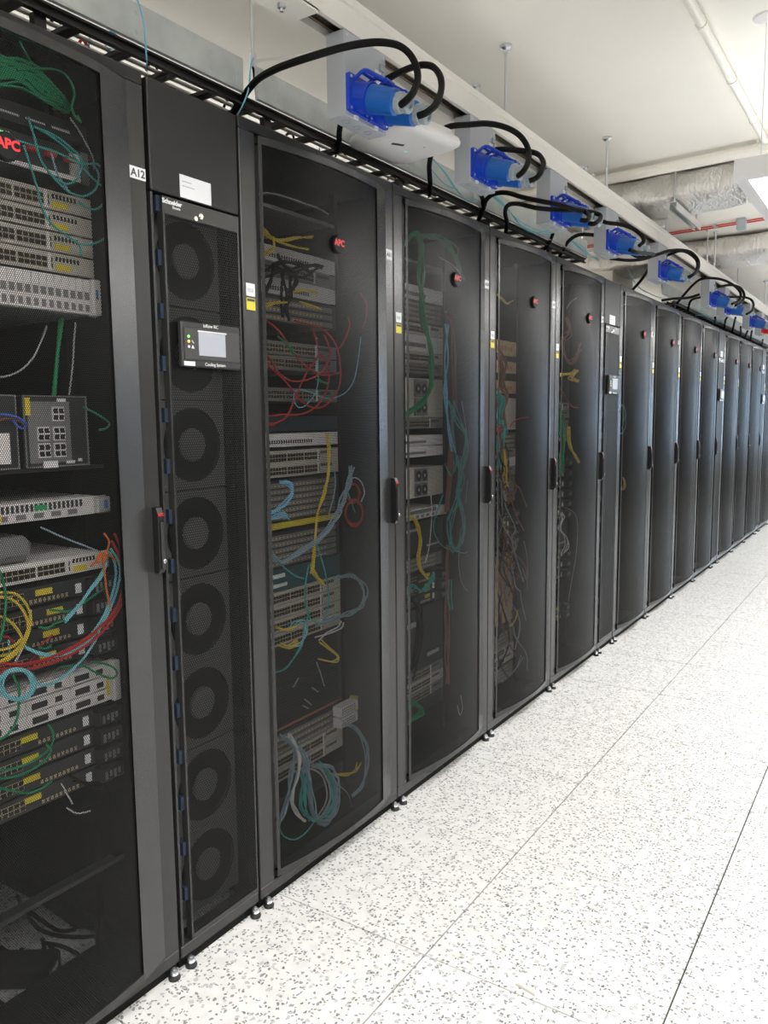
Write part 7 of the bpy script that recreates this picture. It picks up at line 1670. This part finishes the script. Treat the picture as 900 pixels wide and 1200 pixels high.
  [(-0.103,4.298,1.988),(-0.093,4.365,1.902),(-0.098,4.266,1.854),(-0.111,4.251,1.819),(-0.095,4.362,1.744),(-0.092,4.461,1.794),(-0.095,4.529,1.87)],
  [(-0.097,4.32,1.963),(-0.102,4.339,1.919),(-0.094,4.278,1.881),(-0.092,4.254,1.817),(-0.094,4.353,1.742),(-0.1,4.461,1.801),(-0.103,4.52,1.835)],
  [(-0.099,4.298,1.993),(-0.097,4.344,1.905),(-0.111,4.266,1.869),(-0.1,4.235,1.804),(-0.09,4.351,1.735),(-0.093,4.47,1.778),(-0.102,4.522,1.862)],
  [(-0.11,4.307,1.984),(-0.104,4.356,1.913),(-0.097,4.242,1.858),(-0.099,4.239,1.807),(-0.111,4.371,1.761),(-0.105,4.465,1.79),(-0.106,4.514,1.835)],
  [(-0.097,4.32,1.986),(-0.098,4.362,1.933),(-0.106,4.253,1.884),(-0.089,4.241,1.813),(-0.104,4.353,1.739),(-0.106,4.482,1.791),(-0.097,4.546,1.832)],
 ]),
 ('black', 0.004, 'black cable hanging low in the rack before the second cooling unit', 'black loops in the fifth rack', 1, [
  [(-0.107,4.229,0.467),(-0.09,4.297,0.394),(-0.108,4.27,0.313),(-0.105,4.339,0.213)],
  [(-0.096,4.227,0.467),(-0.088,4.294,0.378),(-0.088,4.277,0.31),(-0.1,4.336,0.207)],
  [(-0.105,4.235,0.463),(-0.095,4.286,0.374),(-0.1,4.289,0.312),(-0.096,4.339,0.201)],
  [(-0.1,4.227,0.472),(-0.111,4.286,0.374),(-0.104,4.273,0.296),(-0.11,4.321,0.223)],
 ]),
 ('yellow', 0.004, 'lower yellow cable in the rack just past the second cooling unit', 'yellow in the sixth rack', 0, [
  [(-0.088,5.409,1.017),(-0.107,5.451,0.964),(-0.108,5.41,0.948)]]),
 ('yellow', 0.004, 'upper yellow cable in the rack just past the second cooling unit', 'yellow in the sixth rack', 0, [
  [(-0.09,5.407,1.022),(-0.094,5.452,0.986),(-0.089,5.412,0.944)]]),
 ('yellow', 0.004, 'middle yellow cable in the rack just past the second cooling unit', 'yellow in the sixth rack', 0, [
  [(-0.095,5.397,1.028),(-0.09,5.444,0.965),(-0.101,5.415,0.942)]]),
 ('teal', 0.003, 'lower teal cable in the rack just past the second cooling unit', 'teal in the sixth rack', 0, [
  [(-0.1,5.368,1.522),(-0.107,5.425,1.468),(-0.112,5.418,1.371),(-0.092,5.363,1.312)]]),
 ('teal', 0.003, 'upper teal cable in the rack just past the second cooling unit', 'teal in the sixth rack', 0, [
  [(-0.105,5.351,1.52),(-0.093,5.424,1.469),(-0.109,5.403,1.371),(-0.093,5.381,1.328)]]),
 ('teal', 0.003, 'middle teal cable in the rack just past the second cooling unit', 'teal in the sixth rack', 0, [
  [(-0.091,5.359,1.522),(-0.092,5.42,1.463),(-0.092,5.416,1.365),(-0.111,5.38,1.324)]]),
 ('black', 0.0098, 'black power cable arching left from the nearest tap-off box into the trough', 'black power cables from the tap-off boxes', 0, [
  [(0.345,1.883,2.271),(0.37,1.873,2.275),(0.375,1.9,2.304),(0.365,1.937,2.35),(0.35,1.951,2.394),(0.33,1.948,2.428),(0.31,1.924,2.444),(0.285,1.878,2.441),(0.25,1.841,2.433),(0.21,1.803,2.419),(0.16,1.779,2.408),(0.1,1.759,2.398),(0.03,1.753,2.393),(-0.04,1.761,2.388),(-0.09,1.77,2.373),(-0.122,1.775,2.354),(-0.16,1.779,2.33),(-0.21,1.801,2.309)],
 ]),
 ('black', 0.0098, 'black power cable looping behind the nearest tap-off box', 'black power cables from the tap-off boxes', 0, [
  [(0.345,1.971,2.269),(0.37,1.975,2.274),(0.375,2.018,2.308),(0.36,2.074,2.365),(0.34,2.105,2.416),(0.31,2.118,2.454),(0.27,2.127,2.473),(0.23,2.126,2.475),(0.2,2.097,2.456),(0.178,2.08,2.441),(0.13,2.106,2.449),(0.06,2.149,2.441),(-0.02,2.206,2.429),(-0.06,2.177,2.403),(-0.085,2.191,2.38),(-0.1,2.206,2.35),(-0.14,2.24,2.334)],
 ]),
 ('black', 0.0098, 'black power cable arching from the second tap-off box towards the access point', 'black power cables from the tap-off boxes', 0, [
  [(0.345,2.64,2.27),(0.37,2.626,2.277),(0.375,2.65,2.307),(0.365,2.686,2.352),(0.35,2.691,2.39),(0.325,2.681,2.423),(0.29,2.651,2.444),(0.25,2.599,2.449),(0.21,2.537,2.436),(0.15,2.495,2.428),(0.08,2.542,2.424),(-0.03,2.696,2.433),(-0.085,2.772,2.409),(-0.1,2.804,2.356),(-0.14,2.865,2.334)],
 ]),
 ('black', 0.0098, 'black power cable looping behind the second tap-off box', 'black power cables from the tap-off boxes', 0, [
  [(0.345,2.735,2.275),(0.37,2.745,2.285),(0.375,2.778,2.316),(0.36,2.829,2.357),(0.33,2.861,2.397),(0.29,2.876,2.421),(0.24,2.857,2.431),(0.19,2.815,2.432),(0.12,2.851,2.439),(0.03,2.973,2.422),(-0.05,3.117,2.402),(-0.1,3.266,2.39),(-0.15,3.333,2.357)],
 ]),
 ('black', 0.0098, 'black power cable from the third tap-off box swinging left to the ladder', 'black power cables from the tap-off boxes', 0, [
  [(0.345,3.365,2.25),(0.37,3.367,2.247),(0.37,3.431,2.277),(0.36,3.46,2.301),(0.34,3.419,2.307),(0.3,3.343,2.307),(0.25,3.267,2.32),(0.19,3.22,2.333),(0.11,3.211,2.36),(0.04,3.21,2.388),(-0.02,3.219,2.396),(-0.07,3.239,2.383),(-0.105,3.276,2.353),(-0.16,3.327,2.312)],
 ]),
 ('black', 0.0098, 'black power cable from the third tap-off box dropping beside it', 'black power cables from the tap-off boxes', 0, [
  [(0.345,3.262,2.244),(0.37,3.273,2.242),(0.35,3.349,2.28),(0.3,3.384,2.316),(0.25,3.317,2.309),(0.17,3.233,2.311),(0.08,3.244,2.344),(0,3.315,2.367),(-0.06,3.409,2.366),(-0.1,3.515,2.34),(-0.14,3.584,2.304)],
 ]),
 ('black', 0.0098, 'black power cable curving over the trough under the third tap-off box', 'black power cables from the tap-off boxes', 0, [
  [(-0.11,4.111,2.403),(-0.12,4.079,2.351),(-0.16,4.096,2.32)],
 ]),
 ('black', 0.0098, 'black power cable arching beside the fourth tap-off box', 'black power cables from the tap-off boxes', 0, [
  [(0.345,3.952,2.239),(0.36,4.043,2.24),(0.3,4.541,2.319),(0.22,4.482,2.31),(0.1,4.423,2.414),(0.02,4.434,2.436),(-0.05,4.358,2.436),(-0.1,4.336,2.411),(-0.13,4.314,2.361),(-0.17,4.356,2.327)],
 ]),
 ('black', 0.0098, 'black power cable from the fourth tap-off box passing in front of the fifth', 'black power cables from the tap-off boxes', 0, [
  [(0.345,4.106,2.285),(0.36,4.126,2.307),(0.36,4.093,2.33),(0.32,4.083,2.366),(0.27,4.051,2.387),(0.22,3.993,2.391),(0.17,3.987,2.41),(0.1,4.064,2.418)],
 ]),
 ('black', 0.0098, 'black power cable swinging from the fifth tap-off box back past the boxed-in drop', 'black power cables from the tap-off boxes', 0, [
  [(0.345,5.143,2.275),(0.37,5.162,2.291),(0.375,5.269,2.341),(0.36,5.329,2.403),(0.33,5.275,2.444),(0.29,5.184,2.449),(0.24,5.101,2.437),(0.2,4.949,2.392),(0.15,4.844,2.357),(0.08,4.794,2.352),(0,4.727,2.361)],
 ]),
 ('black', 0.0098, 'black power cable dropping behind the fifth tap-off box', 'black power cables from the tap-off boxes', 0, [
  [(0.345,5.186,2.282),(0.37,5.248,2.323),(0.35,5.328,2.409),(0.28,5.27,2.46),(0.16,5.338,2.454),(0.05,5.433,2.438),(-0.05,5.66,2.416),(-0.12,5.768,2.381),(-0.2,5.863,2.342)],
 ]),
 ('black', 0.0098, 'black power cable arching high over the sixth tap-off box', 'black power cables from the tap-off boxes', 0, [
  [(0.345,6.576,2.279),(0.36,6.761,2.324),(0.36,6.821,2.383),(0.33,6.769,2.431),(0.28,6.63,2.463),(0.22,6.496,2.469),(0.14,6.47,2.468),(0.05,6.603,2.45),(-0.04,6.726,2.402),(-0.1,6.739,2.336)],
 ]),
 ('black', 0.0098, 'black power cable looping low over the sixth tap-off box', 'black power cables from the tap-off boxes', 0, [
  [(0.345,6.715,2.282),(0.36,6.908,2.335),(0.36,6.97,2.395),(0.33,6.949,2.448),(0.28,6.837,2.458),(0.22,6.694,2.432)],
 ]),
 ('black', 0.0098, 'black power cable running left from the sixth tap-off box along the trough', 'black power cables from the tap-off boxes', 0, [
  [(0.14,6.432,2.35),(0.06,6.407,2.329),(0,6.243,2.309),(-0.06,6.141,2.29)],
 ]),
 ('black', 0.0098, 'black power cable looping over the eighth tap-off box', 'black power cables from the tap-off boxes', 0, [
  [(0.345,7.214,2.268),(0.37,7.294,2.302),(0.36,7.428,2.366),(0.33,7.481,2.417),(0.28,7.374,2.43),(0.2,7.152,2.411)],
 ]),
 ('black', 0.0098, 'black power cable dropping into the far racks', 'far drops', 1, [
  [(0.02,8.163,2.359),(-0.08,8.625,2.379),(-0.12,8.812,2.323)],
  [(0.02,8.59,2.401),(-0.08,9.082,2.387),(-0.12,9.232,2.315)],
  [(0.02,8.888,2.337),(-0.08,9.494,2.334),(-0.12,9.691,2.297)],
  [(0.02,9.295,2.328),(-0.08,9.815,2.332),(-0.12,10.017,2.303)],
  [(0.02,9.561,2.351),(-0.08,10.155,2.34),(-0.12,10.362,2.309)],
  [(0.02,10.346,2.319),(-0.08,10.985,2.311),(-0.12,11.209,2.265)],
  [(0.02,7.055,2.416),(-0.08,7.143,2.407),(-0.12,7.21,2.333)],
  [(0.02,7.624,2.306),(-0.08,8.137,2.332),(-0.12,8.273,2.284)],
 ]),
 ('sky', 0.0022, 'sky blue lead hanging in front of the near trough section', None, 0, [
  [(-0.09,1.376,2.464),(-0.09,1.39,2.439),(-0.09,1.401,2.4),(-0.09,1.403,2.352),(-0.1,1.413,2.324),(-0.13,1.438,2.316)],
 ]),
 ('sky', 0.0022, 'sky blue lead hanging over the trough joint above the cooling unit', None, 0, [
  [(-0.16,1.88,2.515),(-0.12,1.817,2.474),(-0.085,1.77,2.415),(-0.085,1.761,2.366),(-0.09,1.743,2.323),(-0.12,1.753,2.305)],
 ]),
 ('sky', 0.0022, 'upper short sky blue lead hanging between ladder rungs above the A12 rack', 'short blue leads above the A12 rack', 0, [
  [(-0.207,1.394,2.355),(-0.208,1.376,2.381),(-0.197,1.385,2.408),(-0.207,1.422,2.405),(-0.229,1.45,2.378)]]),
 ('sky', 0.0022, 'middle short sky blue lead hanging between ladder rungs above the A12 rack', 'short blue leads above the A12 rack', 0, [
  [(-0.19,1.378,2.341),(-0.206,1.404,2.368),(-0.19,1.38,2.408),(-0.212,1.418,2.405),(-0.224,1.446,2.373)]]),
 ('sky', 0.0022, 'lower short sky blue lead hanging between ladder rungs above the A12 rack', 'short blue leads above the A12 rack', 0, [
  [(-0.21,1.394,2.345),(-0.193,1.371,2.362),(-0.206,1.412,2.373),(-0.211,1.404,2.382),(-0.212,1.456,2.366)]]),
 ('sky', 0.0022, 'blue lead hanging from the ladder above the A12 rack', None, 0, [
  [(-0.2,1.329,2.402),(-0.2,1.325,2.373),(-0.22,1.336,2.358)],
 ]),
 ('red', 0.004, 'red cable end on the ladder above the A12 rack', None, 0, [
  [(-0.3,1.37,2.403),(-0.3,1.381,2.415),(-0.3,1.39,2.406),(-0.3,1.398,2.4)],
 ]),
 ('sky', 0.0022, 'blue lead hanging between ladder rungs above the A11 rack', None, 0, [
  [(-0.2,2.226,2.391),(-0.2,2.234,2.371),(-0.22,2.255,2.353)],
 ]),
 ('cyan', 0.002, 'middle teal lead draped over the trough past the access point', 'teal leads draped in the trough', 0, [
  [(-0.098,2.829,2.452),(-0.089,2.904,2.414),(-0.091,2.995,2.376),(-0.088,3.085,2.354),(-0.097,3.202,2.376)]]),
 ('cyan', 0.002, 'upper teal lead draped over the trough past the access point', 'teal leads draped in the trough', 0, [
  [(-0.103,2.828,2.454),(-0.091,2.914,2.42),(-0.088,2.993,2.378),(-0.09,3.091,2.354),(-0.099,3.202,2.382)]]),
 ('cyan', 0.002, 'lower teal lead draped over the trough past the access point', 'teal leads draped in the trough', 0, [
  [(-0.1,2.811,2.412),(-0.09,2.895,2.375),(-0.09,3.01,2.378)]]),
 ('cyan', 0.002, 'second highest teal lead draped over the trough behind the third tap-off box', 'teal leads at the third box', 0, [
  [(-0.104,3.37,2.429),(-0.088,3.499,2.396),(-0.092,3.642,2.375),(-0.09,3.813,2.37),(-0.097,4.024,2.393),(-0.124,4.28,2.453)]]),
 ('cyan', 0.002, 'lowest teal lead draped over the trough behind the third tap-off box', 'teal leads at the third box', 0, [
  [(-0.101,3.367,2.431),(-0.084,3.493,2.395),(-0.094,3.652,2.364),(-0.091,3.814,2.357),(-0.098,4.017,2.382),(-0.12,4.277,2.465)]]),
 ('cyan', 0.002, 'highest teal lead draped over the trough behind the third tap-off box', 'teal leads at the third box', 0, [
  [(-0.1,3.374,2.442),(-0.087,3.495,2.403),(-0.095,3.654,2.357),(-0.091,3.816,2.353),(-0.096,4.016,2.404),(-0.126,4.282,2.459)]]),
 ('cyan', 0.002, 'second lowest teal lead draped over the trough behind the third tap-off box', 'teal leads at the third box', 0, [
  [(-0.099,3.372,2.433),(-0.085,3.491,2.4),(-0.087,3.649,2.358),(-0.085,3.807,2.349),(-0.1,4.025,2.402),(-0.116,4.286,2.463)]]),
 ('cyan', 0.002, 'highest teal lead draped over the trough behind the fourth tap-off box', 'teal leads at the fourth box', 0, [
  [(-0.103,4.329,2.406),(-0.086,4.473,2.404),(-0.096,4.646,2.381),(-0.121,4.866,2.398)]]),
 ('cyan', 0.002, 'second highest teal lead draped over the trough behind the fourth tap-off box', 'teal leads at the fourth box', 0, [
  [(-0.104,4.347,2.411),(-0.092,4.478,2.39),(-0.098,4.645,2.382),(-0.115,4.865,2.39)]]),
 ('cyan', 0.002, 'lowest teal lead draped over the trough behind the fourth tap-off box', 'teal leads at the fourth box', 0, [
  [(-0.101,4.342,2.411),(-0.095,4.472,2.387),(-0.098,4.637,2.374),(-0.123,4.851,2.392)]]),
 ('cyan', 0.002, 'second lowest teal lead draped over the trough behind the fourth tap-off box', 'teal leads at the fourth box', 0, [
  [(-0.096,4.34,2.411),(-0.087,4.469,2.39),(-0.098,4.638,2.385),(-0.115,4.865,2.38)]]),
 ('cyan', 0.002, 'lower pale lead draped from the far trough', 'pale leads at the far trough', 0, [
  [(-0.34,6.217,2.527),(-0.297,6.35,2.439),(-0.247,6.59,2.399),(-0.2,6.847,2.394)]]),
 ('cyan', 0.002, 'upper pale lead draped from the far trough', 'pale leads at the far trough', 0, [
  [(-0.345,6.236,2.555),(-0.301,6.362,2.437),(-0.26,6.587,2.405),(-0.206,6.86,2.375)]]),
 ('cyan', 0.002, 'second highest pale lead draped over the far trough sections', 'pale leads on far trough', 0, [
  [(-0.1,7.404,2.366),(-0.108,7.768,2.354),(-0.103,8.149,2.33),(-0.09,8.733,2.379)]]),
 ('cyan', 0.002, 'lowest pale lead draped over the far trough sections', 'pale leads on far trough', 0, [
  [(-0.106,7.432,2.314),(-0.095,7.757,2.348),(-0.104,8.185,2.348),(-0.092,8.708,2.358)]]),
 ('cyan', 0.002, 'second lowest pale lead draped over the far trough sections', 'pale leads on far trough', 0, [
  [(-0.088,7.398,2.31),(-0.106,7.775,2.348),(-0.103,8.146,2.35),(-0.101,8.717,2.375)]]),
 ('cyan', 0.002, 'highest pale lead draped over the far trough sections', 'pale leads on far trough', 0, [
  [(-0.098,7.41,2.352),(-0.101,7.766,2.373),(-0.109,8.146,2.347),(-0.102,8.719,2.396)]]),
 ('white', 0.0045, 'white cable bridging the trough joint to the busway', None, 0, [
  [(-0.1,1.801,2.445),(-0.08,1.801,2.456),(-0.03,1.806,2.45),(0.04,1.815,2.443),(0.1,1.834,2.446)],
 ]),
 ('black', 0.004, 'black strap curling on the near cable ladder', 'ladder straps', 0, [
  [(-0.25,1.251,2.385),(-0.24,1.254,2.399),(-0.25,1.275,2.412),(-0.26,1.289,2.406)],
  [(-0.25,1.539,2.38),(-0.24,1.543,2.397),(-0.25,1.57,2.41),(-0.26,1.587,2.403)],
  [(-0.25,1.83,2.374),(-0.24,1.835,2.393),(-0.25,1.868,2.408),(-0.26,1.889,2.399)],
  [(-0.25,2.102,2.35),(-0.24,2.108,2.372),(-0.25,2.147,2.387),(-0.26,2.172,2.377)],
  [(-0.25,2.382,2.368),(-0.24,2.39,2.392),(-0.25,2.435,2.408),(-0.26,2.464,2.397)],
  [(-0.25,2.715,2.357),(-0.24,2.725,2.383),(-0.25,2.778,2.4),(-0.26,2.813,2.387)],
  [(-0.25,3.026,2.351),(-0.24,3.038,2.38),(-0.25,3.099,2.399),(-0.26,3.139,2.384)],
 ]),
]
for col, rad, lab, grp, joined, runs in CABLES:
    nd, sb = (8, 6) if rad > 0.007 else (5, 4)
    if joined:          # a knot or tangle whose strands nobody could count
        tangle = single('cable_tangle', 'cable_' + col, lambda b: [b.tube(pts, rad, nd, sb) for pts in runs], lab.replace(' cable ', ' cables ', 1).replace(' lead ', ' leads ', 1), 'cables', grp)
        tangle['kind'] = 'stuff'
    else:
        for pts in runs:
            single('power_cable' if rad > 0.007 else 'patch_cable', 'cable_' + col, lambda b: b.tube(pts, rad, nd, sb), lab, 'power cable' if rad > 0.007 else 'cable', grp)
